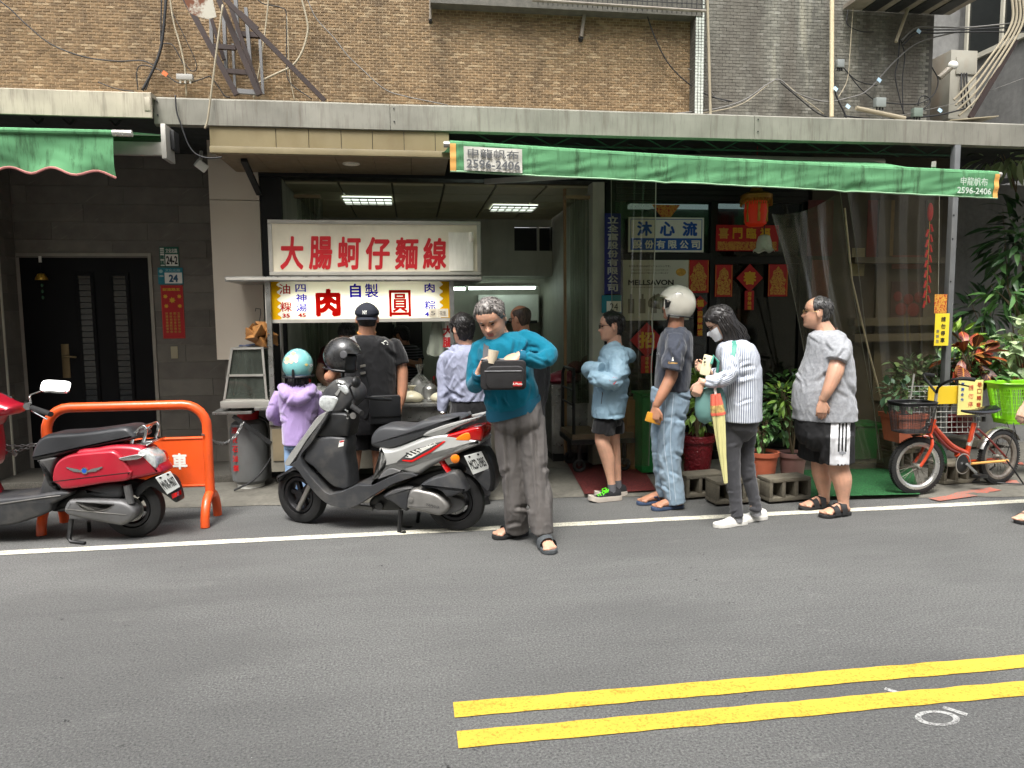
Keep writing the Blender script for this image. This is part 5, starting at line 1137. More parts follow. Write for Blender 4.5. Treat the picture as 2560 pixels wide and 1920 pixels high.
st_=part('seat',[(1000,700),(1006,655),(1042,600),(1092,569),(1180,562),(1320,570),(1420,530),(1540,502),(1700,482),(1765,485),(1800,502),(1740,532),(1560,612),(1400,684),(1230,752),(1130,768),(1050,757),(1008,735)],-.145,.145,.055,M_SEAT,off=.1,rin=.03)
part('body_panel',[(1052,762),(1140,772),(1240,750),(1420,680),(1560,640),(1700,640),(1930,690),(1922,738),(1700,832),(1500,930),(1382,998),(1250,965),(1172,936),(1100,970),(1018,1075),(1042,980),(1092,890),(1072,810)],-.175,.175,.06,M_SILV,rin=.03)
part('footwell_corner',[(1020,1070),(1100,968),(1172,934),(1255,962),(1245,975),(1030,1050)],-.15,.181,.01,M_CASTD)
part('tail_lamp',[(1588,672),(1700,632),(1940,576),(1948,690),(1900,702),(1750,702)],-.1,.172,.03,M_TAIL,rin=.015,sm=3)
part('indicator_lens',[(1720,690),(1780,640),(1840,630),(1850,690),(1800,702)],.15,.176,.008,M_AMB,sm=3)
for s in(-1,1):
 y0,y1=(.135,.165)if s>0 else(-.165,-.135)
 part('grab_rail',[(1450,645),(1520,600),(1700,540),(1950,482),(1956,494),(1760,570),(1600,652),(1480,656)],y0,y1,.01,M_SILV,off=.15,rin=.006)
a=Q(1930,490,0);MB().bar((a[0],-.15,a[1]),(a[0],.15,a[1]),.03,.018).build('grab_rail_bridge',M_SILV,sc,world=False,bevel=.005)
part('checker_decal',[(1215,880),(1300,812),(1380,770),(1540,720),(1620,700),(1500,790),(1340,880)],.1755,.1775,.0008,M_PLG,sm=1)
part('red_decal',[(1265,862),(1345,866),(1500,782),(1620,700),(1640,702),(1510,800),(1345,885),(1262,872)],.1776,.179,.0006,M_TAIL,sm=1)
part('white_decal',[(1290,842),(1340,848),(1480,770),(1560,722),(1400,768),(1320,802)],.1776,.1786,.0005,M_WHITE,sm=1)
chk=MB()
for i in range(8):
 for j in range(4):
  if(i+j)%2:
   q0=Q(1292+i*17+j*4,838-i*6-j*11,.178);chk.box(q0[0]-.0075,q0[0]+.0075,.1787,.1795,q0[1]-.005,q0[1]+.005)
chk.build('checker_squares',M_BLACK,sc,world=False)
def decal_text(parent,body,P,h,w,y,m_,tilt,mirror=True,name='lettering'):
 tb=text_mb(body,1,.0006,.02,.15);a=np.array(tb.v);hh=a[:,1].max()-a[:,1].min();ww=a[:,0].max()-a[:,0].min();ct_,st2=math.cos(tilt),math.sin(tilt);out=[]
 for p in tb.v:
  u,v_=p[0]/ww*w,p[1]/hh*h;out.append((P[0]-(u*ct_-v_*st2),y+min(p[2],.001)+.0006,P[1]+u*st2+v_*ct_))
 tb.v=out;return tb.build(name,m_,parent,world=False,flat=True,fixn=False)
decal_text(sc,'CYGNUS X',Q(1470,758,.178),.026,.17,.1795,M_WHITE,R(26))
part('engine_block',[(1000,1190),(1250,1080),(1420,1000),(1700,930),(1760,1020),(1600,1150),(1300,1290),(1010,1290)],-.1,.09,.02,M_PLB)
part('transmission_front',[(1092,1180),(1200,1112),(1352,1100),(1320,1180),(1296,1310),(1180,1240)],.06,.175,.03,M_PLG,rin=.02)
cv=part('transmission_cover',[(1298,1250),(1332,1122),(1450,1126),(1560,1160),(1650,1240),(1658,1300),(1600,1346),(1540,1346),(1400,1312),(1310,1290)],.06,.19,.035,M_CAST,rin=.025)
decal_text(sc,'YAMAHA',Q(1528,1262,.19),.022,.1,.1895,M_CASTD,R(-10))
b0=Q(1336,1212,.19);MB().lathe([(.02,0),(.02,.008),(.012,.01),(.001,.01)],16,(b0[0],.188,b0[1]),Matrix.Rotation(R(-90),3,'X')).build('cover_cap',M_CAST,sc,world=False)
part('air_box',[(1410,1092),(1500,1030),(1620,992),(1690,966),(1742,986),(1812,1122),(1798,1142),(1660,1192),(1600,1142),(1520,1108)],.07,.2,.03,M_PLG,rin=.018)
part('swing_arm',[(1600,1180),(1760,1200),(1800,1260),(1740,1310),(1620,1330)],.05,.11,.01,M_CASTD)
a,c=Q(1600,860,.1),Q(1680,975,.1);L_=9
pts_=[]
for k in range(L_*10+1):
 t=k/(L_*10);q=(a[0]+(c[0]-a[0])*t,a[1]+(c[1]-a[1])*t);w=2*math.pi*t*L_;pts_.append((q[0]+.026*math.cos(w),.11+.026*math.sin(w),q[1]+.008*math.cos(w)))
MB().tube(pts_,.005,5).build('spring',M_TAIL,sc,world=False);MB().tube([(a[0],.11,a[1]),(c[0],.11,c[1])],.012,8).build('damper',M_CASTD,sc,world=False)
i0=Q(1720,852,.16);MB().lathe([(.033,0),(.033,.012),(.02,.02),(.001,.022)],20,(i0[0],.15,i0[1]),Matrix.Rotation(R(-90),3,'X')).build('side_reflector',M_AMB,sc,world=False)
part('rear_fender',[(1680,850),(1760,810),(1900,772),(1990,800),(2066,1000),(2042,1140),(1965,1105),(1900,1030),(1840,950),(1760,900)],-.09,.1,.02,M_PLB)
part('mud_flap',[(1890,1000),(2010,945),(2030,1060),(2010,1135),(1970,1110)],-.08,.115,.01,M_PLG)
def on_vplane(px,py,P0,d):
 n=Vector((-d.y,d.x,0));r_=ray(px,py);return CAMP+r_*(n.dot(P0-CAMP)/n.dot(r_))
inv=(Matrix.Translation(rc)@Matrix.Rotation(ang,4,'Z')).inverted()
pc=rc+hd*(Q(1910,890,.05)[0]-.05)+Vector((-hd.y,hd.x,0))*.13
pdv=Matrix.Rotation(R(33),3,'Z')@(-hd)
cn4=[inv@on_vplane(640+x/3.456,900+y/3.456,pc,pdv)for x,y in((1798,830),(1948,788),(2020,935),(1875,992))]
plate_obj(sc,cn4,'MCD-3985',mat('plate_white',(206,208,204),.4,var=.05))
a,c,d2=Q(1248,1300,.1),Q(1232,1500,.14),Q(1285,1555,.16)
MB().tube([(a[0],.09,a[1]),(c[0],.13,c[1]),(d2[0],.15,.012)],[.02,.016,.013],8).build('centre_stand',M_PLB,sc,world=False)
e2,f2=Q(1400,1330,-.06),Q(1390,1445,-.1);MB().tube([(e2[0],-.08,e2[1]),(f2[0],-.12,max(.012,f2[1]-.05))],.015,8).build('centre_stand',M_PLB,sc,world=False)
MB().tube([(c[0],.12,c[1]+.05),(f2[0],-.1,f2[1])],.01,8).build('stand_bar',M_PLB,sc,world=False)
a,c=Q(820,1265,.12),Q(1000,1290,.12);MB().bar((a[0],.1,a[1]),(c[0],.1,c[1]),.03,.03).build('side_peg',M_CASTD,sc,world=False);
q=Q(1060,1265,.12);MB().lathe([(.03,-.02),(.03,.02)],16,(q[0],.1,q[1]),Matrix.Rotation(R(90),3,'X')).build('engine_mount',M_PLB,sc,world=False)
rc2=PZ(330,1341);hd2=Vector((math.cos(R(173)),math.sin(R(173)),0));ang2=R(173)
rs_=empty('motor_scooter',rc2,'red motor scooter cut off by the picture edge','scooter',rz=ang2)
def Q2(zx,zy,off=0.0):
 lf=Vector((-hd2.y,hd2.x,0));return on_plane(zx/3.456,900+zy/3.456,rc2+lf*off,hd2)
def part2(name,pts,y0,y1,r,m_,off=None,sm=4,rin=None,parent=None):
 return pillow([Q2(x,y,y1 if off is None else off)for x,y in pts],y0,y1,r,rin,sm).build(name,m_,parent or rs_,world=False,angle=50)
RW2=.215
s0,z0=Q2(1165,1305,0);wheel(rs_,s0,RW2,RW2,.1,.13,spokes=6);wheel(rs_,s0+1.25,RW2,RW2,.095,.13,spokes=6)
part2('seat',[(290,850),(296,780),(335,700),(385,655),(455,635),(700,620),(950,588),(1060,573),(1120,580),(1165,622),(1190,662),(1150,690),(1000,718),(800,762),(600,805),(450,848),(330,864)],-.14,.14,.055,M_SEAT2,off=.1,rin=.03)
part2('rear_body',[(640,800),(820,760),(1000,735),(1205,757),(1300,850),(1388,965),(1335,998),(1100,1045),(900,1062),(700,1060)],-.06,.16,.05,M_REDP,rin=.03)
part2('side_cover',[(445,1050),(450,960),(480,890),(540,842),(640,812),(900,786),(985,792),(1050,850),(1118,955),(1130,972),(1100,1042),(880,1072),(560,1122),(500,1086)],-.185,.185,.03,M_REDP,rin=.02)
part2('cover_seam',[(446,1050),(700,1018),(1128,968),(1128,975),(700,1026),(447,1057)],.1845,.1865,.0006,M_PLB,sm=1)
part2('underseat_panel',[(310,870),(480,842),(448,950),(442,1070),(550,1122),(540,1165),(480,1195),(330,1195),(358,1050),(370,925)],-.13,.14,.03,M_PLG,rin=.02,sm=3)
part2('floor_board',[(-900,1330),(-900,1250),(0,1200),(340,1162),(560,1132),(600,1172),(440,1250),(430,1310),(200,1402),(0,1442),(-500,1440)],-.16,.17,.03,M_PLG,rin=.02,sm=2)
part2('floor_trim',[(0,1238),(340,1190),(520,1168),(520,1176),(340,1200),(0,1250)],.165,.175,.003,M_CAST,sm=1)
part2('front_shield',[(60,790),(48,830),(-20,960),(20,1070),(60,1170),(-20,1230),(-300,1260),(-420,1150),(-330,800),(-200,520),(-100,520)],-.19,.2,.08,M_REDP,rin=.04,sm=3,off=-.16)
part2('steering_column',[(-120,560),(0,470),(40,560),(60,800),(0,900),(-200,800)],-.08,.09,.03,M_REDP,sm=3,off=-.07)
part2('headset',[(-260,330),(-120,262),(0,290),(60,320),(112,352),(205,386),(192,450),(100,472),(50,482),(0,562),(-150,560),(-260,460)],-.1,.12,.06,M_REDP,off=-.03,rin=.04,sm=3)
part2('dash_cover',[(-60,282),(10,296),(60,322),(75,335),(40,345),(-60,330)],-.08,.124,.02,M_PLG,off=-.03)
part2('front_fender',[(-560,1330),(-420,1130),(-200,1110),(-60,1200),(-40,1290),(-140,1190),(-330,1180),(-480,1300)],-.07,.07,.03,M_REDP)
a,c=Q2(225,400,.2),Q2(440,468,.42)
MB().tube([(a[0]+.05,.1,a[1]+.01),(a[0]-.01,.2,a[1])],.026,10).build('switch_housing',M_CHROME,rs_,world=False)
a,c=Q2(270,415,.22),Q2(440,468,.36);MB().tube([(a[0],.21,a[1]),(c[0],.36,c[1])],.018,12).build('grip',M_TYRE,rs_,world=False)
c=Q2(395,510,.34);MB().tube([(a[0]+.0,.21,a[1]-.02),(a[0]-.04,.26,a[1]-.02),(c[0],.33,c[1])],[.008,.007,.007],8).build('brake_lever',M_CHROME,rs_,world=False)
m0,m1,m2=Q2(250,355,.18),Q2(262,325,.2),Q2(480,222,.28)
MB().tube([(m0[0],.16,m0[1]-.02),(m0[0],.17,m0[1]+.03),(m1[0],.19,m1[1]+.02),(m2[0]+.03,.27,m2[1]-.01)],.006,8).build('mirror_stem',M_CHROME,rs_,world=False)
mir=empty('mirror',(m2[0],.28,m2[1]));mir.parent=rs_;mir.rotation_euler=(R(0),R(0),R(0))
for nm,mm,d_,k_ in(('mirror_shell',M_CHROME,.0,1.0),('mirror_glass',mat('mirror_glass',(240,240,240),.03,1.0,var=0,rvar=0),-.012,.93)):
 pl=[]
 for t in np.linspace(0,2*math.pi,32,endpoint=False):
  cs,sn=math.cos(t),math.sin(t);pl.append((.085*k_*math.copysign(abs(cs)**.45,cs),.047*k_*math.copysign(abs(sn)**.45,sn)))
 nrm=Matrix.Rotation(-ang2,3,'Z')@Vector((.22,-.72,.66));rt=Matrix.Rotation(-ang2,3,'Z')@Vector((.97,.2,-.1));rt=(rt-nrm*rt.dot(nrm)).normalized();upv=nrm.cross(rt)
 if upv.z<0:upv=-upv
 b=MB();b.loft([[tuple(rt*u+upv*v_+nrm*dd)for u,v_ in pl]for dd in((-.02,-.004)if nm=='mirror_shell' else(-.0035,.0015))]);b.build(nm,mm,mir,world=False)
part2('transmission_cover',[(545,1290),(580,1222),(640,1210),(980,1215),(1100,1250),(1162,1312),(1140,1382),(1060,1430),(980,1430),(640,1362),(560,1332)],.05,.17,.03,M_CASTD,rin=.03)
part2('cover_rib',[(650,1225),(720,1290),(820,1305),(930,1280),(985,1245),(930,1290),(820,1315),(715,1300)],.168,.174,.002,M_CAST,sm=3)
part2('cover_line',[(560,1285),(820,1312),(1090,1335),(1090,1341),(820,1319),(560,1292)],.1695,.1735,.001,M_CAST,sm=1)
part2('engine_block',[(430,1300),(560,1190),(720,1110),(1040,1070),(1060,1180),(900,1240),(620,1300),(520,1320)],-.1,.1,.03,M_PLB)
part2('air_box',[(720,1120),(1020,1070),(1050,1180),(960,1200),(800,1180)],.05,.13,.03,M_PLG)
a,c=Q2(1100,1080,.13),Q2(1130,1240,.13);MB().tube([(a[0],.13,a[1]),(c[0],.13,c[1])],.026,10).build('damper',M_CASTD,rs_,world=False)
part2('rear_fender',[(1160,1110),(1250,1040),(1380,1000),(1480,1040),(1535,1200),(1510,1232),(1440,1180),(1390,1150),(1290,1100),(1180,1190)],-.02,.1,.015,M_PLB)
part2('rear_reflector',[(1478,1160),(1525,1142),(1530,1180),(1488,1202)],.03,.105,.004,M_TAIL,sm=1)
part2('tail_lamp',[(1215,800),(1250,765),(1300,780),(1365,840),(1372,925),(1320,890),(1270,840)],.0,.165,.02,M_LENS,off=.12,rin=.006)
part2('tail_lens',[(1262,820),(1310,830),(1340,880),(1335,905),(1290,870)],-.09,.163,.006,M_TAIL,off=.12)
part2('indicator',[(1020,850),(1060,838),(1180,815),(1240,828),(1180,862),(1060,870)],.1,.19,.012,M_CHROME,rin=.006)
g=[Q2(x,y,.1)for x,y in((1128,742),(1150,660),(1190,600),(1230,575),(1255,600),(1250,650),(1228,712))]
for s in(-1,1):MB().tube([tuple(p)for p in crom([(x,.09*s,z)for x,z in g],4)],.011,10).build('grab_rail',M_CHROME,rs_,world=False)
g2=Q2(1235,576,.1);MB().tube([(g2[0],-.09,g2[1]),(g2[0],.09,g2[1])],.011,10).build('grab_rail_bridge',M_CHROME,rs_,world=False)
part2('rail_foot',[(1025,745),(1140,728),(1290,700),(1310,712),(1240,750),(1100,755)],-.11,.11,.008,M_CHROME)
inv2=(Matrix.Translation(rc2)@Matrix.Rotation(ang2,4,'Z')).inverted();lf2=Vector((-hd2.y,hd2.x,0))
pc=rc2+hd2*(Q2(1450,1060,.05)[0]-.05)+lf2*.13;pdv=Matrix.Rotation(R(38),3,'Z')@(-hd2)
plate_obj(rs_,[inv2@on_vplane(x/3.456,900+y/3.456,pc,pdv)for x,y in((1342,1018),(1472,960),(1558,1095),(1445,1162))],'MNR-9607',MATS['plate_white'])
a,c,d2=Q2(610,1380,.1),Q2(590,1560,.14),Q2(720,1600,.2)
MB().tube([(a[0],.09,a[1]),(c[0],.13,max(.03,c[1])),(c[0]-.02,.14,.012),(d2[0],.18,.012)],[.018,.016,.012,.012],8).build('centre_stand',M_PLB,rs_,world=False)
a,c=Q2(760,1400,-.05),Q2(740,1520,-.05);MB().tube([(a[0],-.06,a[1]),(c[0],-.1,.015)],.014,8).build('centre_stand',M_PLB,rs_,world=False)
e0=Q2(735,955,.185);bd=MB()
for s in(-1,1):bd.prism([(s*.02,.0),(s*.05,.012),(s*.125,.028),(s*.12,.016),(s*.105,.012),(s*.1,.004),(s*.085,.002),(s*.08,-.006),(s*.06,-.008),(s*.02,-.012)],(e0[0],.188,e0[1]),(-1,0,0),(0,0,1),(0,.003,0))
bg=bd.build('winged_badge',M_CHROME,rs_,world=False,flat=True);MB().lathe([(.024,0),(.024,.006),(.018,.008)],18,(e0[0],.187,e0[1]),Matrix.Rotation(R(-90),3,'X')).build('badge_disc',M_CHROME,bg,world=False);MB().lathe([(.016,0),(.016,.0092)],16,(e0[0],.187,e0[1]),Matrix.Rotation(R(-90),3,'X')).build('badge_centre',M_SBLUE,bg,world=False)
def bz(zx,zy):return(2160+zx/3.3175,780+zy/3.3175)
bf,br_=PZ(*bz(425,1535)),PZ(*bz(1105,1448));bf.z=br_.z=.03
bd_=bf-br_;bd_.z=0;bd_.normalize();ba=math.atan2(bd_.y,bd_.x)
bk=empty('bicycle',br_,'small orange-red bicycle with black front basket','bicycle',rz=ba)
lfb=Vector((-bd_.y,bd_.x,0))
def QB(zx,zy,off=0.0):
 s_,z_=on_plane(*bz(zx,zy),br_+lfb*off,bd_);return(s_,z_-.03)
M_BIKE=car_paint('orange_red_frame',(186,62,26),.2,.35,.4);M_BIKED=car_paint('dark_red_frame',(120,24,20),.2,.4,.3);M_RIMS=mat('aluminium_rim',(190,190,186),.3,.8)
BR_=.242;BTURN=R(-12)
wb=(bf-br_).length
wheel(bk,wb,BR_,BR_,.046,BR_-.04,spokes=32,dirv=BTURN,knob=70,m_rim=M_RIMS,disc=False,thin=True)
wheel(bk,0,BR_,BR_,.046,BR_-.04,spokes=32,knob=70,m_rim=mat('rusty_rim',(128,122,114),.5,.6,var=.25,stain=((96,66,44),.6,30,(1,1,1))),disc=False,thin=True)
def tubeb(name,pts,r,m_,n=10,y=0.0,k=5):
 P=[(*QB(x,y_),)for x,y_ in pts];P3=[(p[0],y,p[1])for p in P];P3=[tuple(q)for q in crom(P3,k)]if len(P3)>2 else P3
 return MB().tube(P3,r,n).build(name,m_,bk,world=False)
tubeb('head_tube',[(580,890),(545,1010)],.022,M_BIKE)
tubeb('down_tube',[(580,950),(640,1020),(730,1110),(850,1170)],.022,M_BIKE);tubeb('twin_tube',[(572,985),(640,1070),(720,1140),(830,1185)],.014,M_BIKED)
tubeb('seat_tube',[(915,920),(885,1040),(840,1250)],.02,M_BIKE);tubeb('seat_sticker',[(893,1030),(868,1110)],.0212,M_ALU);tubeb('bottom_lug',[(770,1180),(830,1250)],.024,M_BIKE)
for y in(-.045,.045):tubeb('chain_stay',[(850,1250),(1150,1225)],.011,M_OTRIM if y>0 else M_BIKE,y=y);tubeb('seat_stay',[(905,965),(1000,1050),(1140,1200)],.009,M_BIKED,y=y)
hub=Matrix.Rotation(BTURN,3,'Z')
hp=QB(580,890);hq=QB(545,1010)
for y in(-.04,.04):
 P3=[Vector((hq[0],0,hq[1])),Vector((hq[0]+.015,0,hq[1]-.03))+Vector((0,y*.8,0))]+[Vector((wb,0,0))+hub@Vector((sx_,y*1.05,zz_))for sx_,zz_ in((-.1,BR_+.17),(-.05,BR_+.07),(0,BR_))]
 MB().tube([tuple(q)for q in crom(P3,5)],.013,10).build('fork',M_BIKE,bk,world=False)
s0=QB(590,770);top=Vector((s0[0],0,s0[1]));MB().tube([(hp[0],0,hp[1]),tuple(top),tuple(top+Vector((-.01,0,.1)))],.013,10).build('stem',M_ALU,bk,world=False)
tp=top+Vector((-.01,0,.1))
for s in(-1,1):
 P3=[tp,tp+hub@Vector((.02,.05*s,.06)),tp+hub@Vector((-.0,.15*s,.12)),tp+hub@Vector((-.05,.21*s,.14)),tp+hub@Vector((-.15,.23*s,.13))];P3=[tuple(q)for q in crom(P3,5)]
 MB().tube(P3,.011,8).build('handlebar',M_PLB,bk,world=False);MB().tube(P3[-7:],.017,10).build('grip',M_TYRE,bk,world=False)
 MB().tube([P3[-9],tuple(Vector(P3[-8])+Vector((0,0,-.04))),tuple(Vector(P3[-3])+Vector((0,0,-.06)))],.006,6).build('brake_lever',M_PLB,bk,world=False)
sp_=[QB(x,y)for x,y in((808,830),(825,795),(900,785),(1000,782),(1075,792),(1082,850),(1040,878),(960,872),(850,862))]
rings=[]
xs_=[p[0]for p in sp_];x0,x1=min(xs_),max(xs_);zt5=QB(900,785)[1];zb5=QB(940,872)[1]
for i in range(13):
 u=i/12;w=interp([(0,.02),(.06,.08),(.25,.1),(.5,.075),(.75,.035),(.95,.025),(1,.008)],u);zz=zt5-.015*math.sin(math.pi*u)-.02*u;hh=interp([(0,.01),(.1,.05),(.5,.05),(1,.02)],u)
 rings.append([(x0+(x1-x0)*u,w*math.cos(t),zz-hh/2+hh/2*math.sin(t))for t in np.linspace(0,2*math.pi,16,endpoint=False)])
MB().loft(rings).build('saddle',mat('saddle_black',(18,19,24),.25,var=.05,coat=.3),bk,world=False);a,c=QB(925,860),QB(912,930);MB().tube([(a[0],0,a[1]),(c[0],0,c[1])],.013,8).build('seat_post',M_ALU,bk,world=False)
b=MB()
for k in range(2):
 for t in range(5):q=QB(905+60*k,870+t*8);b.tube([(q[0]+.016*math.cos(w),.03+.016*math.sin(w),q[1])for w in np.linspace(0,6.28,9)],.003,4)
b.build('saddle_spring',M_PLB,bk,world=False)
def guard(cx,cz,r,a0,a1,w,turn):
 M3=Matrix.Rotation(turn,3,'Z');rows=[]
 for s in np.linspace(-1,1,7):rows.append([tuple(Vector((cx,0,cz))+M3@Vector(((r-.012*s*s)*math.cos(t),w*s,(r-.012*s*s)*math.sin(t))))for t in np.linspace(R(a0),R(a1),24)])
 return MB().sheet(rows)
guard(wb,BR_,BR_+.03,75,195,.032,BTURN).build('mudguard',M_CHROME,bk,world=False,fixn=False);guard(0,BR_,BR_+.03,20,150,.032,0).build('mudguard',mat('dull_chrome',(170,168,162),.3,.9),bk,world=False,fixn=False)
q=QB(760,1250);MB().lathe([(.06,-.05),(.075,-.045),(.075,-.04),(.06,-.035)],28,(q[0]-.02,.0,q[1]),Matrix.Rotation(R(90),3,'X')).build('chain_guard',M_PLB,bk,world=False)
b=MB();b.lathe([(.082,-.001),(.09,0),(.082,.001)],28,(q[0]-.02,.056,q[1]),Matrix.Rotation(R(90),3,'X'),cap=False);b.build('guard_ring',M_ALU,bk,world=False)
p2=QB(860,1340);MB().bar((q[0]-.04,.07,q[1]),(p2[0],.08,p2[1]+.02),.014,.02).build('crank',M_CHROME,bk,world=False);MB().box(p2[0]-.05,p2[0]+.05,.08,.15,p2[1]-.012,p2[1]+.014).build('pedal',M_PLB,bk,world=False,bevel=.004)
for y,(ex,ey)in((.07,(1190,1495)),(-.05,(985,1440))):a=QB(1150,1290);c=QB(ex,ey);MB().tube([(0-.0,y,BR_-.02),(a[0],y*1.4,a[1]),(c[0],y*2.0,.008)],.007,6).build('kickstand',M_PLB,bk,world=False)
a,c=QB(985,1445),QB(1190,1495);MB().tube([(a[0],-.1,.01),((a[0]+c[0])/2,.02,.012),(c[0],.14,.01)],.007,6).build('kickstand_foot',M_PLB,bk,world=False)
for y in(-.06,.06):MB().tube([(0,y,BR_),(-.08,y,BR_+.2),(-.12,y*.5,BR_+.3),(-.2,y*.3,BR_+.14)],.004,6).build('rack_stay',M_PLB,bk,world=False)
tpb=[QB(x,y)for x,y in((265,740),(535,770),(510,1000),(280,980))]
zt6,zb6=QB(400,745)[1],QB(400,990)[1];xf,xbk=QB(262,740)[0],QB(535,770)[0]
bc=Vector(((xf+xbk)/2,0,0));hl,hw=abs(xf-xbk)/2*.92,.13
def ring_at(u):
 k=.8+.2*u;z=zb6+(zt6-zb6)*u;out=[]
 for t in np.linspace(0,2*math.pi,48,endpoint=False):
  cs,sn=math.cos(t),math.sin(t);out.append(tuple(bc+Vector((0,0,z))+hub@Vector((hl*k*math.copysign(abs(cs)**.5,cs),hw*k*math.copysign(abs(sn)**.5,sn),0))))
 return out
bs_=MB()
for j in range(22):bs_.tube(ring_at(j/21),.0016,4,closed=True)
up_=[ring_at(0),ring_at(.5),ring_at(1)]
for i in range(48):bs_.tube([up_[0][i],up_[1][i],up_[2][i]],.0016,4)
M_BSK=mat('black_wire',(24,24,25),.5);k_=bs_.build('basket_mesh',M_BSK,bk,world=False)
MB().tube(ring_at(1),.007,6,closed=True).build('basket_rim',M_BSK,bk,world=False);MB().loft([ring_at(.9),ring_at(.985)],False).build('basket_band',M_PLB,bk,world=False,fixn=False);MB().loft([ring_at(0),[tuple(Vector(p)+Vector((0,0,.004)))for p in ring_at(0)]]).build('basket_floor',mat('basket_floor_mesh',(40,34,36),.6),bk,world=False)
MB().tube([(bc.x-hl*.6,0,zb6),(hp[0],0,hp[1]-.02)],.008,6).build('basket_bracket',M_PLB,bk,world=False)
# people
def m_skin(name,c):
 t=NT(name);p=t.pos();n=t.noise(p,14,4);n2=t.noise(p,90,3)
 col=t.mix(t.ramp(n,[(.3,0),(.7,1)]),tuple(x*.86 for x in lin(c)),lin((min(255,c[0]+12),c[1]+4,c[2]+2)))
 col=t.mix(t.ramp(n2,[(.55,0),(.8,.3)]),col,tuple(x*.7 for x in lin(c)))
 t.col(col);t.rough(.5);t.b.inputs['Subsurface Weight'].default_value=.12;t.b.inputs['Subsurface Radius'].default_value=(.02,.008,.004);t.b.inputs['Subsurface Scale'].default_value=.3;t.bump(n2,.15,.002);return t.mat
SK_A=m_skin('skin_light',(206,168,144));SK_B=m_skin('skin_tan',(170,124,98));SK_C=m_skin('skin_warm',(196,153,128));LIPS=m_skin('lips',(166,96,84))
def m_hair(name,c,c2,amt):
 t=NT(name);p=t.pos();n=t.noise(t.map(p,(26,26,7)),3,3,.6);n2=t.noise(p,9,3)
 t.col(t.mix(t.math('MULTIPLY',t.ramp(n,[(.4,0),(.65,1)]),amt),lin(c),lin(c2)));t.rough(.42);t.bump(n,.7,.004);t.b.inputs['Specular IOR Level'].default_value=.4;return t.mat
HR_BLK=m_hair('hair_black',(20,18,18),(52,48,46),.6);HR_GRY=m_hair('hair_grey',(62,58,56),(150,144,138),.85);HR_SALT=m_hair('hair_salt_pepper',(30,29,29),(112,110,108),.6);HR_THIN=m_hair('hair_thin',(48,38,32),(96,76,62),.6)
def m_cloth(name,c,rough=.85,var=.1,sheen=.2,weave=.25,stain=None,spec=.25):
 m_=mat(name,c,rough,0,var,7,weave,260,.0015,stain,sheen=sheen,spec=spec);return m_
ZF=[(-.128,.02),(-.122,.062),(-.112,.086),(-.1,.093),(-.088,.088),(-.078,.09),(-.07,.0925),(-.063,.088),(-.055,.094),(-.045,.09),(-.03,.088),(-.012,.084),(0,.08),(.012,.086),(.024,.0935),(.045,.093),(.07,.084),(.09,.066),(.105,.044),(.115,.02),(.119,.001)]
ZB=[(-.128,-.0),(-.11,-.028),(-.09,-.052),(-.06,-.07),(-.03,-.085),(0,-.097),(.03,-.103),(.055,-.1),(.08,-.085),(.1,-.058),(.112,-.03),(.119,-.001)]
ZW=[(-.128,.012),(-.122,.03),(-.11,.045),(-.09,.056),(-.06,.066),(-.03,.071),(0,.0745),(.03,.0775),(.055,.076),(.08,.064),(.1,.044),(.112,.023),(.119,.001)]
def head_pt(th,z,fat=1.0):
 xf,xb_,w=interp(ZF,z),interp(ZB,z),interp(ZW,z)*fat;c,s=math.cos(th),math.sin(th);mid=(xf+xb_)*.22
 if c>=0:x=mid+(xf-mid)*abs(c)**.82;
 else:x=mid+(xb_-mid)*abs(c)**.9
 y=w*math.copysign(abs(s)**.9,s)
 if c>0:
  nz=interp([(-.05,0),(-.046,.006),(-.038,.025),(-.03,.028),(-.02,.021),(-.005,.012),(.01,.004),(.02,0)],z);sg=interp([(-.046,.017),(-.035,.0165),(-.02,.012),(.01,.009)],z)
  x+=nz*math.exp(-(y/sg)**2)
  x-=.011*math.exp(-((abs(y)-.032)/.015)**2-((z-.002)/.010)**2)
  x+=.004*math.exp(-((abs(y)-.03)/.02)**2-((z-.02)/.007)**2)
  x+=.005*math.exp(-((abs(y)-.045)/.018)**2-((z+.028)/.016)**2)
  x+=.004*math.exp(-(y/.019)**2)*(math.exp(-((z+.056)/.005)**2)+math.exp(-((z+.071)/.006)**2))-.004*math.exp(-(y/.022)**2-((z+.063)/.0025)**2)
  x+=.003*math.exp(-((abs(y)-.032)/.012)**2-((z-.002)/.006)**2)
 return Vector((x,y,z))
NTH,NZ=72,56
ZS=[-.0045-.1235*math.cos(math.pi*i/NZ)for i in range(NZ+1)]
def head_vol(b,M,k,fat=1.0):
 b.loft([[tuple(M@(head_pt(2*math.pi*j/NTH,z,fat)*k))for j in range(NTH)]for z in ZS])
 for s in(-1,1):
  b.ell(M@(Vector((-.012,.079*s*fat,-.012))*k),Vector((.019,.009,.032))*k,M.to_3x3()@Matrix.Rotation(R(12),3,'Y')@Matrix.Rotation(R(28*s),3,'Z'),14,10)
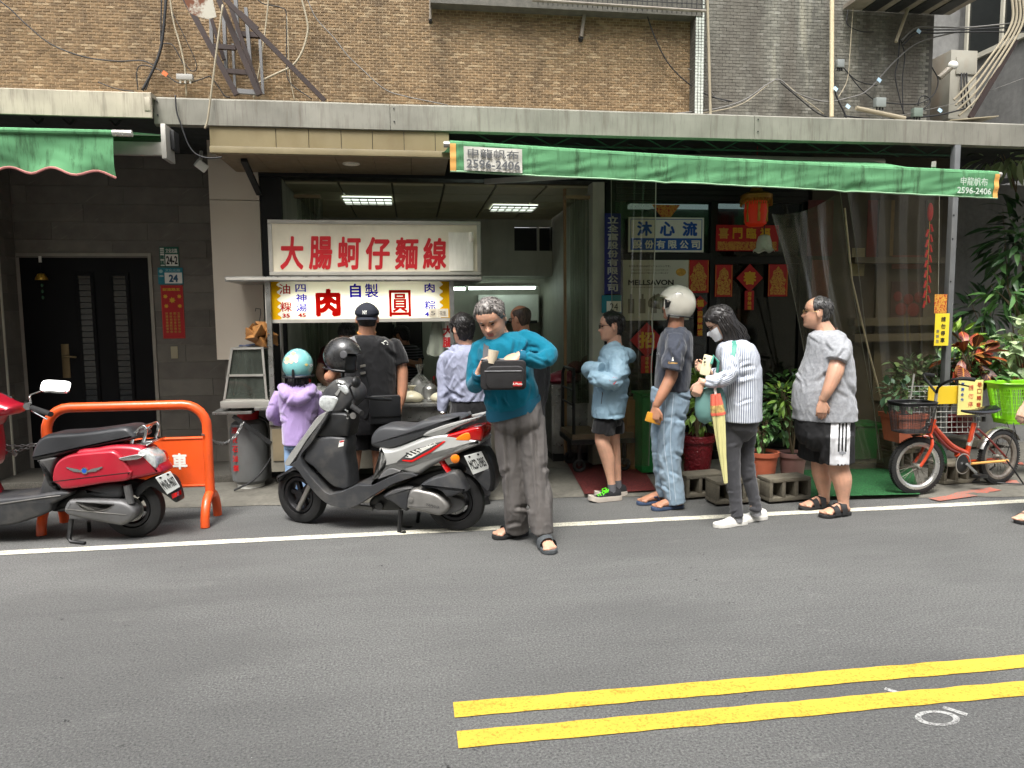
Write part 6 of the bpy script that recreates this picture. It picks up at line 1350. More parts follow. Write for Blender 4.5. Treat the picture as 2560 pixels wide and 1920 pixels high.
def hair_mesh(M,k,line,thick,fat=1.0,bald=None,rough=.003,seed=0,top=None):
 b=MB();rows=[]
 for z in ZS:
  row=[]
  for j in range(NTH):
   th=2*math.pi*j/NTH;d=abs(((th+math.pi)%(2*math.pi))-math.pi);dg=math.degrees(d)
   m=(z-interp(line,dg)-.009*noise.noise((th*14,z*50,seed)))/.012
   if bald:m=min(m,(interp(bald,dg)-z)/.02)
   m=max(0,min(1,m*.5+.5));p=head_pt(th,z,fat);n=Vector((p.x/.0095,p.y/.0065,(z)/.014));n.normalize()
   tk=thick(dg,z)if callable(thick)else thick
   st=rough*noise.noise((p.x*60+seed,p.y*60,z*26))+rough*.8*noise.noise((th*26,z*12,seed))
   row.append(tuple(M@((p+n*(-.006+(.006+tk+st)*m))*k)))
  rows.append(row)
 b.loft(rows);rq=random.Random(seed+40)
 for k_ in range(170 if rough>.002 else 0):
  th=rq.uniform(-math.pi,math.pi);z=rq.uniform(-.07,.112);dg=math.degrees(abs(th))
  if z<interp(line,dg)+.012 or(bald and z>interp(bald,dg)-.02):continue
  tk=(thick(dg,z)if callable(thick)else thick);pts=[]
  for u in(0,.5,1):
   t2=th+math.copysign(.28*u,th);z2=z-.035*u if z<.09 else z-.012*u;p=head_pt(t2,max(-.1,z2),fat);n=Vector((p.x/.0095,p.y/.0065,z2/.014)).normalized();pts.append(M@((p+n*(tk+rq.uniform(-.001,.0035)))*k))
  b.tube(pts,[.004*k,.0045*k,.001],5)
 return b
LINE_SHORT=[(0,.066),(35,.064),(55,.05),(68,.02),(80,-.012),(86,.028),(106,.028),(113,-.02),(125,-.07),(180,-.085)]
LINE_HIGH=[(0,.088),(30,.084),(50,.07),(64,.04),(76,-.015),(95,-.02),(110,-.03),(125,-.07),(180,-.085)]
def rdg(n):n=max(0.0,1-2.4*abs(n));return n*n
class Person:
 def __init__(s,label,px,py,skin,Y=None,name='person',cat='person'):
  s.L=PZ(px,py,0)if Y is None else Vector((XY(px,Y),Y,0));s.L.z=.004
  s.v=Vector((s.L.x,s.L.y,0)).normalized();s.s=Vector((s.v.y,-s.v.x,0));s.e=empty(name,s.L,label,cat);s.skin=skin
  s.k=(s.L-CAMP).dot(c_f)/1776.0;s.body=MB();s.hm=None
 def J(s,x,y,off=0.0):
  r_=ray(x,y);return CAMP+r_*(((s.L-CAMP).dot(s.v)-off)/r_.dot(s.v))
 def ring(s,c,a,b,n=28,ex=2.3,tilt=None):
  out=[]
  for t in np.linspace(0,2*math.pi,n,endpoint=False):
   cs,sn=math.cos(t),math.sin(t);p=c+s.s*(a*math.copysign(abs(cs)**(2/ex),cs))+s.v*(b*math.copysign(abs(sn)**(2/ex),sn))
   if tilt:p=p+Vector((0,0,tilt*(p-c).dot(s.s)))
   out.append(p)
  return out
 def torso(s,b,rows,ex=2.3,tilt=None):
  R_=[(r_[0],r_[1],r_[2],r_[3],r_[4]if len(r_)>4 else 0.0)for r_ in rows];R_=crom(R_,4);rings=[]
  n=len(R_)
  for i,(y,xl,xr,h,of)in enumerate(R_):
   tl=tilt[0]+(tilt[1]-tilt[0])*i/(n-1)if tilt else None
   rings.append(s.ring(s.J((xl+xr)/2,y,of),(xr-xl)/2*s.k,h,tilt=tl))
  b.loft(rings)
 def limb(s,b,pts,n=14,flat=None):
  P=[s.J(x,y,o)for x,y,o,r_ in pts];rr=[r_*s.k for*_,r_ in pts]
  Q_=crom([(*p,r_)for p,r_ in zip(P,rr)],5);P=[Vector(q[:3])for q in Q_];rr=[float(q[3])for q in Q_]
  d0=(P[0]-P[1]).normalized();d1=(P[-1]-P[-2]).normalized()
  tail=b is s.body;P=[P[0]+d0*rr[0]*.5]+P+([P[-1]+d1*rr[-1]*.35]if tail else[]);rr=[rr[0]*.55]+rr+([rr[-1]*.7]if tail else[])
  b.tube(P,rr,n)
 def head(s,x,y,h,yaw,pitch=0,roll=0,fat=1.0,off=0.0,neck=None,neck_r=.056):
  c=s.J(x,y,off);f=(-s.v)*math.cos(R(yaw))+s.s*math.sin(R(yaw));up=Vector((0,0,1));l=up.cross(f)
  M3=Matrix((f,l,up)).transposed();M3=M3@Matrix.Rotation(R(pitch),3,'Y')@Matrix.Rotation(R(roll),3,'X')
  s.hm=Matrix.Translation(c)@M3.to_4x4();s.hk=h/.243;s.fat=fat;head_vol(s.body,s.hm,s.hk,fat)
  nb=s.J(*neck)if neck else c+Vector((0,0,-.2));a=s.hm@(Vector((-.02,0,-.06))*s.hk)
  s.body.tube([a,a.lerp(nb,.5),nb],[neck_r*.92,neck_r,neck_r*1.15],16);s.nb=nb
 def hloc(s,*p):return s.hm@(Vector(p)*s.hk)
 def core(s,pts,r=.04):s.body.tube([p if isinstance(p,Vector)else s.J(*p)for p in pts],r,10)
 def hand(s,W,d,n,thumb,curl=25,size=1.0,tcurl=20,spread=.0,curls=None):
  d=d.normalized();n=(n-d*n.dot(d)).normalized();t=d.cross(n)*thumb;b=s.body;z=size
  def el(c,a,h):return[c+t*(a*math.cos(q))+n*(h*math.sin(q))for q in np.linspace(0,2*math.pi,14,endpoint=False)]
  b.loft([el(W-d*.035*z,.027*z,.024*z),el(W,.027*z,.02*z),el(W+d*.03*z,.037*z,.017*z),el(W+d*.06*z,.041*z,.015*z),el(W+d*.088*z,.039*z,.012*z)])
  for i,(o,L)in enumerate(((.030,.068),(.010,.077),(-.010,.071),(-.029,.055))):
   p=W+d*(.083-.004*abs(i-1))*z+t*o*z;dd=(d+t*o*spread).normalized();pts=[p-dd*.01];rr=[.0095*z];a=0;cu=curls[i]if curls else curl
   for k,f_ in enumerate((.45,.32,.23)):
    pts.append(p);rr.append((.0095,.009,.0085)[k]*z);a+=cu*(1.0,1.15,.7)[k]
    p=p+(dd*math.cos(R(a))+n*math.sin(R(a)))*L*f_*z
   pts.append(p);rr.append(.0062*z);b.tube(pts,rr,8)
  p=W+d*.022*z+t*.026*z;d1=(d*.75+t*.62+n*.3).normalized();d2=(d*math.cos(R(tcurl))+t*.1+n*math.sin(R(tcurl))).normalized()
  b.tube([p-d1*.015*z,p,p+d1*.035*z,p+d1*.035*z+d2*.03*z,p+d1*.035*z+d2*.048*z],[.013*z,.0145*z,.011*z,.0095*z,.006*z],8)
 def foot(s,A,heading,L=.24,toe=True):
  h=heading.normalized();sd=Vector((-h.y,h.x,0));g=Vector((A.x,A.y,s.L.z));rings=[]
  for u,w,zh in((-.05,.022,.045),(-.02,.031,.06),(.03,.035,.085),(.08,.038,.07),(.13,.043,.05),(.165,.045,.036),(.185,.04,.028)):
   c=g+h*u;rings.append([c+sd*(w*math.cos(q))+Vector((0,0,.018+zh*.5+zh*.5*math.sin(q)))for q in np.linspace(0,2*math.pi,14,endpoint=False)])
  s.body.loft(rings)
  for i in range(5):
   o=-.036+.018*i;c=g+h*(.188-.006*abs(i-1.2)-.004*i)+sd*o+Vector((0,0,.03));s.body.ell(c,(.018,.018,.012),nu=8,nv=6)
 def finish_body(s,vox=.0045):
  me=remesh(s.body,vox,3);o_=s.e.location
  a,_=mesh_np(me);inv_=s.hm.inverted()if s.hm else None;L=np.array(s.L);
  if inv_ is not None:
   Mi=np.array(inv_);nP=len(me.polygons);ct_=np.zeros(nP*3);me.polygons.foreach_get('center',ct_);ct_=ct_.reshape(-1,3);h=(ct_@Mi[:3,:3].T+Mi[:3,3])/s.hk
   lip=(np.abs(h[:,1])<.023-.5*np.abs(h[:,2]+.063))&(h[:,2]>-.077)&(h[:,2]<-.0515)&(h[:,0]>.075)
   idx=lip.astype(np.int32)
  else:idx=np.zeros(len(me.polygons),np.int32)
  set_np(me,a-L);s.skin_o=link_mesh('body',me,[s.skin,LIPS],s.e);me.polygons.foreach_set('material_index',idx);return s.skin_o
 def put(s,name,mb,m_,**kw):return mb.build(name,m_,s.e,**kw)
 def cloth(s,name,mb,m_,vox=.008,amp=.006,sm=3,mix=(.5,.35,.15),seed=0,ext=None,freq=1.0,stretch=(9,9,4.5),parent=None,rs=None,strokes=()):
  me=remesh(mb,vox,sm);a,nrm=mesh_np(me);d=np.zeros(len(a));k=freq
  for i,p in enumerate(a):
   x,y,z=p
   r1=rdg(noise.noise((x*stretch[0]*k+seed,y*stretch[1]*k,z*stretch[2]*k+.8*x)));r2=rdg(noise.noise((x*17*k,y*17*k+seed,z*10*k+6*x)));r3=noise.noise((x*7,y*7,z*30+seed))
   d[i]=1.15*amp*(mix[0]*r1+mix[1]*r2+mix[2]*r3-.25)
   if ext:d[i]+=ext(p)
  dv=a-np.array(CAMP);zc_=dv@np.array(c_f);X=1280+1776*(dv@np.array(c_r))/zc_;Yp_=960-1776*(dv@np.array(c_u))/zc_
  S_=list(strokes);rq=random.Random(seed*7+1)
  for n_,an,sp,ln,w_,dp in(rs or()):
   for k_ in range(n_):
    i=rq.randrange(len(a));t_=R(an+rq.uniform(-sp,sp));L_=ln*rq.uniform(.5,1.3)/2;S_.append((X[i]-L_*math.cos(t_),Yp_[i]+L_*math.sin(t_),X[i]+L_*math.cos(t_),Yp_[i]-L_*math.sin(t_),w_*rq.uniform(.7,1.4),dp*rq.uniform(.5,1.3),rq.choice((-1,1))))
  for q in S_:
   x0,y0,x1,y1,w_,dp=q[:6];fl=q[6]if len(q)>6 else 1;ex,ey=x1-x0,y1-y0;L2=ex*ex+ey*ey+1e-6;tt=((X-x0)*ex+(Yp_-y0)*ey)/L2;sd=fl*((X-x0)*-ey+(Yp_-y0)*ex)/math.sqrt(L2)+1.5*np.sin(tt*4)
   env=np.clip(np.sin(np.pi*np.clip(tt,0,1)),0,1)**.7;d+=dp*env*(-np.exp(-(sd/w_)**2)+.7*np.exp(-((sd-1.7*w_)/(1.1*w_))**2))
  a=a+nrm*d[:,None];set_np(me,a-np.array(s.L));o=link_mesh(name,me,m_,parent or s.e);s.last=me;return o
 def hair(s,line,thick,m_,bald=None,rough=.003,seed=1):return s.put('hair',hair_mesh(s.hm,s.hk,line,thick,s.fat,bald,rough,seed),m_,angle=180)
 def eyes(s,closed=False,brow=True,m_brow=None):
  for sd in(-1,1):
   b=MB();b.ell(s.hloc(.0785,.032*sd,.001),Vector((.010,.0125,0.0026 if closed else.005))*s.hk,s.hm.to_3x3(),12,8);s.put('eye',b,MATS.get('eye_dark')or mat('eye_dark',(34,24,20),.2))
   if brow:b=MB();b.tube([s.hloc(.092-.0025,.016*sd,.0215),s.hloc(.0925,.03*sd,.0255),s.hloc(.084,.046*sd,.0225)],[.0028,.0036,.0018],6);s.put('eyebrow',b,m_brow or HR_BLK)
 def glasses(s,m_,r=.0014,y=.033):
  b=MB()
  for sd in(-1,1):
   b.tube([s.hloc(.102-.12*abs(math.cos(t))*.05,y*sd+.023*math.cos(t),-.002+.016*math.sin(t))for t in np.linspace(0,2*math.pi,20,endpoint=False)],r,5,closed=True)
   b.tube([s.hloc(.098,(y+.022)*sd,.006),s.hloc(.06,.077*sd*s.fat,.008),s.hloc(-.01,.081*sd*s.fat,.004)],r,5)
  b.tube([s.hloc(.104,-.01,.002),s.hloc(.106,0,.005),s.hloc(.104,.01,.002)],r,5);g=s.put('glasses',b,m_)
  for sd in(-1,1):
   b=MB();b.add([tuple(s.hloc(.101,y*sd+.021*math.cos(t),-.002+.0145*math.sin(t)))for t in np.linspace(0,2*math.pi,16,endpoint=False)],[tuple(range(16))]);o=b.build('lens',glassy('spectacle_lens',(250,250,250),.96,.02,0,refl=.6),g,fixn=False)
  return g
def shoe(P,A,heading,L,W,H,m_up,m_sole,name='shoe',lace=None,sole=.028,toe_up=.0,collar=.075):
 h=heading.normalized();sd=Vector((-h.y,h.x,0));g=Vector((A.x,A.y,P.L.z))-h*(L*.26)
 def ol(u):return interp([(0,.6),(.05,.78),(.2,.86),(.4,.8),(.6,.95),(.75,1),(.88,.88),(.96,.6),(1,.25)],u)*W/2
 b=MB();rings=[]
 for u in np.linspace(0,1,15):
  zt_=interp([(0,H*.85),(.1,H),(.3,H*.98),(.45,H*.8),(.65,H*.52),(.85,H*.42),(.97,H*.3),(1,H*.15)],u);w=ol(u);c=g+h*L*u
  rings.append([c+sd*(w*.97*math.copysign(abs(math.cos(q))**.8,math.cos(q)))+Vector((0,0,sole*.7+toe_up*max(0,u-.8)*5+(zt_-sole*.7)*max(0,math.sin(q))**.75))for q in np.linspace(0,2*math.pi,18,endpoint=False)])
 b.loft(rings);up=b.build(name,m_up,P.e,angle=60)
 b=MB();rings=[]
 for u in np.linspace(0,1,15):
  w=ol(u)*1.06+.002;c=g+h*(L*1.03*u-L*.015);z0=toe_up*max(0,u-.75)*4
  rings.append([c+sd*(w*x_)+Vector((0,0,z0+z_))for x_,z_ in((-1,.0),(1,.0),(1.02,sole*.6),(.98,sole),(-.98,sole),(-1.02,sole*.6))])
 b.loft(rings);b.build('sole',m_sole,up,angle=50)
 if lace:
  b=MB()
  for k in range(5):
   u=.42+k*.07;zt_=interp([(.3,H*.98),(.45,H*.8),(.65,H*.52),(.85,H*.42)],u)+.004;c=g+h*L*u;b.tube([c+sd*W*.26+Vector((0,0,zt_-.012)),c+h*.008+Vector((0,0,zt_+.003)),c-sd*W*.26+Vector((0,0,zt_-.012))],.0045,5)
  c=g+h*L*.42+Vector((0,0,H*.84))
  for s_ in(-1,1):b.tube([c,c+sd*.03*s_+Vector((0,0,.016)),c+sd*.055*s_+h*.02,c+sd*.03*s_+h*.03-Vector((0,0,.012)),c],.004,5);b.tube([c,c+sd*.03*s_+h*.05-Vector((0,0,.03))],.0035,5)
  b.build('laces',lace,up)
 return up
def sandal(P,A,heading,m_,straps,L=.27,W=.1,sole=.022,m_strap=None,name='sandal'):
 h=heading.normalized();sd=Vector((-h.y,h.x,0));g=Vector((A.x,A.y,P.L.z))-h*.065
 b=MB();ol=[(0,.3),(.06,.72),(.25,.78),(.45,.74),(.65,.95),(.8,1),(.92,.82),(1,.35)]
 q=[(L*u,interp(ol,u)*W/2)for u in np.linspace(0,1,14)];pl=q+[(u,-w)for u,w in reversed(q)]
 b.prism([(u,w)for u,w in pl],g,h,sd,(0,0,sole));o=b.build(name,m_,P.e,bevel=.004)
 for u0,u1,zh in straps:
  rows=[]
  for t in np.linspace(0,math.pi,11):rows.append([g+h*L*u+sd*((W/2+.002)*math.cos(t))+Vector((0,0,sole*.6+zh*(1.0 if u==u0 else.86)*math.sin(t)**.7))for u in(u0,(u0+u1)/2,u1)])
  b=MB();b.sheet(rows);rr=b.build('strap',m_strap or m_,o,fixn=False)
 return o
def decal(target,P,body,cpx,size_px,m_,name='print',bold=.02,tiltdeg=0,w=None,lift=.002,parent=None,poly=None):
 me=target.data;L=P.L;bv=BVHTree.FromPolygons([tuple(Vector(v_.co)+L)for v_ in me.vertices],[tuple(p.vertices)for p in me.polygons])
 if poly:tb=MB();tb.add([(u,v_,0)for u,v_ in poly],[tuple(range(len(poly)))]);hh=1.0;k=size_px
 else:tb=text_mb(body,1,0,bold);a=np.array(tb.v);hh=a[:,1].max()-a[:,1].min();k=size_px/hh
 out=[];ct_,st2=math.cos(R(tiltdeg)),math.sin(R(tiltdeg));ww=1.0
 if w and not poly:ww=w/((a[:,0].max()-a[:,0].min())*k)
 for p in tb.v:
  u,v_=p[0]*k*ww,p[1]*k;x,y=cpx[0]+u*ct_-v_*st2,cpx[1]-(u*st2+v_*ct_);d=ray(x,y).normalized();hit=bv.ray_cast(CAMP,d)
  q=(hit[0]-d*(lift+p[2]*.5))if hit[0]else P.J(x,y,.15);out.append(tuple(q))
 tb.v=out;return tb.build(name,m_,target,flat=True,fixn=False)
def strap(P,pts,w,m_,name='strap',th=.004,parent=None,target=None):
 b=MB();C=[Vector(q)for q in crom(pts,6)];rows=[]
 for i,p in enumerate(C):
  d=(C[min(i+1,len(C)-1)]-C[max(i-1,0)]).normalized();n=(CAMP-p).normalized();a=d.cross(n).normalized();rows.append([p+a*w/2+n*th,p+a*w/2,p-a*w/2,p-a*w/2+n*th])
 b.loft(rows);return b
LEFT=Vector((-1,0,0))
M_BLKC=m_cloth('black_cotton',(15,15,17));M_BLK2=m_cloth('black_twill',(18,17,19),.8)
M_FOAM=mat('black_foam',(30,30,31),.7,var=.15,bump=.2)
p=Person('balding man in grey T-shirt and black striped shorts at the queue end',2088,1280,SK_C)
g9=p
p.head(2044,781,.25,-90,-4,0,1.08,neck=(2068,838,0),neck_r=.064)
p.core([p.nb,(2072,900),(2070,1060)],.06)
p.limb(p.body,[(2095,860,.1,14),(2090,922,.2,19),(2072,970,.24,14),(2057,1000,.24,9)])
p.hand(p.J(2056,1003,.24),Vector((-.05,0,-1)),p.v*1.0+LEFT*.2,1,22,1.02)
p.limb(p.body,[(2070,880,-.18,14),(2066,960,-.24,12),(2050,1010,-.22,9)])
p.limb(p.body,[(2090,1080,.08,26),(2096,1165,.07,24),(2105,1200,.07,23),(2108,1245,.07,14),(2110,1272,.07,12)])
p.limb(p.body,[(2055,1080,-.09,26),(2052,1165,-.1,23),(2056,1195,-.1,22),(2060,1232,-.1,14),(2062,1252,-.1,12)])
fa,fb=p.J(2108,1290,.07),p.J(2056,1266,-.1);fh=Vector((-.97,-.18,0))
p.foot(fa,fh);p.foot(fb,fh)
p.finish_body()
b=MB();p.torso(b,[(826,2040,2094,.1),(838,2024,2112,.17),(860,2022,2122,.2),(900,2012,2128,.2),(940,1996,2132,.2),(975,1986,2132,.21),(1010,1984,2134,.21),(1048,1986,2138,.2)])
p.limb(b,[(2092,858,.1,27),(2098,882,.17,26),(2092,903,.2,25)]);p.limb(b,[(2068,862,-.12,26),(2064,905,-.2,24)])
M_GREYT=mat('grey_marl',(148,150,154),.9,0,.16,60,.25,260,.0015,sheen=.2,spec=.2)
sh9=p.cloth('t_shirt',b,M_GREYT,vox=.0065,amp=.007,seed=3,rs=((10,-55,25,60,5,.009),(8,80,15,50,5,.008)),strokes=((2098,905,2040,960,6,.012),(2108,930,2060,1000,7,.012),(2120,900,2126,1030,6,.01),(2112,870,2092,900,4,.01)))
p.put('collar',MB().tube([p.nb+Vector((.055*math.cos(t),.06*math.sin(t),.0-.035*math.cos(t)*-1))for t in np.linspace(0,2*math.pi,24,endpoint=False)],.007,6,closed=True),M_GREYT)
b=MB();p.torso(b,[(1040,1990,2128,.19),(1065,1990,2130,.19),(1090,1994,2130,.19),(1110,2006,2120,.16),(1128,2040,2090,.1)])
p.limb(b,[(2092,1085,.09,41),(2094,1130,.08,39),(2096,1158,.08,38)]);p.limb(b,[(2040,1085,-.09,40),(2034,1130,-.1,38),(2030,1148,-.1,38)])
t=NT('striped_shorts');ps=t.pos();vx_=t.n.new('ShaderNodeVectorMath');vx_.operation='DOT_PRODUCT';t.l(ps,vx_.inputs[0]);vx_.inputs[1].default_value=tuple(p.s);u=vx_.outputs['Value']
u0=p.J(2076,1100,.15).dot(p.s);kk=p.k
def win(a,b_):return t.math('MULTIPLY',t.math('GREATER_THAN',u,u0+a*kk),t.math('LESS_THAN',u,u0+b_*kk))
vd=t.n.new('ShaderNodeVectorMath');vd.operation='DOT_PRODUCT';t.l(ps,vd.inputs[0]);vd.inputs[1].default_value=tuple(p.v);near=t.math('LESS_THAN',vd.outputs['Value'],p.L.dot(p.v))
wp=t.math('MULTIPLY',win(0,43),near);st3=t.math('ADD',t.math('ADD',win(17,21),win(24.5,28.5)),win(32,36));zz=t.sep(ps)[2]
za=t.math('SUBTRACT',1,t.math('MULTIPLY',t.math('GREATER_THAN',zz,p.J(2090,1148).z),t.math('LESS_THAN',zz,p.J(2090,1118).z)));st3=t.math('MULTIPLY',st3,za)
t.col(t.mix(wp,lin((20,20,22)),t.mix(st3,lin((206,206,208)),lin((18,18,20)))));t.rough(.8)
so9=p.cloth('shorts',b,t.mat,vox=.0065,amp=.008,seed=9,rs=((9,80,20,60,5,.01),))
decal(so9,p,'',(2106,1133),9,M_GREYT,'trefoil_print',poly=[(0,-.9),(.25,-.3),(.9,-.2),(1,.5),(.4,.3),(.25,1),(0,.4),(-.25,1),(-.4,.3),(-1,.5),(-.9,-.2),(-.25,-.3)])
p.hair([(0,.118),(40,.114),(58,.1),(70,.062),(81,-.005),(87,.03),(106,.028),(113,-.02),(122,-.07),(180,-.085)],.007,HR_SALT,rough=.004)
p.eyes();p.glasses(mat('gold_wire',(190,160,110),.3,.8),.0016)
p.put('necklace',MB().tube([p.nb+Vector((.07*math.cos(t),.068*math.sin(t),.035+.02*math.cos(t)))for t in np.linspace(0,2*math.pi,28,endpoint=False)],.003,5,closed=True),mat('brown_cord',(96,66,46),.7))
for A_ in(fa,fb):sandal(p,A_,fh,M_FOAM,((.5,.68,.075),(.26,.44,.1)),L=.285,W=.112)
p=Person('woman in striped shirt and white mask looking down at her bag',1838,1308,SK_A)
w8=p
p.head(1800,806,.235,-84,34,0,1.0,neck=(1836,858,0),neck_r=.048)
p.core([p.nb,(1850,950),(1852,1050)],.05)
p.limb(p.body,[(1824,880,.1,9),(1824,940,.2,9),(1770,955,.26,9),(1752,954,.26,7.5)])
p.hand(p.J(1752,957,.26),Vector((-.35,.1,-.9)),Vector((.4,.8,-.2)),-1,35,.92)
p.limb(p.body,[(1830,890,-.12,9),(1800,940,-.1,9),(1768,930,.0,8)])
p.hand(p.J(1766,926,.1),Vector((-.8,0,.35)),Vector((.2,-.8,.3)),1,30,.92)
p.core([(1850,1050,.05),(1832,1150,.05),(1842,1290,.05)],.03);p.core([(1860,1050,-.05),(1868,1150,-.06),(1886,1275,-.06)],.03)
p.finish_body()
STP=MB();b=STP;p.torso(b,[(850,1814,1862,.09),(862,1798,1880,.16),(885,1792,1893,.19),(920,1798,1900,.19),(960,1802,1902,.19),(1000,1804,1902,.195),(1050,1806,1902,.195)])
arm8=[(1822,872,.11,21),(1826,908,.2,21),(1824,938,.24,20),(1796,952,.27,17),(1764,954,.27,14)]
p.limb(b,arm8);p.limb(b,[(1830,880,-.12,20),(1812,930,-.14,18),(1780,934,-.02,14)])
me=None
t=NT('blue_white_stripes');at=t.n.new('ShaderNodeAttribute');at.attribute_name='stripe';fr=t.math('FRACT',t.math('MULTIPLY',at.outputs['Fac'],1.0));sm_=t.ramp(fr,[(.5,0),(.56,1),(.94,1),(1,0)])
t.col(t.mix(sm_,lin((206,210,216)),lin((104,114,134))));t.rough(.8);t.bump(t.noise(t.pos(),240,2),.2,.0015);M_STRIPE=t.mat
sh8=p.cloth('shirt',b,M_STRIPE,vox=.0065,amp=.005,seed=5,rs=((9,10,25,45,4,.007),(7,75,20,50,5,.007)),strokes=((1826,905,1850,930,4,.01),(1822,930,1806,946,4,.01),(1832,950,1890,935,5,.009)))
ms=sh8.data;a_,_=mesh_np(ms);a_=a_+np.array(p.L);val=np.zeros(len(a_));AX=[np.array(p.J(x,y,o))for x,y,o,r_ in arm8]
c_t=p.J(1852,950)
for i,q in enumerate(a_):
 best=9;bi=0
 for j in range(len(AX)-1):
  d=AX[j+1]-AX[j];tt=min(1,max(0,(q-AX[j])@d/(d@d)));ds=np.linalg.norm(q-AX[j]-d*tt)
  if ds<best:best=ds;bi=j;bt=tt
 if best<.072 and not(bi==0 and bt<.3):
  d=Vector(AX[bi+1]-AX[bi]).normalized();sx_,ux_=frame(d,Vector((0.3,1,0)));r_=Vector(q)-Vector(AX[bi]);val[i]=math.atan2(r_.dot(ux_),r_.dot(sx_))*.055/.0125+20
 else:r_=Vector(q)-c_t;val[i]=math.atan2(r_.dot(p.v),r_.dot(p.s))*.17/.0135+40
at_=ms.attributes.new('stripe','FLOAT','POINT');at_.data.foreach_set('value',val)
b=MB();p.torso(b,[(1040,1812,1896,.16),(1060,1812,1894,.17),(1080,1820,1888,.14),(1100,1838,1870,.08)])
p.limb(b,[(1840,1075,.06,26),(1830,1120,.06,22),(1832,1180,.06,19),(1838,1240,.06,16),(1843,1290,.06,16)]);p.limb(b,[(1866,1075,-.06,26),(1864,1130,-.06,21),(1872,1190,-.06,18),(1884,1240,-.06,15),(1890,1276,-.06,15)])
p.cloth('trousers',b,m_cloth('charcoal_denim',(62,62,65),.8),vox=.0065,amp=.004,seed=8,stretch=(6,6,16),rs=((16,8,18,30,3.5,.007),))
M_CANV=mat('white_canvas',(214,212,206),.7,var=.05,bump=.15);M_RUBW=mat('white_rubber',(206,204,196),.5,var=.06)
for q,L_ in(((1842,1312),.27),((1894,1299),.26)):shoe(p,PZ(*q),Vector((-.97,-.22,0)),L_,.095,.082,M_CANV,M_RUBW,'shoe',sole=.026);
for q in((1843,1288,.06),(1890,1272,-.06)):p.put('sock',MB().tube([p.J(q[0],q[1],q[2]),p.J(q[0]+2,q[1]+16,q[2])],.034,12),mat('grey_sock',(120,120,122),.9))
cap=hair_mesh(p.hm,p.hk,[(0,.07),(40,.062),(60,.04),(74,.0),(86,-.06),(94,-.1),(180,-.13)],lambda d,z:.014+.006*min(1,d/90),1.0,None,.004,3)
p.put('hair',cap,HR_BLK,angle=180)
b=MB();rr2=random.Random(4)
for k in range(210):
 th=R(rr2.uniform(80,180))*rr2.choice((-1,1));z0=rr2.uniform(-.03,.09);hp_=head_pt(th,z0);n_=Vector((hp_.x/.0095,hp_.y/.0065,z0/.014)).normalized();st0=p.hm@((hp_+n_*rr2.uniform(.008,.02))*p.hk)
 hq_=head_pt(th,-.05);st1=p.hm@((hq_+Vector((hq_.x,hq_.y,0)).normalized()*rr2.uniform(.02,.034))*p.hk)
 back=Vector((1,.05,0));dn=rr2.uniform(.1,.175);st2_=st1+Vector((rr2.uniform(.0,.05),0,-dn*.55))+back*.03*(th/math.pi)**2;st3_=st2_+Vector((rr2.uniform(-.005,.05),rr2.uniform(-.02,.02),-dn*.5))
 b.tube([tuple(q)for q in crom([st0,st1,st2_,st3_],4)],[.009]*9+[.008,.007,.005,.002],5)
p.put('hair_lengths',b,HR_BLK,angle=180)
for sd in(-1,1):p.put('eyebrow',MB().tube([p.hloc(.0915,.016*sd,.0215),p.hloc(.0925,.03*sd,.0245),p.hloc(.084,.046*sd,.021)],.0025,5),HR_BLK);p.put('eye',MB().ell(p.hloc(.0785,.032*sd,.001),Vector((.011,.0135,.004))*p.hk,p.hm.to_3x3()),MATS['eye_dark'])
p.glasses(M_BLACK,.0016)
rows=[]
for z in np.linspace(-.108,-.012,10):
 rows.append([tuple(p.hm@((head_pt(th,max(z,-.112))+Vector((.007+.02*math.exp(-((z+.03)/.03)**2)*math.exp(-(th/.7)**2)*.3,0,0))+Vector((math.cos(th),math.sin(th),0))*.004+Vector((.012,0,0))*(.6+.4*math.sin((z+.11)*60))*math.exp(-(th/.6)**2))*p.hk))for th in np.linspace(-1.25,1.25,17)])
p.put('face_mask',MB().sheet(rows),mat('white_mask',(220,222,224),.8,var=.03),fixn=False)
p=Person('man in white open-face helmet, navy T-shirt and pale jeans',1680,1266,SK_B)
h7=p
p.head(1690,764,.235,-92,-6,0,1.0,neck=(1688,826,0),neck_r=.06)
p.core([p.nb,(1684,900),(1680,1000)],.06)
p.limb(p.body,[(1684,860,.14,12),(1680,925,.2,15),(1676,945,.22,15),(1656,985,.25,13),(1640,1015,.26,8.4)])
p.hand(p.J(1639,1019,.26),Vector((-.12,-.05,-1)),p.v+Vector((.5,0,0)),1,34,1.05)
p.limb(p.body,[(1680,860,-.16,12),(1672,940,-.22,11),(1650,1000,-.2,8)])
p.core([(1680,1000,.06),(1676,1140,.06),(1694,1262,.06)],.035);p.core([(1672,1000,-.08),(1662,1140,-.08),(1664,1246,-.09)],.035)
fa,fb=p.J(1690,1264,.06),p.J(1652,1247,-.09);fh=Vector((-.98,-.12,0));p.foot(fa,fh);p.foot(fb,fh)
p.finish_body()
b=MB();p.torso(b,[(818,1668,1712,.1),(828,1658,1722,.17),(846,1650,1730,.21),(880,1642,1730,.2),(920,1640,1727,.19),(966,1638,1722,.185),(976,1640,1720,.18)])
p.limb(b,[(1688,850,.14,26),(1688,880,.21,26),(1680,925,.235,27)]);p.limb(b,[(1682,852,-.16,25),(1676,915,-.23,25)])
M_NAVYT=mat('faded_navy_cotton',(58,62,72),.88,0,.14,5,.25,260,.0015,sheen=.25,spec=.2)
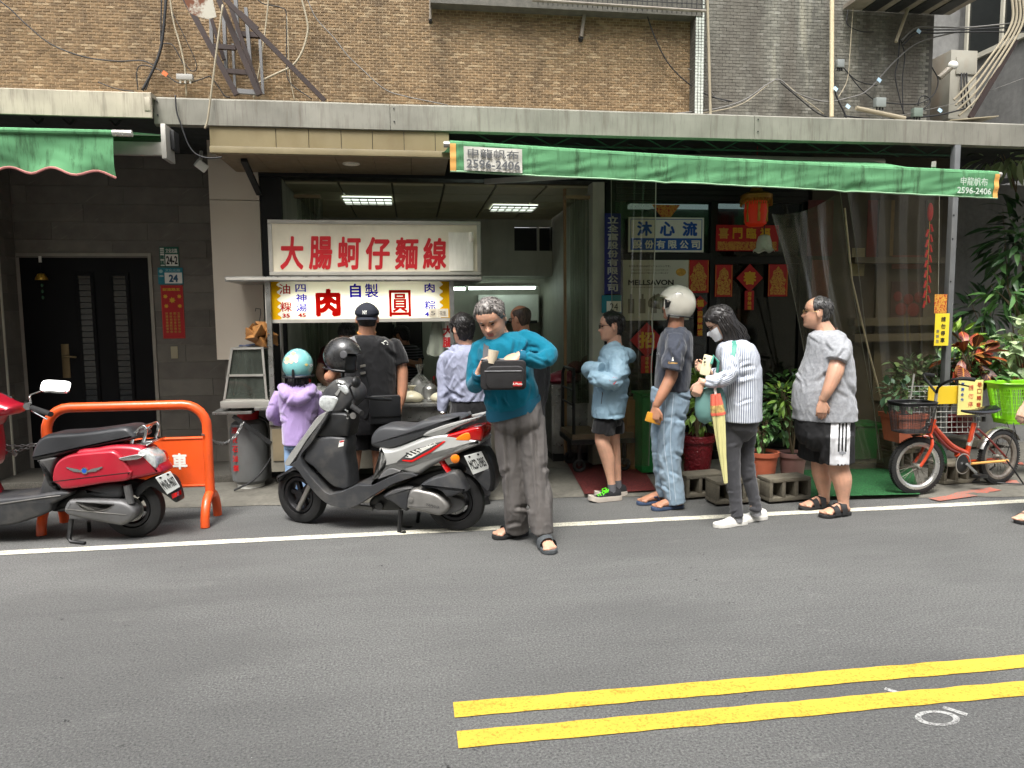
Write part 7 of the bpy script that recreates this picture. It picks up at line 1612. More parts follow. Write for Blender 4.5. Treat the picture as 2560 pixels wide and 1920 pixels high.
sh7=p.cloth('t_shirt',b,M_NAVYT,vox=.0065,amp=.006,seed=13,rs=((9,-65,25,55,5,.009),(6,85,10,50,5,.007)),strokes=((1706,850,1690,880,4,.01),(1712,870,1700,950,6,.012)))
p.put('collar',MB().tube([p.nb+Vector((.058*math.cos(t),.06*math.sin(t),.004+.028*math.cos(t)))for t in np.linspace(0,2*math.pi,24,endpoint=False)],.008,6,closed=True),M_NAVYT)
M_DENIM=mat('washed_denim',(128,148,164),.85,0,.16,6,.3,300,.0015,((160,178,190),.5,5,(2,2,.5)),sheen=.15,spec=.2)
b=MB();p.torso(b,[(968,1632,1720,.165),(985,1628,1723,.175),(1010,1630,1722,.18),(1040,1632,1716,.175),(1062,1640,1706,.14),(1085,1656,1688,.08)])
p.limb(b,[(1682,1050,.07,33),(1676,1110,.07,31),(1674,1160,.07,28),(1682,1215,.07,26),(1690,1258,.07,24)]);p.limb(b,[(1664,1050,-.07,33),(1658,1120,-.08,28),(1658,1180,-.09,24),(1662,1240,-.09,20)])
j7=p.cloth('jeans',b,M_DENIM,vox=.0065,amp=.008,seed=17,stretch=(8,8,6),rs=((12,-20,30,40,4,.010),(10,80,15,70,5,.01)))
M_SEAM=mat('pale_seam',(172,186,196),.8)
for xs_ in(((1684,985),(1676,1100),(1682,1180),(1690,1255)),((1664,1000),(1660,1100),(1672,1200),(1676,1250))):
 bv=BVHTree.FromPolygons([tuple(Vector(v_.co)+p.L)for v_ in j7.data.vertices],[tuple(q.vertices)for q in j7.data.polygons]);pts_=[]
 for x,y in crom(xs_,10):
  d=ray(x,y).normalized();hit=bv.ray_cast(CAMP,d)
  if hit[0]:pts_.append(hit[0]-d*.001)
 if len(pts_)>2:MB().tube(pts_,.003,5).build('seam',M_SEAM,j7)
decal(sh7,p,'Guinness',(1682,907),5,M_GOLD2,'sleeve_print',w=23);decal(sh7,p,'LA',(1645,884),7,M_GREYT,'chest_print',w=9)
decal(sh7,p,'',(1682,897),5,M_WHITE,'sleeve_emblem',poly=[(-.5,-1),(.5,-1),(.3,.2),(.35,.7),(0,1),(-.35,.7),(-.3,.2)])
M_HELM=mat('white_gloss',(216,212,198),.22,var=.03,coat=.6)
hp_=MB();rings=[]
for z in[-.0-.15*math.cos(math.pi*i/26)for i in range(27)]:
 row=[]
 for j in range(64):
  th=2*math.pi*j/64;d=abs(((th+math.pi)%(2*math.pi))-math.pi);rr_h=math.sqrt(max(0,1-(z/.15)**2));x=.145*rr_h*math.cos(th)*(1.06 if math.cos(th)<0 else 1.0)-.008;y=.125*rr_h*math.sin(th);row.append(Vector((x,y,z+.02)))
 rings.append(row)
def helmet_shell(P,M,m_,opening,cut=-.085,lift=0):
 b=MB();n=64;idx={}
 for i,row in enumerate(rings):
  for j,q in enumerate(row):idx[(i,j)]=len(b.v);b.v.append(tuple(M@q))
 for i in range(len(rings)-1):
  for j in range(n):
   q=(rings[i][j]+rings[i+1][(j+1)%n])/2;th=math.degrees(abs(math.atan2(q.y,q.x)))
   if opening(q,th):continue
   b.f.append((idx[(i,j)],idx[(i,(j+1)%n)],idx[(i+1,(j+1)%n)],idx[(i+1,j)]));b.m.append(0)
 me=b.mesh('helmet',m_,fixn=True,angle=60);bm=bmesh.new();bm.from_mesh(me);bmesh.ops.remove_doubles(bm,verts=[v_ for v_ in bm.verts if not v_.link_faces],dist=0);
 loose=[v_ for v_ in bm.verts if not v_.link_faces];bmesh.ops.delete(bm,geom=loose,context='VERTS');bmesh.ops.solidify(bm,geom=bm.faces[:],thickness=.012);bm.to_mesh(me);bm.free();me.shade_smooth();me.set_sharp_from_angle(angle=R(50))
 for v_ in me.vertices:v_.co=v_.co-P.L
 me.update();o=bpy.data.objects.new('helmet',me);COL.objects.link(o);o.parent=P.e;WL[o.name]=P.L.copy();return o
HM=p.hm@Matrix.Translation((.008,0,-.004))@Matrix.Rotation(R(-2),4,'Y')
hl=helmet_shell(p,HM,M_HELM,lambda q,th:(q.z<-.095+(.02 if th>120 else 0))or(th<50-60*min(0,q.z)and q.z<.06))
hl['label']='white open-face helmet with raised clear visor'
for sd in(-1,1):
 b=MB();b.prism([(.03,.03),(.082,.045),(.066,-.03),(.04,-.015)],HM@Vector((0,.121*sd,0)),HM.to_3x3()@Vector((1,0,0)),HM.to_3x3()@Vector((0,0,1)),HM.to_3x3()@Vector((0,.006*sd,0)));b.build('visor_pivot',M_BLACK,hl,bevel=.002)
 b=MB();b.lathe([(.009,0),(.009,.004)],12,HM@Vector((.052,.128*sd,.03)),HM.to_3x3()@Matrix.Rotation(R(-90*sd),3,'X'));b.build('pivot_screw',M_CHROME,hl)
rows=[]
for a in np.linspace(0,1,9):
 row=[]
 for th in np.linspace(-1.15,1.15,25):
  base=Vector((.142*math.cos(th),.128*math.sin(th),.085-.02*abs(th)));out_=Vector((.17*math.cos(th)+.035,.125*math.sin(th),-.03-.01*abs(th)));q=base.lerp(out_,a)+Vector((.035*math.sin(a*math.pi),0,0));row.append(tuple(HM@q))
 rows.append(row)
MB().sheet(rows).build('visor',glassy('smoke_visor',(226,222,212),.9,.1,.01,(90,90,88),.3),hl,fixn=False)
MB().tube([HM@Vector((.03,.1,-.07)),HM@Vector((.035,.06,-.115)),HM@Vector((.04,0,-.128)),HM@Vector((.035,-.06,-.115)),HM@Vector((.03,-.1,-.07))],.008,6).build('chin_strap',M_BLACK,hl)
b=MB();b.tube([HM@Vector((-.02+.03*math.cos(t),.125,.09+.02*math.sin(t)))for t in np.linspace(0,3.14,8)],.003,5);b.build('vent',MATS['plate_pale']if False else M_RUBW,hl)
MB().tube([HM@q for q in[Vector((.142*math.cos(t)-.008,.127*math.sin(t),-.075))for t in np.linspace(R(70),R(290),24)]],.006,6).build('edge_trim',M_BLACK,hl)
p.eyes()
for A_ in(fa,fb):
 o=sandal(p,A_,fh,mat('navy_foam',(54,70,96),.7),(),L=.28,W=.1,sole=.024,name='flip_flop');hq2=fh.normalized();sd_=Vector((-hq2.y,hq2.x,0));g_=Vector((A_.x,A_.y,p.L.z))-hq2*.065;toe_=g_+hq2*.2+Vector((0,0,.05))
 for s_ in(-1,1):MB().tube([g_+hq2*.09+sd_*.046*s_+Vector((0,0,.02)),g_+hq2*.12+sd_*.042*s_+Vector((0,0,.062)),toe_],.009,6).build('strap',mat('navy_strap',(36,46,72),.6),o)
c_=p.J(1634,1046,.26);M_YW=mat('yellow_leather',(206,146,44),.5,var=.1);tag(MB().obox(c_,(.125,.022,.075),Matrix.Rotation(R(18),3,'Y')).build('wallet',M_YW,bevel=.006),'yellow wallet in the hand of the helmeted man','wallet')
p=Person('man in light blue hooded jacket with crossed arms and black shorts',1524,1246,SK_C)
p.head(1529,815,.247,-84,2,0,1.03,neck=(1536,872,0),neck_r=.06)
p.core([p.nb,(1524,950),(1520,1050)],.06)
p.limb(p.body,[(1545,900,.14,8),(1530,955,.2,8)]);p.limb(p.body,[(1530,900,-.15,8),(1500,950,-.16,8)])
p.limb(p.body,[(1510,1060,.07,22),(1506,1095,.07,19),(1508,1110,.08,18),(1520,1150,.06,17),(1526,1190,.06,11),(1530,1216,.06,9.5)])
p.limb(p.body,[(1530,1060,-.08,22),(1532,1095,-.08,18),(1536,1140,-.09,16),(1542,1180,-.09,11),(1544,1208,-.09,9.5)])
p.finish_body()
b=MB();p.torso(b,[(862,1512,1558,.11),(876,1502,1568,.18),(900,1496,1572,.2),(940,1490,1572,.2),(980,1484,1570,.2),(1020,1480,1564,.2),(1040,1480,1561,.2)])
p.limb(b,[(1546,890,.13,25),(1546,925,.22,24),(1536,952,.25,22),(1505,950,.27,20),(1482,942,.2,18)]);p.limb(b,[(1526,890,-.13,23),(1505,925,-.1,22),(1482,930,.06,20),(1474,922,.14,19),(1505,922,.22,16)])
p.limb(b,[(1545,872,.09,12),(1566,884,.07,16),(1574,892,.0,17),(1566,884,-.07,16),(1545,872,-.09,12)]);p.limb(b,[(1512,880,.08,9),(1530,864,.1,10),(1552,866,.08,11)])
M_JACK=mat('pale_blue_nylon',(132,160,176),.55,0,.07,5,.15,200,.0015,spec=.35,fold=.25)
jk=p.cloth('jacket',b,M_JACK,vox=.006,amp=.005,seed=23,freq=1.1,rs=((10,25,30,50,4,.008),(8,-55,25,50,4,.008)))
decal(jk,p,'',(1533,951),10,mat('red_patch',(170,76,80),.7),'elbow_patch',poly=[(-1,0),(.2,.9),(1,.6),(.8,-.3),(.2,-1.1)])
for xs_,m_ in((((1506,985),(1503,1010)),M_PLB),(((1505,979),(1507,986)),M_CHROME)):b=MB();b.tube([p.J(x,y,.215)for x,y in xs_],.003,5);b.build('zip',m_,jk)
b=MB();p.torso(b,[(1030,1486,1556,.17),(1050,1488,1554,.17),(1062,1490,1552,.16)])
p.limb(b,[(1512,1055,.08,28),(1508,1084,.08,29)]);p.limb(b,[(1534,1055,-.08,28),(1534,1082,-.08,27)])
sh6=p.cloth('shorts',b,M_BLKC,amp=.007,seed=29,rs=((6,75,20,35,4,.008),))
decal(sh6,p,'',(1507,1041.5),3.5,M_WHITE,'logo_print',poly=[(-1,.1),(-.6,-.5),(1,.6),(-.4,-.15)])
p.hair([(0,.09),(30,.086),(50,.07),(64,.03),(76,.0),(82,-.01),(87,.03),(106,.028),(113,-.02),(125,-.07),(180,-.085)],.009,HR_BLK,rough=.003,seed=4)
p.eyes();p.glasses(mat('dark_brown_frame',(50,36,30),.4),.0019)
M_SHOEB=mat('black_knit',(28,28,30),.8,var=.1,bump=.3,bs=200);M_SOLEW=mat('cream_foam',(186,176,164),.7,var=.08);M_LIME=mat('lime_lace',(96,226,30),.6)
for q in((1530,1244,.06),(1544,1226,-.09)):
 A_=p.J(*q);shoe(p,A_,Vector((-.98,-.15,0)),.285,.1,.1,M_SHOEB,M_SOLEW,'running_shoe',M_LIME,sole=.04,toe_up=.018);
for q in((1529,1210,.06),(1543,1200,-.09)):p.put('sock',MB().tube([p.J(q[0],q[1],q[2]),p.J(q[0]+2,q[1]+22,q[2])],.036,12),mat('dark_grey_sock',(92,92,96),.9))
p=Person('grey-haired man in turquoise sweater searching his shoulder bag',1318,1352,SK_C)
b1=p
p.head(1228,796,.262,-16,30,8,1.06,off=.1,neck=(1256,856,.02),neck_r=.064)
p.core([p.nb,(1280,930),(1290,1010)],.06)
p.limb(p.body,[(1306,848,.02,10),(1342,864,.07,10),(1372,887,.12,9),(1348,902,.2,9),(1318,898,.27,9),(1298,891,.3,10)])
p.hand(p.J(1296,890,.3),Vector((-.85,-.15,-.42)),Vector((0,.5,-.8)),-1,30,1.1)
p.limb(p.body,[(1204,866,.02,10),(1190,910,.05,9),(1186,960,.08,9),(1194,955,.18,9),(1198,940,.24,9),(1196,930,.25,10)])
p.hand(p.J(1197,930,.26),Vector((.35,-.1,.85)),Vector((.8,-.3,-.1)),1,42,1.08)
p.core([(1265,1020,0),(1275,1180,.0),(1292,1325,-.07)],.03);p.core([(1325,1020,0),(1338,1180,.05),(1356,1340,.1)],.035)
fa=p.J(1358,1342,.1);fh=Vector((.08,-1,0));fb=p.J(1300,1334,-.12);fhb=Vector((-.95,-.25,0));p.foot(fa,fh);p.foot(fb,fhb)
p.finish_body()
M_TURQ=mat('turquoise_fleece',(12,100,122),.92,0,.1,5,.3,180,.002,sheen=.1,spec=.15,fold=.1)
b=MB();p.torso(b,[(834,1216,1292,.1),(848,1200,1318,.16),(866,1190,1330,.19),(900,1192,1332,.2),(950,1208,1334,.2),(985,1212,1344,.205),(1010,1218,1346,.2),(1022,1222,1346,.185)],tilt=(.1,.26))
p.limb(b,[(1306,848,.02,27),(1342,864,.07,25),(1372,887,.12,23),(1348,902,.2,21),(1318,898,.27,17),(1300,892,.3,14)])
p.limb(b,[(1204,866,.02,25),(1190,910,.05,22),(1186,960,.08,21),(1194,955,.18,20),(1198,940,.24,17),(1197,932,.26,14)])
sw=p.cloth('sweater',b,M_TURQ,vox=.0065,amp=.009,seed=31,freq=.85,mix=(.55,.3,.15),rs=((8,-60,30,60,6,.010),),strokes=((1330,880,1368,896,5,.014),(1320,888,1360,906,5,.012),(1318,868,1350,872,5,.012),(1322,850,1310,890,5,.012),(1330,960,1322,1010,6,.012),(1318,940,1300,985,6,.012),(1186,950,1210,962,5,.012),(1192,900,1200,935,5,.01),(1230,985,1240,1015,6,.01),(1290,845,1280,900,6,.01)))
rib=mat('turquoise_rib',(14,88,112),.92,var=.08)
p.put('cuff',MB().tube([p.J(1306,893,.29),p.J(1295,890,.305)],[16.5*p.k,14*p.k],16),rib);p.put('cuff',MB().tube([p.J(1196,938,.245),p.J(1197,930,.262)],[16.5*p.k,14.5*p.k],16),rib)
p.put('waistband',MB().loft([p.ring(p.J(1283,y,0),w*p.k,.192,tilt=.26)for y,w in((1005,66),(1016,68),(1030,66),(1036,62))]),rib)
p.put('undershirt_collar',MB().tube([p.nb+Vector((.068*math.cos(t),.064*math.sin(t)-.005,.012+.03*math.sin(t)+.02*math.cos(t)))for t in np.linspace(0,2*math.pi,28,endpoint=False)],.011,8,closed=True),M_WHITE)
M_GTR=mat('grey_suiting',(100,96,93),.7,0,.08,5,.2,260,.001,spec=.3,fold=.1)
b=MB();p.torso(b,[(1005,1224,1346,.17),(1030,1228,1352,.18),(1060,1236,1358,.18),(1080,1252,1346,.12),(1095,1276,1326,.07)],tilt=(.2,.0))
p.limb(b,[(1274,1048,.0,38),(1276,1120,.02,37),(1284,1200,.02,33),(1290,1270,.0,31),(1292,1322,-.06,29)]);p.limb(b,[(1324,1048,.02,38),(1332,1120,.05,37),(1340,1200,.07,33),(1350,1270,.09,31),(1355,1332,.1,28)])
p.cloth('trousers',b,M_GTR,vox=.0065,amp=.009,seed=37,sm=7,stretch=(10,10,2.6),mix=(.65,.25,.1),rs=((9,86,8,110,6,.011),(8,20,25,35,5,.010)),strokes=((1262,1040,1276,1300,4,.012),(1330,1040,1350,1310,4,.012)))
p.hair([(0,.082),(25,.076),(45,.08),(60,.05),(72,.01),(80,-.008),(87,.03),(106,.028),(113,-.02),(125,-.07),(180,-.085)],lambda d,z:.010+.008*max(0,z/.12),HR_GRY,rough=.005,seed=6)
p.eyes(closed=True,m_brow=HR_SALT)
sandal(p,fa,fh,mat('grey_rubber_slide',(70,74,76),.7,var=.08),((.4,.72,.085),),L=.275,W=.115,sole=.026,name='slide_sandal');sandal(p,fb,fhb,M_FOAM,((.4,.72,.08),),L=.275,W=.11,sole=.026,name='slide_sandal')
M_NYL=mat('black_nylon',(24,23,24),.6,var=.08,bump=.3,bs=240);c0=p.J(1258,938,.36)
bgE=empty('shoulder_bag',c0-Vector((0,0,.1)),'black nylon shoulder bag held open in front of the turquoise sweater','bag')
wB=52*p.k;hB=34*p.k
def rrect(w,h,r,n=6):
 o_=[]
 for cx,cz,a0 in((w-r,h-r,0),(-w+r,h-r,90),(-w+r,-h+r,180),(w-r,-h+r,270)):
  for k in range(n+1):t=R(a0+90*k/n);o_.append((cx+r*math.cos(t),cz+r*math.sin(t)))
 return o_
ax_,ay_,az_=p.s,Vector((0,0,1)),-p.v
def slab3(c,w,h,r,d,m_,nm,par,bev=.012):return MB().prism(rrect(w,h,r),c,ax_,ay_,az_*d).build(nm,m_,par,bevel=bev,seg=3)
slab3(c0+p.v*.1,wB,hB,.03,.1,M_NYL,'main_body',bgE);slab3(c0+Vector((0,0,-.012))+p.s*.012,wB*.84,hB*.76,.04,.035,M_NYL,'front_pocket',bgE)
MB().tube([c0-p.v*.036+p.s*(u_*wB*.8)+Vector((0,0,.028-.02*u_*u_*0))for u_ in np.linspace(-1,1,9)],.004,5).build('zip',mat('zip_grey',(84,84,86),.5),bgE)
MB().tube([c0+p.v*.05+p.s*(u_*wB*.98)+Vector((0,0,hB+.002))for u_ in np.linspace(-1,1,9)],.008,6).build('top_zip',MATS['zip_grey'],bgE)
lg=c0-p.v*.038+p.s*wB*.62-Vector((0,0,hB*.55));MB().prism([(-.027,-.014),(.027,-.014),(.027,.014),(-.027,.014)],lg,ax_,ay_,az_*.003).build('logo_patch',M_RED,bgE);tb=text_mb('A Photo',.018,.0005,.0004);tb.xf(Matrix.Translation(lg+az_*.0036)@Matrix((ax_,ay_,az_)).transposed().to_4x4());tb.build('logo_text',M_WHITE,bgE,flat=True,fixn=False)
st_pts=[p.J(1216,856,.1),p.J(1215,872,.2),p.J(1213,898,.28),p.J(1211,918,.33)]
strap(p,st_pts,.036,M_NYL).build('strap',mat('strap_webbing',(62,62,64),.7,bump=.3),bgE);MB().obox(p.J(1211,914,.345),(.05,.012,.03)).build('buckle',M_PLB,bgE,bevel=.003)
cu_=p.J(1231,893,.34);cE=empty('paper_cup',cu_,'small paper cup held beside the bag strap','cup');MB().lathe([(.026,-.04),(.034,.045),(.032,.045),(.024,-.036)],20,cu_,Matrix.Rotation(R(12),3,'Y')).build('cup',mat('cup_paper',(198,184,160),.6,var=.08),cE)
p=Person('man seen from behind in black T-shirt, shorts and navy cap',905,1262,SK_B,Y=6.08)
k2=p
p.head(918,796,.245,176,4,0,1.1,neck=(917,846,0),neck_r=.072)
p.core([p.nb,(920,930),(920,1040)],.06)
p.limb(p.body,[(985,862,0,14),(1003,915,.02,14.5),(1006,945,.03,14),(1005,985,.05,12),(1001,1012,.06,8.5)]);p.hand(p.J(1001,1014,.06),Vector((-.12,.1,-1)),-p.s,1,30,1.0)
p.limb(p.body,[(862,866,-.02,14),(832,935,-.02,13.5),(824,942,-.05,13),(850,930,-.25,11)])
p.limb(p.body,[(890,1060,0,25),(884,1115,.0,22),(880,1160,.0,20),(878,1205,0,13),(878,1250,0,11)]);p.limb(p.body,[(945,1060,-.02,25),(950,1120,-.02,22),(950,1200,-.02,14),(950,1250,-.02,11)])
p.finish_body()
b=MB();p.torso(b,[(838,890,946,.11),(848,868,968,.16),(862,854,988,.18),(900,850,992,.19),(950,858,990,.19),(1000,864,988,.19),(1040,864,988,.19)])
p.limb(b,[(978,862,0,24),(994,890,.01,23),(1001,912,.02,22)]);p.limb(b,[(864,862,0,24),(846,900,0,23),(836,920,-.01,22)])
ts=p.cloth('t_shirt',b,M_BLKC,amp=.006,seed=41,rs=((9,60,30,55,5,.008),(6,-60,20,55,5,.008)))
b=MB();p.torso(b,[(1030,866,984,.18),(1060,866,984,.19),(1080,868,982,.18)]);p.limb(b,[(898,1070,0,31),(894,1122,0,30)]);p.limb(b,[(948,1070,0,31),(952,1122,0,30)]);p.cloth('shorts',b,M_BLK2,amp=.009,seed=43)
decal(ts,p,'',(962,857),8,M_WHITE,'dome_print',poly=[(-1.2,.1),(-.6,-.15),(-.3,-.5),(1,-.6),(1,.1),(.7,.55),(.2,.75),(-.2,.6),(-.3,.3),(-.7,.2)])
M_NAVC=mat('navy_twill',(24,28,40),.8,var=.1,bump=.25,bs=220)
capm=hair_mesh(p.hm,p.hk,[(0,.03),(60,.028),(120,.018),(180,.0)],.016,p.fat,None,0.0,2);cp=p.put('cap',capm,M_NAVC,angle=180)
b=MB();rows=[]
for a in np.linspace(0,1,6):rows.append([tuple(p.hm@(Vector((-.104*math.cos(t)*(1+.08*a)-.035*a,.09*math.sin(t),.004-.024*a))*p.hk))for t in np.linspace(-1.25,1.25,17)])
b.sheet(rows);b.build('peak',M_NAVC,cp,fixn=False)
decal(cp,p,'NY',(912,781),10,M_WHITE,'letters',bold=.03,lift=.004,w=11)
p.hair([(0,.2),(75,.2),(85,-.01),(110,-.03),(125,-.075),(180,-.088)],.003,HR_BLK,rough=.001,seed=3)
p.put('necklace',MB().tube([p.nb+Vector((.076*math.cos(t),.074*math.sin(t),.05+.012*math.sin(t)))for t in np.linspace(0,2*math.pi,28,endpoint=False)],.005,6,closed=True),mat('orange_lanyard',(206,140,60),.6))
M_LEA=mat('black_leather',(18,19,21),.42,var=.12,bump=.25,bs=120);cbp=p.J(963,1024,.24);bgE=empty('messenger_bag',cbp-Vector((0,0,.12)),'black leather messenger bag on the hip of the black-shirted man','bag')
ax_,az_=p.s,-p.v;slab3(cbp+p.v*.06,37*p.k,34*p.k,.02,.08,M_LEA,'main_body',bgE);slab3(cbp-p.v*.022+Vector((0,0,.03)),36*p.k,25*p.k,.02,.008,M_LEA,'flap',bgE,.004)
strap(p,[p.J(880,842,.14),p.J(893,880,.215),p.J(905,930,.22),p.J(918,975,.22),p.J(928,1000,.22)],.04,M_LEA).build('strap',M_LEA,bgE)
for y in(916,934):MB().bar(p.J(900,y,.232),p.J(914,y-3,.232),.008,.02).build('buckle',M_CHROME,bgE)
p=Person('child in mint helmet and lilac hoodie, from behind',742,1262,SK_A,Y=6.1)
p.head(745,920,.21,176,0,0,1.0,neck=(745,972,0),neck_r=.042)
p.core([p.nb,(743,1040),(743,1110)],.04);p.limb(p.body,[(700,990,0,8),(682,1035,-.03,8),(705,1055,-.15,7)]);p.limb(p.body,[(792,990,0,8),(802,1030,-.05,8),(780,1050,-.16,7)])
p.core([(730,1110),(730,1180),(730,1262)],.03);p.core([(760,1110),(760,1180),(760,1262)],.03)
p.finish_body()
M_LIL=mat('lilac_fleece',(158,136,184),.9,0,.06,5,.2,220,.0015,sheen=.4,spec=.15)
b=MB();p.torso(b,[(960,722,768,.08),(970,704,786,.12),(985,696,796,.14),(1020,700,794,.14),(1060,706,784,.14),(1108,708,782,.145)])
p.limb(b,[(702,986,0,17),(688,1015,-.01,17),(682,1038,-.04,16),(700,1054,-.14,13)]);p.limb(b,[(788,986,0,17),(800,1015,-.02,17),(800,1038,-.06,15),(782,1050,-.16,12)])
p.limb(b,[(706,968,.04,13),(716,985,.12,15),(742,1000,.15,16),(768,985,.12,15),(780,968,.04,13)]);p.cloth('hoodie',b,M_LIL,vox=.0065,amp=.005,seed=47,rs=((9,55,30,45,4,.008),(6,-30,20,40,4,.008)))
b=MB();p.torso(b,[(1100,712,780,.12),(1118,712,780,.12)]);p.limb(b,[(729,1115,0,19),(729,1180,0,16),(730,1250,0,15)]);p.limb(b,[(762,1115,0,19),(762,1180,0,16),(762,1250,0,15)]);p.cloth('jeans',b,mat('sky_denim',(128,156,190),.85,var=.14,bump=.2,bs=280),amp=.006,seed=49)
for x in(730,762):shoe(p,p.J(x,1262,0),Vector((.05,1,0)),.2,.08,.07,M_CANV,M_RUBW)
b=MB();rr2=random.Random(5)
for k in range(90):
 th=R(rr2.uniform(70,180))*rr2.choice((-1,1));q0=p.hm@(head_pt(th,-.04)*p.hk);q1=q0+Vector((rr2.uniform(-.02,.02),rr2.uniform(-.03,.0),-.07));q2=q1+Vector((rr2.uniform(-.02,.02),rr2.uniform(-.03,.01),rr2.uniform(-.06,-.03)));b.tube([q0,q1,q2],[.012,.01,.002],5)
p.put('hair',b,HR_BLK,angle=180)
rings_keep=rings
rings=[[Vector((q.x*.93,q.y*.99,q.z*.93))for q in row]for row in rings]
M_MINT=mat('mint_gloss',(120,184,184),.25,var=.03,coat=.6)
hl=helmet_shell(p,p.hm@Matrix.Translation((0,0,.005)),M_MINT,lambda q,th:q.z<-.075 or(th<58 and q.z<.05));hl['label']='mint helmet with pastel print'
HM2=p.hm@Matrix.Translation((0,0,.005));rings=rings_keep
MB().tube([HM2@Vector((.135*math.cos(t)-.008,.125*math.sin(t),-.07))for t in np.linspace(R(60),R(300),28)],.01,6).build('edge_trim',M_BLACK,hl)
MB().prism([(-.012,-.03),(.012,-.03),(.01,.02),(0,.035),(-.01,.02)],HM2@Vector((-.145,.03,-.035)),p.s,Vector((0,0,1)),-p.v*.012).build('strap_clip',M_BLACK,hl,bevel=.003)
def pastel(c,r_,m_):decal(hl,p,'',c,r_,m_,'pastel_print',poly=[(math.cos(t)*(1+.2*math.sin(3*t)),.8*math.sin(t)*(1+.15*math.cos(4*t)))for t in np.linspace(0,2*math.pi,16,endpoint=False)],lift=.003)
for c,r_,cc in(((718,897),6,(226,200,130)),((727,893),7,(226,206,180)),((738,897),6.5,(232,226,222)),((716,905),6,(232,190,170)),((728,904),6,(226,180,160)),((740,903),5,(214,190,200)),((733,884),6,(220,210,130)),((766,912),4,(226,200,120)),((778,913),4.5,(230,230,232))):pastel(c,r_,mat('pastel_%d_%d'%(cc[1],cc[2]),cc,.4,var=.05))
p=Person('dark-haired man from behind in pale blue shirt and black trousers',1170,1258,SK_C,Y=5.86)
p.head(1156,822,.24,-150,6,0,1.0,neck=(1166,872,0),neck_r=.058)
p.core([p.nb,(1168,930),(1172,1000)],.06);p.limb(p.body,[(1118,890,0,9),(1112,970,0,9),(1108,1020,.02,8),(1107,1032,.02,8)]);p.hand(p.J(1108,1034,.02),Vector((0,.1,-1)),p.s,-1,30,.95)
p.limb(p.body,[(1218,890,0,9),(1226,970,-.02,9)]);p.core([(1155,1010),(1158,1130),(1160,1250)],.035);p.core([(1195,1010),(1200,1130),(1205,1250)],.035)
p.finish_body()
M_PSH=mat('pale_blue_poplin',(150,154,174),.75,0,.05,5,.15,260,.001,spec=.25,fold=.25)
b=MB();p.torso(b,[(862,1138,1196,.11),(872,1120,1214,.17),(890,1108,1228,.19),(930,1110,1232,.19),(970,1118,1230,.185),(1000,1126,1226,.18)])
p.limb(b,[(1118,892,0,22),(1112,930,.0,20),(1112,970,.01,18),(1108,1005,.02,15),(1106,1028,.02,11)]);p.limb(b,[(1220,892,0,22),(1228,930,0,20),(1228,975,-.02,18)])
p.cloth('shirt',b,M_PSH,vox=.0065,amp=.008,seed=53,freq=1.1,rs=((14,60,30,60,4.5,.010),(8,-40,25,40,4,.010)))
rows=[[p.nb+Vector((.072*math.cos(t),.07*math.sin(t),z+(.01*math.sin(t))))for t in np.linspace(0,2*math.pi,24)]for z in(.0,.03,.045)];p.put('collar',MB().sheet(rows),M_PSH,fixn=False)
b=MB();p.torso(b,[(995,1128,1224,.165),(1020,1126,1226,.18),(1060,1126,1226,.18),(1080,1134,1218,.16),(1100,1156,1196,.1)]);p.limb(b,[(1152,1070,0,28),(1156,1150,0,24),(1160,1240,0,20)]);p.limb(b,[(1200,1070,0,28),(1204,1150,0,24),(1206,1240,0,20)]);p.cloth('trousers',b,M_BLK2,amp=.007,seed=57)
for x in(1162,1208):shoe(p,p.J(x,1258,0),Vector((-.3,.95,0)),.27,.09,.08,mat('black_shoe_leather',(18,18,19),.35),M_PLB)
p.hair([(0,.06),(40,.05),(60,.02),(75,-.03),(82,-.03),(88,.02),(104,.015),(112,-.04),(125,-.09),(180,-.105)],.02,HR_BLK,rough=.006,seed=7)
rows=[[tuple(p.hm@((head_pt(th,z)+Vector((.008,0,0))+Vector((math.cos(th),math.sin(th),0))*.004)*p.hk))for th in np.linspace(-1.2,1.2,13)]for z in np.linspace(-.105,-.02,8)];p.put('face_mask',MB().sheet(rows),mat('green_mask',(150,190,180),.8),fixn=False)
p.put('watch',MB().tube([p.J(1107,1030,.02)+Vector((.031*math.cos(t),.031*math.sin(t),0))for t in np.linspace(0,2*math.pi,18,endpoint=False)],.006,6,closed=True),M_CHROME)
p=Person('balding man with glasses mostly hidden behind the turquoise sweater',1322,1235,SK_B,Y=6.35)
p.head(1302,796,.24,-128,8,0,1.03,neck=(1312,850,0));p.core([p.nb,(1320,950),(1325,1050)],.06);p.core([(1320,1050),(1322,1235)],.05);p.finish_body()
b=MB();p.torso(b,[(846,1285,1342,.1),(862,1265,1362,.18),(900,1260,1368,.2),(1000,1268,1364,.19),(1060,1270,1362,.19)]);p.limb(b,[(1352,875,0,22),(1356,940,.02,20),(1350,1000,.03,17)]);p.cloth('jacket',b,m_cloth('charcoal_jacket',(52,52,56)),amp=.009,seed=61)
b=MB();p.torso(b,[(1050,1280,1360,.16),(1080,1282,1358,.16)]);p.limb(b,[(1304,1075,0,24),(1306,1225,0,19)]);p.limb(b,[(1340,1075,0,24),(1342,1225,0,19)]);p.cloth('trousers',b,M_BLK2,amp=.007,seed=63)
p.hair([(0,.2),(60,.2),(72,.05),(84,.0),(100,-.02),(125,-.075),(180,-.09)],.003,HR_THIN,bald=[(0,0),(70,.08),(110,.085),(180,.1)],rough=.0015,seed=8);p.glasses(M_BLACK,.0022)
p=Person('masked cook in dark red bending behind the counter',850,1200,SK_A,Y=7.4)
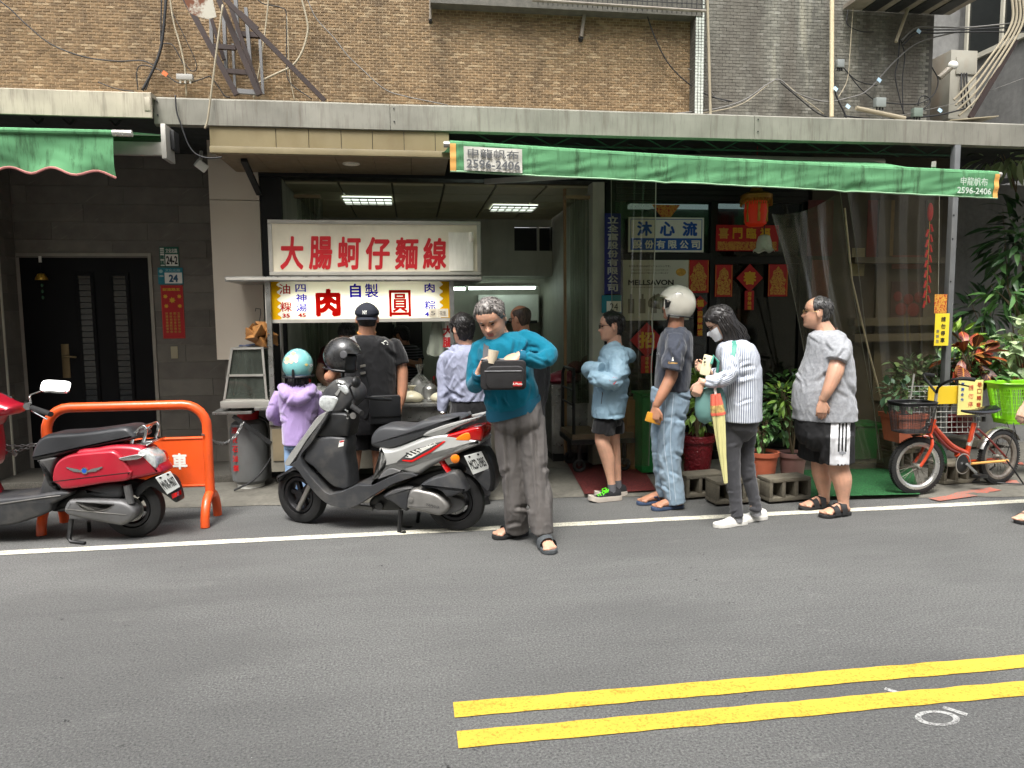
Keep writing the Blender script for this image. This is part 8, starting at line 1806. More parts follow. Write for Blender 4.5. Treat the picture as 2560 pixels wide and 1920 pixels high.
p.head(868,836,.235,-8,42,0,1.0,off=.08,neck=(855,868,-.05));p.core([p.nb,(845,920),(845,1000)],.06);p.core([(845,1000),(848,1190)],.05)
p.limb(p.body,[(815,880,0,10),(800,935,.1,10),(826,965,.25,8)]);p.hand(p.J(828,966,.26),Vector((.5,-.5,-.5)),Vector((0,0,-1)),1,30);p.limb(p.body,[(885,880,0,10),(900,940,.1,10),(880,970,.25,8)]);p.hand(p.J(878,971,.26),Vector((-.5,-.5,-.5)),Vector((0,0,-1)),-1,30);p.finish_body()
b=MB();p.torso(b,[(852,832,880,.1),(866,815,896,.16),(890,808,902,.18),(950,812,896,.18),(1010,812,896,.18)]);p.limb(b,[(818,876,0,17),(806,912,.06,16)]);p.limb(b,[(892,876,0,17),(900,912,.06,16)]);p.limb(b,[(830,1010,0,24),(832,1180,0,20)]);p.limb(b,[(872,1010,0,24),(872,1180,0,20)]);p.cloth('tunic',b,m_cloth('maroon_cotton',(84,18,24)),amp=.006,seed=67)
p.hair(LINE_SHORT,.014,HR_SALT,rough=.004,seed=9);p.put('face_mask',MB().sheet([[tuple(p.hm@((head_pt(th,z)+Vector((.008,0,0))+Vector((math.cos(th),math.sin(th),0))*.004)*p.hk))for th in np.linspace(-1.2,1.2,13)]for z in np.linspace(-.105,-.02,8)]),mat('pale_blue_mask',(176,204,214),.8),fixn=False)
p=Person('helper in dark striped T-shirt turned away deep in the shop',1015,1190,SK_B,Y=8.1)
p.head(1003,840,.23,-130,25,0,1.0,neck=(1012,866,0));p.core([p.nb,(1020,920),(1020,1000)],.06);p.core([(1020,1000),(1020,1185)],.05);p.limb(p.body,[(1038,880,0,9),(1046,910,.1,9),(1018,905,.22,8)]);p.hand(p.J(1016,905,.22),LEFT,Vector((0,0,-1)),1,30);p.finish_body()
t=NT('dark_stripes');zz=t.sep(t.pos())[2];t.col(t.mix(t.math('GREATER_THAN',t.math('FRACT',t.math('MULTIPLY',zz,32)),.7),lin((28,28,34)),lin((96,96,104))));t.rough(.9)
b=MB();p.torso(b,[(862,1002,1034,.1),(872,992,1046,.16),(920,990,1050,.18),(1000,994,1048,.18)]);p.limb(b,[(1042,880,0,14),(1048,900,.05,13)]);p.limb(b,[(1005,1000,0,20),(1006,1180,0,17)]);p.limb(b,[(1036,1000,0,20),(1036,1180,0,17)]);p.cloth('t_shirt',b,t.mat,amp=.005,seed=71);p.hair(LINE_SHORT,.014,HR_BLK,seed=10)
p=Person('passer-by cut off by the edge, only a hand and sandalled foot showing',2590,1298,SK_A)
p.head(2655,770,.235,-90,0,neck=(2668,830,0));p.core([p.nb,(2670,920),(2668,1040)],.06)
p.limb(p.body,[(2670,870,.16,12),(2640,940,.22,11),(2580,1000,.25,8.5),(2568,1012,.25,8)]);p.hand(p.J(2566,1014,.25),Vector((-.35,0,-.9)),p.v,1,26,1.0)
p.limb(p.body,[(2650,1050,.06,22),(2620,1170,.06,17),(2590,1265,.06,10),(2588,1286,.06,9)]);p.limb(p.body,[(2680,1050,-.08,22),(2710,1170,-.08,17),(2740,1270,-.08,10)]);fa=p.J(2584,1298,.06);fh=Vector((-.95,-.3,0));p.foot(fa,fh);p.finish_body()
b=MB();p.torso(b,[(826,2640,2696,.1),(845,2626,2712,.18),(920,2624,2714,.19),(1030,2628,2712,.18)]);p.limb(b,[(2672,868,.15,20),(2648,930,.22,18)]);p.cloth('t_shirt',b,M_GREYT,amp=.007,seed=73)
b=MB();p.torso(b,[(1020,2632,2708,.17),(1060,2632,2708,.17)]);p.limb(b,[(2652,1060,.06,28),(2624,1160,.06,25)]);p.limb(b,[(2684,1060,-.08,28),(2706,1160,-.08,24)]);p.cloth('shorts',b,M_BLKC,amp=.007,seed=77)
sandal(p,fa,fh,M_FOAM,((.55,.75,.07),),L=.265,W=.1);p.hair(LINE_SHORT,.012,HR_BLK,seed=12)
# things carried or left about
p=w8
c_=p.J(1767,913,.16);e=empty('phone',c_,'cream-cased mobile phone held by the masked woman','phone');MB().prism(rrect(.036,.074,.01),c_,Matrix.Rotation(R(18),3,'Y')@Vector((.85,-.5,0)),Matrix.Rotation(R(14),3,'Y')@Vector((0,0,1)),(-.005,-.008,0)).build('case',mat('cream_case',(214,206,170),.4),e,bevel=.003)
for k in range(2):MB().ell(c_+Vector((-.022,-.014,.05-.026*k)),(.008,.004,.008),nu=10,nv=6).build('camera_lens',M_BLACK,e)
c_=p.J(1776,1008,.2);e=empty('shoulder_bag',c_-Vector((0,0,.12)),'soft teal shoulder bag hanging from the masked woman','bag');b=MB();M_TEAL=mat('teal_nylon',(96,136,130),.6,var=.06,bump=.15,bs=30)
rings_b=[[c_+p.s*(.105*a_*math.copysign(abs(math.cos(t))**.8,math.cos(t)))+p.v*(.06*a_*math.sin(t))+Vector((0,0,z_+.03*math.cos(t)*(1-a_)))for t in np.linspace(0,2*math.pi,24,endpoint=False)]for a_,z_ in((.35,-.135),(.75,-.125),(1,-.09),(1.05,-.03),(.98,.04),(.85,.09),(.6,.115),(.3,.12))]
b.loft(rings_b);b.build('main_body',M_TEAL,e);strap(p,[p.J(1792,978,.22),p.J(1800,945,.25),p.J(1828,900,.24),p.J(1836,868,.19),p.J(1834,852,.12)],.03,M_TEAL).build('strap',mat('teal_strap',(70,140,124),.6),e);MB().tube([p.J(1756,972,.2),p.J(1744,968,.2),p.J(1735,972,.2),p.J(1746,978,.2)],.006,6).build('loop',MATS['teal_strap'],e);MB().tube([p.J(1788,975,.14),p.J(1796,905,.16),p.J(1784,890,.16),p.J(1778,910,.18)],.011,8).build('handle',MATS['teal_strap'],e)
a,c=p.J(1789,985,.28),p.J(1815,1212,.28);e=empty('umbrella',c,'closed pale yellow umbrella with coral band hanging at her side','umbrella');ax3=(c-a).normalized();sx_,ux_=frame(ax3);
def umb(u0,u1,r0,r1,n=8):
 rg=[]
 for u in np.linspace(u0,u1,n):q=a.lerp(c,u);r_=r0+(r1-r0)*(u-u0)/(u1-u0);rg.append([q+(sx_*math.cos(t)+ux_*math.sin(t))*r_*(1+.16*math.cos(7*t+u*9))for t in np.linspace(0,2*math.pi,42,endpoint=False)])
 return MB().loft(rg)
M_UY=mat('pale_yellow_nylon',(206,200,140),.55,var=.06);M_UC=mat('coral_nylon',(206,96,76),.55,var=.1)
umb(.22,.98,.042,.012,18).build('canopy',M_UY,e);umb(.0,.12,.03,.04).build('coral_band',M_UC,e);umb(.12,.22,.041,.043).build('printed_band',mat('flower_print',(176,150,90),.6,var=.5,vs=50),e);umb(.2,.23,.046,.046,3).build('tie',M_UC,e)
MB().tube([a,a-ax3*.1,a-ax3*.13+Vector((.02,0,.02))],.009,8).build('handle',M_WHITE,e);MB().tube([c,c+ax3*.05],.004,6).build('tip',M_PLB,e)
hc_=rc+Vector((math.cos(ang),math.sin(ang),0))*Q(760,0,-.12)[0]+Vector((-hd.y,hd.x,0))*-.12;hz=Q(755,-10,-.12)[1]
hE=empty('motorcycle_helmet',(hc_.x,hc_.y,hz),'scuffed black open-face helmet hung on the scooter mirror','helmet')
class _H:pass
ph=_H();ph.L=Vector((hc_.x,hc_.y,hz));ph.e=hE
fw=Vector((.93,-.3,-.12)).normalized();lf3=Vector((0,0,1)).cross(fw).normalized();up3=fw.cross(lf3);HM3=Matrix.Translation(ph.L)@Matrix((fw,lf3,up3)).transposed().to_4x4()@Matrix.Scale(.98,4)
hs3=helmet_shell(ph,HM3,mat('scuffed_black',(36,36,37),.3,var=.25,vs=14,coat=.2,stain=((96,94,88),.4,16,(1,1,1))),lambda q,th:q.z<-.09 or(th<60 and q.z<.055));hs3.name='shell'
MB().lathe([(.11,-.075),(.09,-.1),(.1,.03),(.02,.12),(.01,.12),(.09,.03),(.1,-.07)],24,(0,0,0)).xf(HM3).build('lining',M_BLACK,hE)
for sd in(-1,1):MB().lathe([(.03,0),(.026,.006),(.001,.008)],18,HM3@Vector((.045,.12*sd,.045)),HM3.to_3x3()@Matrix.Rotation(R(-90*sd),3,'X')).build('side_boss',mat('grey_boss',(84,84,86),.4),hE)
MB().tube([HM3@Vector((.142*math.cos(t)-.006,.124*math.sin(t),-.082))for t in np.linspace(R(62),R(298),28)],.007,6).build('edge_trim',M_PLB,hE)
# street furniture and clutter
M_ORG=mat('orange_enamel',(222,84,30),.38,var=.06,vs=4,coat=.25,stain=((120,60,36),.35,8,(1,1,.6)))
BY=5.67;bxl,bxr=PY(118,1100,BY).x,PY(519,1100,BY).x;bzt=PY(300,1016,BY).z;bz0,bz1=PY(430,1216,BY).z,PY(430,1097,BY).z
e=empty('barrier',(bxr,BY,0),'orange tubular no-parking barrier behind the red scooter','barrier')
pts_=[(bxl,BY,.2),(bxl,BY,bzt-.17)]+[(bxl+.17-.17*math.cos(t),BY,bzt-.17+.17*math.sin(t))for t in np.linspace(.2,math.pi/2,6)]+[(bxr-.17+.17*math.sin(t),BY,bzt-.17+.17*math.cos(t))for t in np.linspace(0,math.pi/2-.2,6)]+[(bxr,BY,bzt-.17),(bxr,BY,.2)]
MB().tube(pts_,.036,14).build('hoop',M_ORG,e)
for x in(bxl,bxr):MB().tube([(x,BY-.175*math.cos(t),.004+.22*math.sin(t))for t in np.linspace(0,math.pi,15)],.034,12).build('foot',M_ORG,e)
MB().box(bxl+.03,bxr-.03,BY-.006,BY+.006,bz0,bz1).build('panel',M_ORG,e)
for z in(bz0,bz1):MB().tube([(bxl+.02,BY,z),(bxr-.02,BY,z)],.013,8).build('rail',M_ORG,e)
for chh,x in zip('請勿停車',(260,322,388,450)):letters(e,chh,PY(x,1153,BY).x,PY(x,1153,BY).z,.125,BY-.0065,M_WHITE,bold=.03,w=.11)
def chain(pts,lab,r=.013):
 C=crom(pts,14);L=[Vector(q)for q in C];acc=[L[0]];
 for q in L:
  if(q-acc[-1]).length>r*1.75:acc.append(q)
 e=empty('chain',acc[len(acc)//2],lab,'chain');M_CH=MATS.get('chain_steel')or mat('chain_steel',(150,150,148),.35,.8)
 me=MB().tube([(r*1.25*math.cos(t),r*.62*math.sin(t),0)for t in np.linspace(0,2*math.pi,14,endpoint=False)],r*.26,6,closed=True).mesh('link',M_CH)
 for i in range(len(acc)-1):
  d=(acc[i+1]-acc[i]).normalized();q=d.to_track_quat('X','Z').to_matrix()@Matrix.Rotation(R(90*(i%2)),3,'X');inst('link',me,e,(acc[i]+acc[i+1])/2,q.to_euler())
 return e
chain([PY(505,1085,BY-.06),PY(535,1103,5.9),PY(565,1106,6.2),PY(592,1085,6.35),PY(612,1050,6.4)],'steel chain slung from the barrier to the cart');chain([PY(508,1088,BY-.05),PY(530,1100,5.9),PY(556,1110,6.2),PY(585,1094,6.35),PY(608,1055,6.4)],'second strand of steel chain just below the first by the cart')
chain([PY(-60,1108,BY),PY(0,1112,BY),PY(50,1115,BY),PY(100,1107,BY)],'upper steel chain strand at the left edge behind the red seat');chain([PY(-60,1110,BY-.05),PY(0,1122,BY-.05),PY(35,1128,BY-.05),PY(100,1110,BY-.05)],'lower steel chain strand with padlock at the left edge')
q=PY(37,1135,BY-.06);e=empty('padlock',q,'small steel padlock hanging on the lower chain','padlock');MB().obox(q,(.032,.014,.028),Matrix.Rotation(R(35),3,'Y')).build('case',M_STEEL,e,bevel=.004);MB().tube([q+Vector((.012*math.cos(t),0,.016+.02*math.sin(t)))for t in np.linspace(0,math.pi,8)],.003,6).build('shackle',M_CHROME,e)
q=PY(503,414,6.7);e=empty('security_camera',q,'white security camera under the canopy corner','camera');MB().obox(q,(.1,.07,.075),Matrix.Rotation(R(38),3,'Y')@Matrix.Rotation(R(30),3,'Z')).build('body',M_WHITE,e,bevel=.012);MB().tube([q+Vector((-.01,.02,.05)),q+Vector((-.02,.1,.14))],.015,8).build('bracket',M_WHITE,e)
q0=PY(2360,1000,6.12);e=empty('steel_pole',(q0.x,6.12,.03),'grey steel pole at the right end of the awning','pole');MB().box(q0.x-.028,q0.x+.028,6.09,6.15,.03,3.1).build('post',mat('galvanised',(112,114,114),.5,.4,var=.15,stain=((90,86,80),.4,6,(1,1,.4))),e,bevel=.003)
for y in(538,597,704):z=PY(2356,y,6.09).z;MB().lathe([(.008,0),(.008,.002)],8,(q0.x-.015,6.088,z),Matrix.Rotation(R(90),3,'X')).build('hole',M_BLACK,e)
e,x0,x1,z0,z1=plate('paper_charm',2337,736,2366,783,6.08,M_GOLDP,'faded red paper charms taped on the pole','paper charm',.002)
e,x0,x1,z0,z1=plate('notice',2338,784,2370,864,6.06,mat('yellow_notice',(226,200,48),.5,var=.05),'yellow hand-lettered notice on the pole','notice',.004);vtext(e,'請勿停車',(x0+x1)/2+.01,z1-.02,z0+.02,6.0555,M_INK,bold=.01,h=.045);vtext(e,'謝謝您',x0+.03,z0+.16,z0+.02,6.0555,M_INK2,bold=0,h=.03)
def mat_sheet(name,pts,m_,lab,z=.034,bump=.0):
 P=[PZ(x,y,z)for x,y in pts];n=24;rows=[[tuple(P[0].lerp(P[1],i/n).lerp(P[3].lerp(P[2],i/n),j/n)+Vector((0,0,.004*noise.noise((i*.5,j*.5,z))+.004)))for i in range(n+1)]for j in range(n+1)];return tag(MB().sheet(rows).build(name,m_,fixn=False),lab,'mat')
def m_mat(n_,c):
 t=NT(n_);p_=t.pos();v=t.vor(p_,70);t.col(t.mix(t.ramp(v,[(.2,0),(.5,1)]),lin(c),tuple(x*.45 for x in lin(c))));t.rough(.85);t.bump(v,.8,.006);return t.mat
mat_sheet('door_mat',[(1418,1160),(1600,1158),(1640,1226),(1462,1236)],m_mat('red_rubber_mat',(112,34,30)),'dark red rubber mat at the shop entrance',.036)
mat_sheet('door_mat',[(2010,1176),(2280,1170),(2300,1236),(2000,1244)],m_mat('green_turf_mat',(38,112,56)),'bright green mesh mat under the bicycle wheel',.036)
e=empty('platform_trolley',PY(1490,1130,6.75),'black platform trolley with wooden deck inside the entrance','trolley');TYY=6.7
a,c=PY(1428,1085,TYY),PY(1580,1085,TYY);zt7=PY(1428,940,TYY).z
MB().box(a.x,c.x,TYY-.05,TYY+.5,a.z-.05,a.z).build('deck',mat('worn_plywood',(108,92,72),.8,var=.25,stain=((54,46,38),.6,5,(1,1,1))),e);MB().box(a.x-.01,c.x+.01,TYY-.06,TYY+.51,a.z-.1,a.z-.052).build('chassis',M_PLB,e)
for y in(TYY-.03,TYY+.48):MB().tube([(a.x+.02,y,a.z),(a.x+.02,y,zt7)],.016,10).build('handle_post',M_PLB,e)
MB().tube([(a.x+.02,TYY-.03,zt7),(a.x+.03,TYY+.02,zt7+.06),(a.x+.03,TYY+.43,zt7+.06),(a.x+.02,TYY+.48,zt7)],.016,10).build('handle',M_PLB,e)
for z in(.5,.75):MB().tube([(a.x+.02,TYY-.03,a.z+(zt7-a.z)*z),(a.x+.02,TYY+.48,a.z+(zt7-a.z)*z)],.011,8).build('crossbar',M_PLB,e)
for x in(a.x+.08,c.x-.08):
 for y in(TYY,TYY+.42):MB().tube([(x+.05*math.cos(t),y,.036+.065+.05*math.sin(t))for t in np.linspace(0,2*math.pi,16,endpoint=False)],.018,8,closed=True).build('wheel',M_TYRE,e);MB().bar((x,y,.1),(x,y,a.z-.1),.03).build('caster_fork',M_PLB,e)
a,c=PY(1376,962,7.3),PY(1484,1110,7.3);e=empty('steel_cabinet',(a.x,7.3,.034),'dented steel cabinet inside the entrance under a pink bag','cabinet');MB().box(a.x,c.x,7.25,7.8,.12,a.z).build('body',M_STEEL,e,bevel=.01);MB().box(a.x+.03,c.x-.03,7.235,7.249,.2,a.z-.2).build('door',M_STEEL,e,bevel=.004);MB().box(a.x+.02,c.x-.02,7.27,7.78,.036,.119).build('plinth',M_PLB,e)
q=PY(1410,955,7.5);b=MB();b.loft([[(q.x+.17*r_*math.cos(t)*(1+.2*noise.noise((math.cos(t)*2,math.sin(t)*2,z_))),q.y+.14*r_*math.sin(t),a.z+.002+.13*z_+.02*noise.noise((t,z_,1)))for t in np.linspace(0,2*math.pi,22,endpoint=False)]for r_,z_ in((.9,0),(1.1,.2),(1,.6),(.6,.9),(.1,1))]);tag(b.build('plastic_bag',mat('pink_plastic',(150,48,66),.4,var=.15,bump=.5,bs=20,bd=.02),angle=60),'crumpled dark pink plastic bag on the steel cabinet','bag')
for k,(px,py,c_,r_)in enumerate(((1440,918,(120,40,44),.09),(1475,905,(96,70,56),.1))):q=PY(px,py,7.55);tag(MB().ell(q,(r_,r_,r_*.8),nu=14,nv=9).build('food_sack',mat('sack_%d'%k,c_,.6,var=.2,bump=.5,bs=25,bd=.02)),('dark red cloth sack on the steel cabinet','brown sack beside the strip curtain')[k],'sack')
a,c=PY(1570,1000,6.75),PY(1612,1180,6.75);e=empty('cardboard_box',(a.x,6.75,.034),'tall worn cardboard box behind the green bin','box');MB().box(a.x-.02,c.x+.1,6.72,7.05,.036,a.z).build('carton',mat('cardboard',(140,108,66),.8,var=.15,stain=((96,60,36),.5,5,(1,1,1))),e,bevel=.004);MB().box(a.x-.021,c.x+.101,6.716,6.719,a.z*.62,a.z*.66).build('tape',mat('brown_tape',(120,84,44),.4),e)
M_GRNB=mat('green_plastic_bin',(24,112,52),.45,var=.08)
for xa,ya,xb_,yb,Y,lab in((1606,984,1668,1196,6.5,'tall green plastic bin left of the helmeted man'),(2125,1062,2200,1190,6.7,'green plastic bin half hidden behind the gathered curtain')):
 a,c=PY(xa,ya,Y),PY(xb_,yb,Y);e=empty('waste_bin',(a.x,Y,.034),lab,'bin');MB().box(a.x,c.x+.04,Y,Y+.3,.05,a.z-.03).build('body',M_GRNB,e,bevel=.012);MB().box(a.x-.012,c.x+.052,Y-.012,Y+.312,a.z-.028,a.z).build('lid',M_GRNB,e,bevel=.006);MB().box(c.x-.01,c.x+.035,Y-.02,Y-.002,.036,a.z*.5).build('foot_post',M_GRNB,e)
# cinder blocks, pots and plants
def cinder(P0,ang_,lab,L=.39,D=.19,H=.19):
 e=empty('cinder_block',P0,lab,'block',rz=ang_,group='cinder blocks along the pavement');b=MB();t_=.032;b.box(0,L,0,D,0,t_);b.box(0,L,0,D,H-t_,H)
 for k in range(4):x=(L-t_)*k/3;b.box(x,x+t_,.001,D-.001,t_,H-t_)
 b.build('block',M_BLOCK,e,world=False,bevel=.006);MB().box(.01,L-.01,D*.8,D-.01,t_,H-t_).build('inner_web',M_BLOCK,e,world=False);return e
for px,py,z,a_,lab in((1790,1262,.02,4,'cinder block on its side under the terracotta pot'),(1924,1256,.02,6,'cinder block with three holes beside the grey-shirted man'),(1716,1246,.02,8,'mossy cinder block under the dark red pot'),(2230,1178,.03,12,'cinder block seen through the bicycle front wheel'),(2360,1212,.03,5,'cinder block seen behind the bicycle pedal')):
 q=PZ(px,py,z);q.z=z;cinder(q,R(a_),lab)
for px,py,z,a_,lab in((2228,1140,.23,3,'upper cinder block behind the bicycle front wheel'),):q=PY(px,py,PZ(2230,1178,.03).y+.04);q.z=.222;cinder(q,R(a_),lab)
q=PY(2330,1120,6.2);tag(MB().box(q.x,q.x+.62,6.15,6.45,q.z,q.z+.07).build('concrete_slab',M_BLOCK,bevel=.008),'concrete slab carrying the wire rack and pots','slab')
M_TERRA=mat('terracotta',(176,92,62),.75,var=.12,stain=((120,80,62),.4,6,(1,1,.5)));M_MAUVE=mat('mauve_pot',(150,112,104),.6,var=.08);M_DRED=mat('dark_red_glaze',(96,16,24),.3,var=.1,bump=.9,bs=42,bd=.02);M_SOIL=mat('soil',(44,36,28),.95,var=.3,vs=40)
def pot(px,py0,py1,rpx,Y,m_,lab,sq=False,taper=.74):
 top_,bot_=PY(px,py0,Y),PY(px,py1,Y);r=rpx*(top_-CAMP).dot(c_f)/1776;H=top_.z-bot_.z;e=empty('plant_pot',bot_,lab,'pot',group='plant pots by the pavement');n=4 if sq else 32
 M_=Matrix.Rotation(R(45),3,'Z')if sq else None;k_=1.25 if sq else 1
 MB().lathe([(.001,.001),(r*taper*k_,0),(r*.93*k_,H*.84),(r*1.02*k_,H*.84),(r*1.04*k_,H),(r*.94*k_,H),(r*.9*k_,H*.9),(.001,H*.9)],n,bot_,M_).build('pot',m_,e,angle=50);MB().lathe([(.001,H*.905),(r*.88*k_,H*.9)],n,bot_,M_,cap=False).build('soil',M_SOIL,e,fixn=False);return Vector((bot_.x,bot_.y,bot_.z+H*.9)),r
def m_leaf(name,c,c2,c3=None,vein=None):
 t=NT(name);oi=t.n.new('ShaderNodeObjectInfo');p_=t.pos();n=t.noise(p_,16,3);f=t.math('ADD',t.math('MULTIPLY',oi.outputs['Random'],.7),t.math('MULTIPLY',n,.3));col=t.ramp(f,[(.15,lin(c)),(.55,lin(c2)),(.9,lin(c3 or c2))])
 if vein:
  ob=t.sep(t.pos(True));w=t.math('ABSOLUTE',t.math('SUBTRACT',t.math('FRACT',t.math('MULTIPLY',t.math('SUBTRACT',ob[0],t.math('MULTIPLY',t.math('ABSOLUTE',ob[1]),.9)),9)),.5));md=t.math('LESS_THAN',t.math('ABSOLUTE',ob[1]),.025);vn=t.math('MAXIMUM',md,t.math('GREATER_THAN',w,.43));col=t.mix(t.math('MULTIPLY',vn,.55),col,lin(vein))
 t.col(col);t.rough(.38);t.b.inputs['Specular IOR Level'].default_value=.45;t.b.inputs['Subsurface Weight'].default_value=.0;t.bump(n,.2,.004);return t.mat
def leaf_mesh(name,shape,m_,fold=.18,droop=.25):
 rows=[]
 for s_ in(-1,-.5,0,.5,1):rows.append([(u,w*s_,fold*abs(w*s_)-droop*u*u)for u,w in shape])
 return MB().sheet(rows).mesh(name,m_,fixn=False,angle=180)
OV=[(0,.02),(.15,.16),(.4,.27),(.65,.24),(.85,.12),(1,.01)];LAN=[(0,.015),(.2,.09),(.5,.13),(.8,.08),(1,.005)];HEA=[(0,.3),(.1,.42),(.3,.44),(.6,.3),(.85,.12),(1,.01)];CRO=[(0,.02),(.15,.14),(.4,.24),(.65,.27),(.88,.16),(1,.02)]
M_LG=m_leaf('leaf_green',(48,80,40),(82,122,62),(118,154,88));M_LY=m_leaf('leaf_yellow_green',(84,114,40),(124,158,62),(160,184,88));M_LD=m_leaf('leaf_dark',(34,58,34),(52,84,48),(78,112,62));M_LP=m_leaf('leaf_pale',(120,142,100),(150,170,124),(176,190,146));M_LC=m_leaf('leaf_croton',(64,16,20),(128,34,26),(66,70,28),(204,140,60));M_LR=m_leaf('leaf_blue_green',(70,100,72),(100,132,92),(134,162,116));M_STEM=mat('stem_brown',(92,80,56),.8,var=.2)
def plant(label,base,C,rad,n,shape,m_,size,name='potted_plant',stems=6,droop=.25,seed=0,outward=.7,cat='plant',jit=.6):
 rr=random.Random(seed);e=empty(name,base,label,cat);me=leaf_mesh('leaf',shape,m_,droop=droop);b=MB();tips=[];C=Vector(C)
 for k in range(stems):
  t_=C+Vector((rad[0]*rr.uniform(-.7,.7),rad[1]*rr.uniform(-.7,.7),rad[2]*rr.uniform(-.2,.7)));m0=Vector(base).lerp(t_,.5)+Vector((rr.uniform(-.03,.03),rr.uniform(-.03,.03),.03));cv_=[Vector(q)for q in crom([base,m0,t_],6)];b.tube(cv_,[.009-.006*i/12 for i in range(13)],5);tips.append(cv_)
 b.build('stem',M_STEM,e)
 for k in range(min(n,300)):
  while True:
   d=Vector((rr.uniform(-1,1),rr.uniform(-1,1),rr.uniform(-1,1)))
   if.25<d.length<1:break
  P_=C+Vector((d.x*rad[0],d.y*rad[1],d.z*rad[2]))+Vector((noise.noise((k*.7,1,seed)),0,noise.noise((k*.7,5,seed))))*rad[0]*.25
  o_=d.normalized()*outward+Vector((rr.uniform(-1,1),rr.uniform(-1,1),rr.uniform(-.7,.5)))*jit;q=o_.normalized().to_track_quat('X','Z').to_matrix()@Matrix.Rotation(rr.uniform(-.7,.7),3,'X');s_=size*rr.uniform(.6,1.2);inst('leaf',me,e,P_,q.to_euler(),(s_,s_,s_))
 return e
def at_(px,py,Y):return PY(px,py,Y)
q,r_=pot(1742,1086,1186,42,6.0,M_DRED,'dark red quilted glazed pot between helmeted man and woman');plant('yellow-green leafy shrub in the dark red pot',q,at_(1748,1000,6.05),(.16,.16,.3),190,OV,M_LY,.085,seed=1,stems=9)
q,r_=pot(1906,1128,1196,38,5.75,M_TERRA,'round terracotta pot beside the woman');plant('small-leaved shrub in the round terracotta pot',q,at_(1902,1060,5.8),(.13,.14,.2),150,OV,M_LG,.07,seed=2,stems=9)
q,r_=pot(1980,1130,1196,34,5.85,M_MAUVE,'mauve plastic pot behind the grey-shirted man');plant('taller green shrub in the mauve pot',q,at_(1965,1010,5.95),(.19,.17,.32),210,OV,M_LG,.085,seed=3,stems=9);
plant('palm-leaved bright green seedling above the mauve pot',q+Vector((-.05,-.02,.2)),at_(1960,990,5.75),(.1,.08,.12),40,LAN,M_LY,.13,seed=33,stems=5)
q,r_=pot(2255,1032,1102,44,6.0,M_TERRA,'square terracotta trough behind the bicycle basket',True);plant('sparse leafy plant in the square terracotta trough',q,at_(2250,985,6.0),(.2,.12,.13),90,OV,M_LR,.085,seed=4,stems=6)
plant('broad grey-green shrub behind the bicycle basket',at_(2300,1030,6.45),at_(2295,940,6.45),(.3,.2,.2),260,OV,M_LR,.095,seed=5,stems=12)
plant('dark bushy shrub in front of the steel pole',at_(2370,1030,6.35),at_(2385,925,6.35),(.24,.16,.15),200,LAN,M_LD,.12,seed=6,stems=10)
plant('croton with large red and yellow veined leaves',at_(2420,960,6.2),at_(2420,890,6.2),(.2,.14,.17),46,CRO,M_LC,.2,seed=7,stems=7,outward=1.0,jit=.45)
plant('small green-leaved plant below the croton',at_(2460,975,6.1),at_(2465,940,6.1),(.2,.12,.08),70,OV,M_LG,.1,seed=8)
plant('pale heart-leaved plant at the right edge',at_(2560,960,6.3),at_(2545,870,6.3),(.17,.16,.3),80,HEA,M_LP,.11,seed=9,stems=8,droop=.4)
plant('pale heart-leaved plant spilling over the green basket',at_(2500,965,6.15),at_(2505,935,6.1),(.11,.1,.06),26,HEA,M_LP,.1,seed=19,stems=5,droop=.4)
plant('tall dark climbing vine on the concrete wall',at_(2560,1000,6.9),at_(2550,620,6.9),(.3,.22,.62),230,LAN,M_LD,.24,'climbing_vine',10,.5,10,.8)
plant('glossy pointed leaves hanging off the vine',at_(2550,800,6.75),at_(2520,735,6.75),(.2,.14,.14),34,LAN,M_LG,.2,'climbing_vine',5,.6,11,.9);plant('variegated vine top under the canopy end',at_(2540,480,6.9),at_(2510,398,6.85),(.3,.15,.07),44,LAN,M_LP,.22,'climbing_vine',5,.4,12,.9)
plant('dark palmate plant against the concrete wall',at_(2460,900,7.0),at_(2452,780,7.0),(.24,.15,.2),90,LAN,M_LD,.2,'wall_plant',7,.35,13,1.0)
q=at_(2530,930,6.6);tag(MB().lathe([(.12,0),(.17,.2),(.18,.2),(.001,.19)],24,at_(2535,955,6.6)).build('plant_pot',M_TERRA),'terracotta pot half hidden by pale leaves at the edge','pot')
plant('leafy green bush filling the corner under the vine',at_(2520,1000,6.7),at_(2510,900,6.75),(.34,.2,.22),240,OV,M_LG,.13,seed=21,stems=9);plant('fresh green fern-like plant between pole and croton',at_(2400,1000,6.5),at_(2395,850,6.6),(.16,.14,.13),70,LAN,M_LY,.15,seed=22,stems=6,outward=1.0)
e=empty('wire_rack',PY(2360,1085,5.95),'white wire rack panel behind the bicycle frame','rack');RY=5.95;b=MB();M_WW=mat('white_wire',(190,190,184),.5,.3)
for k in range(14):x=2272+k*13.4;b=MB();b.tube([PY(x,966,RY),PY(x,1082,RY)],.0028,5);b.build('wire',M_WW,e)
for k in range(10):y=966+k*12.9;b=MB();b.tube([PY(2270,y,RY-.004),PY(2450,y-2,RY-.004)],.0028,5);b.build('wire',M_WW,e)
plate('notice_board',2320,966,2396,1009,RY-.02,mat('yellow_board',(224,190,44),.5,var=.06),'plain yellow board fixed to the wire rack','board',.008)
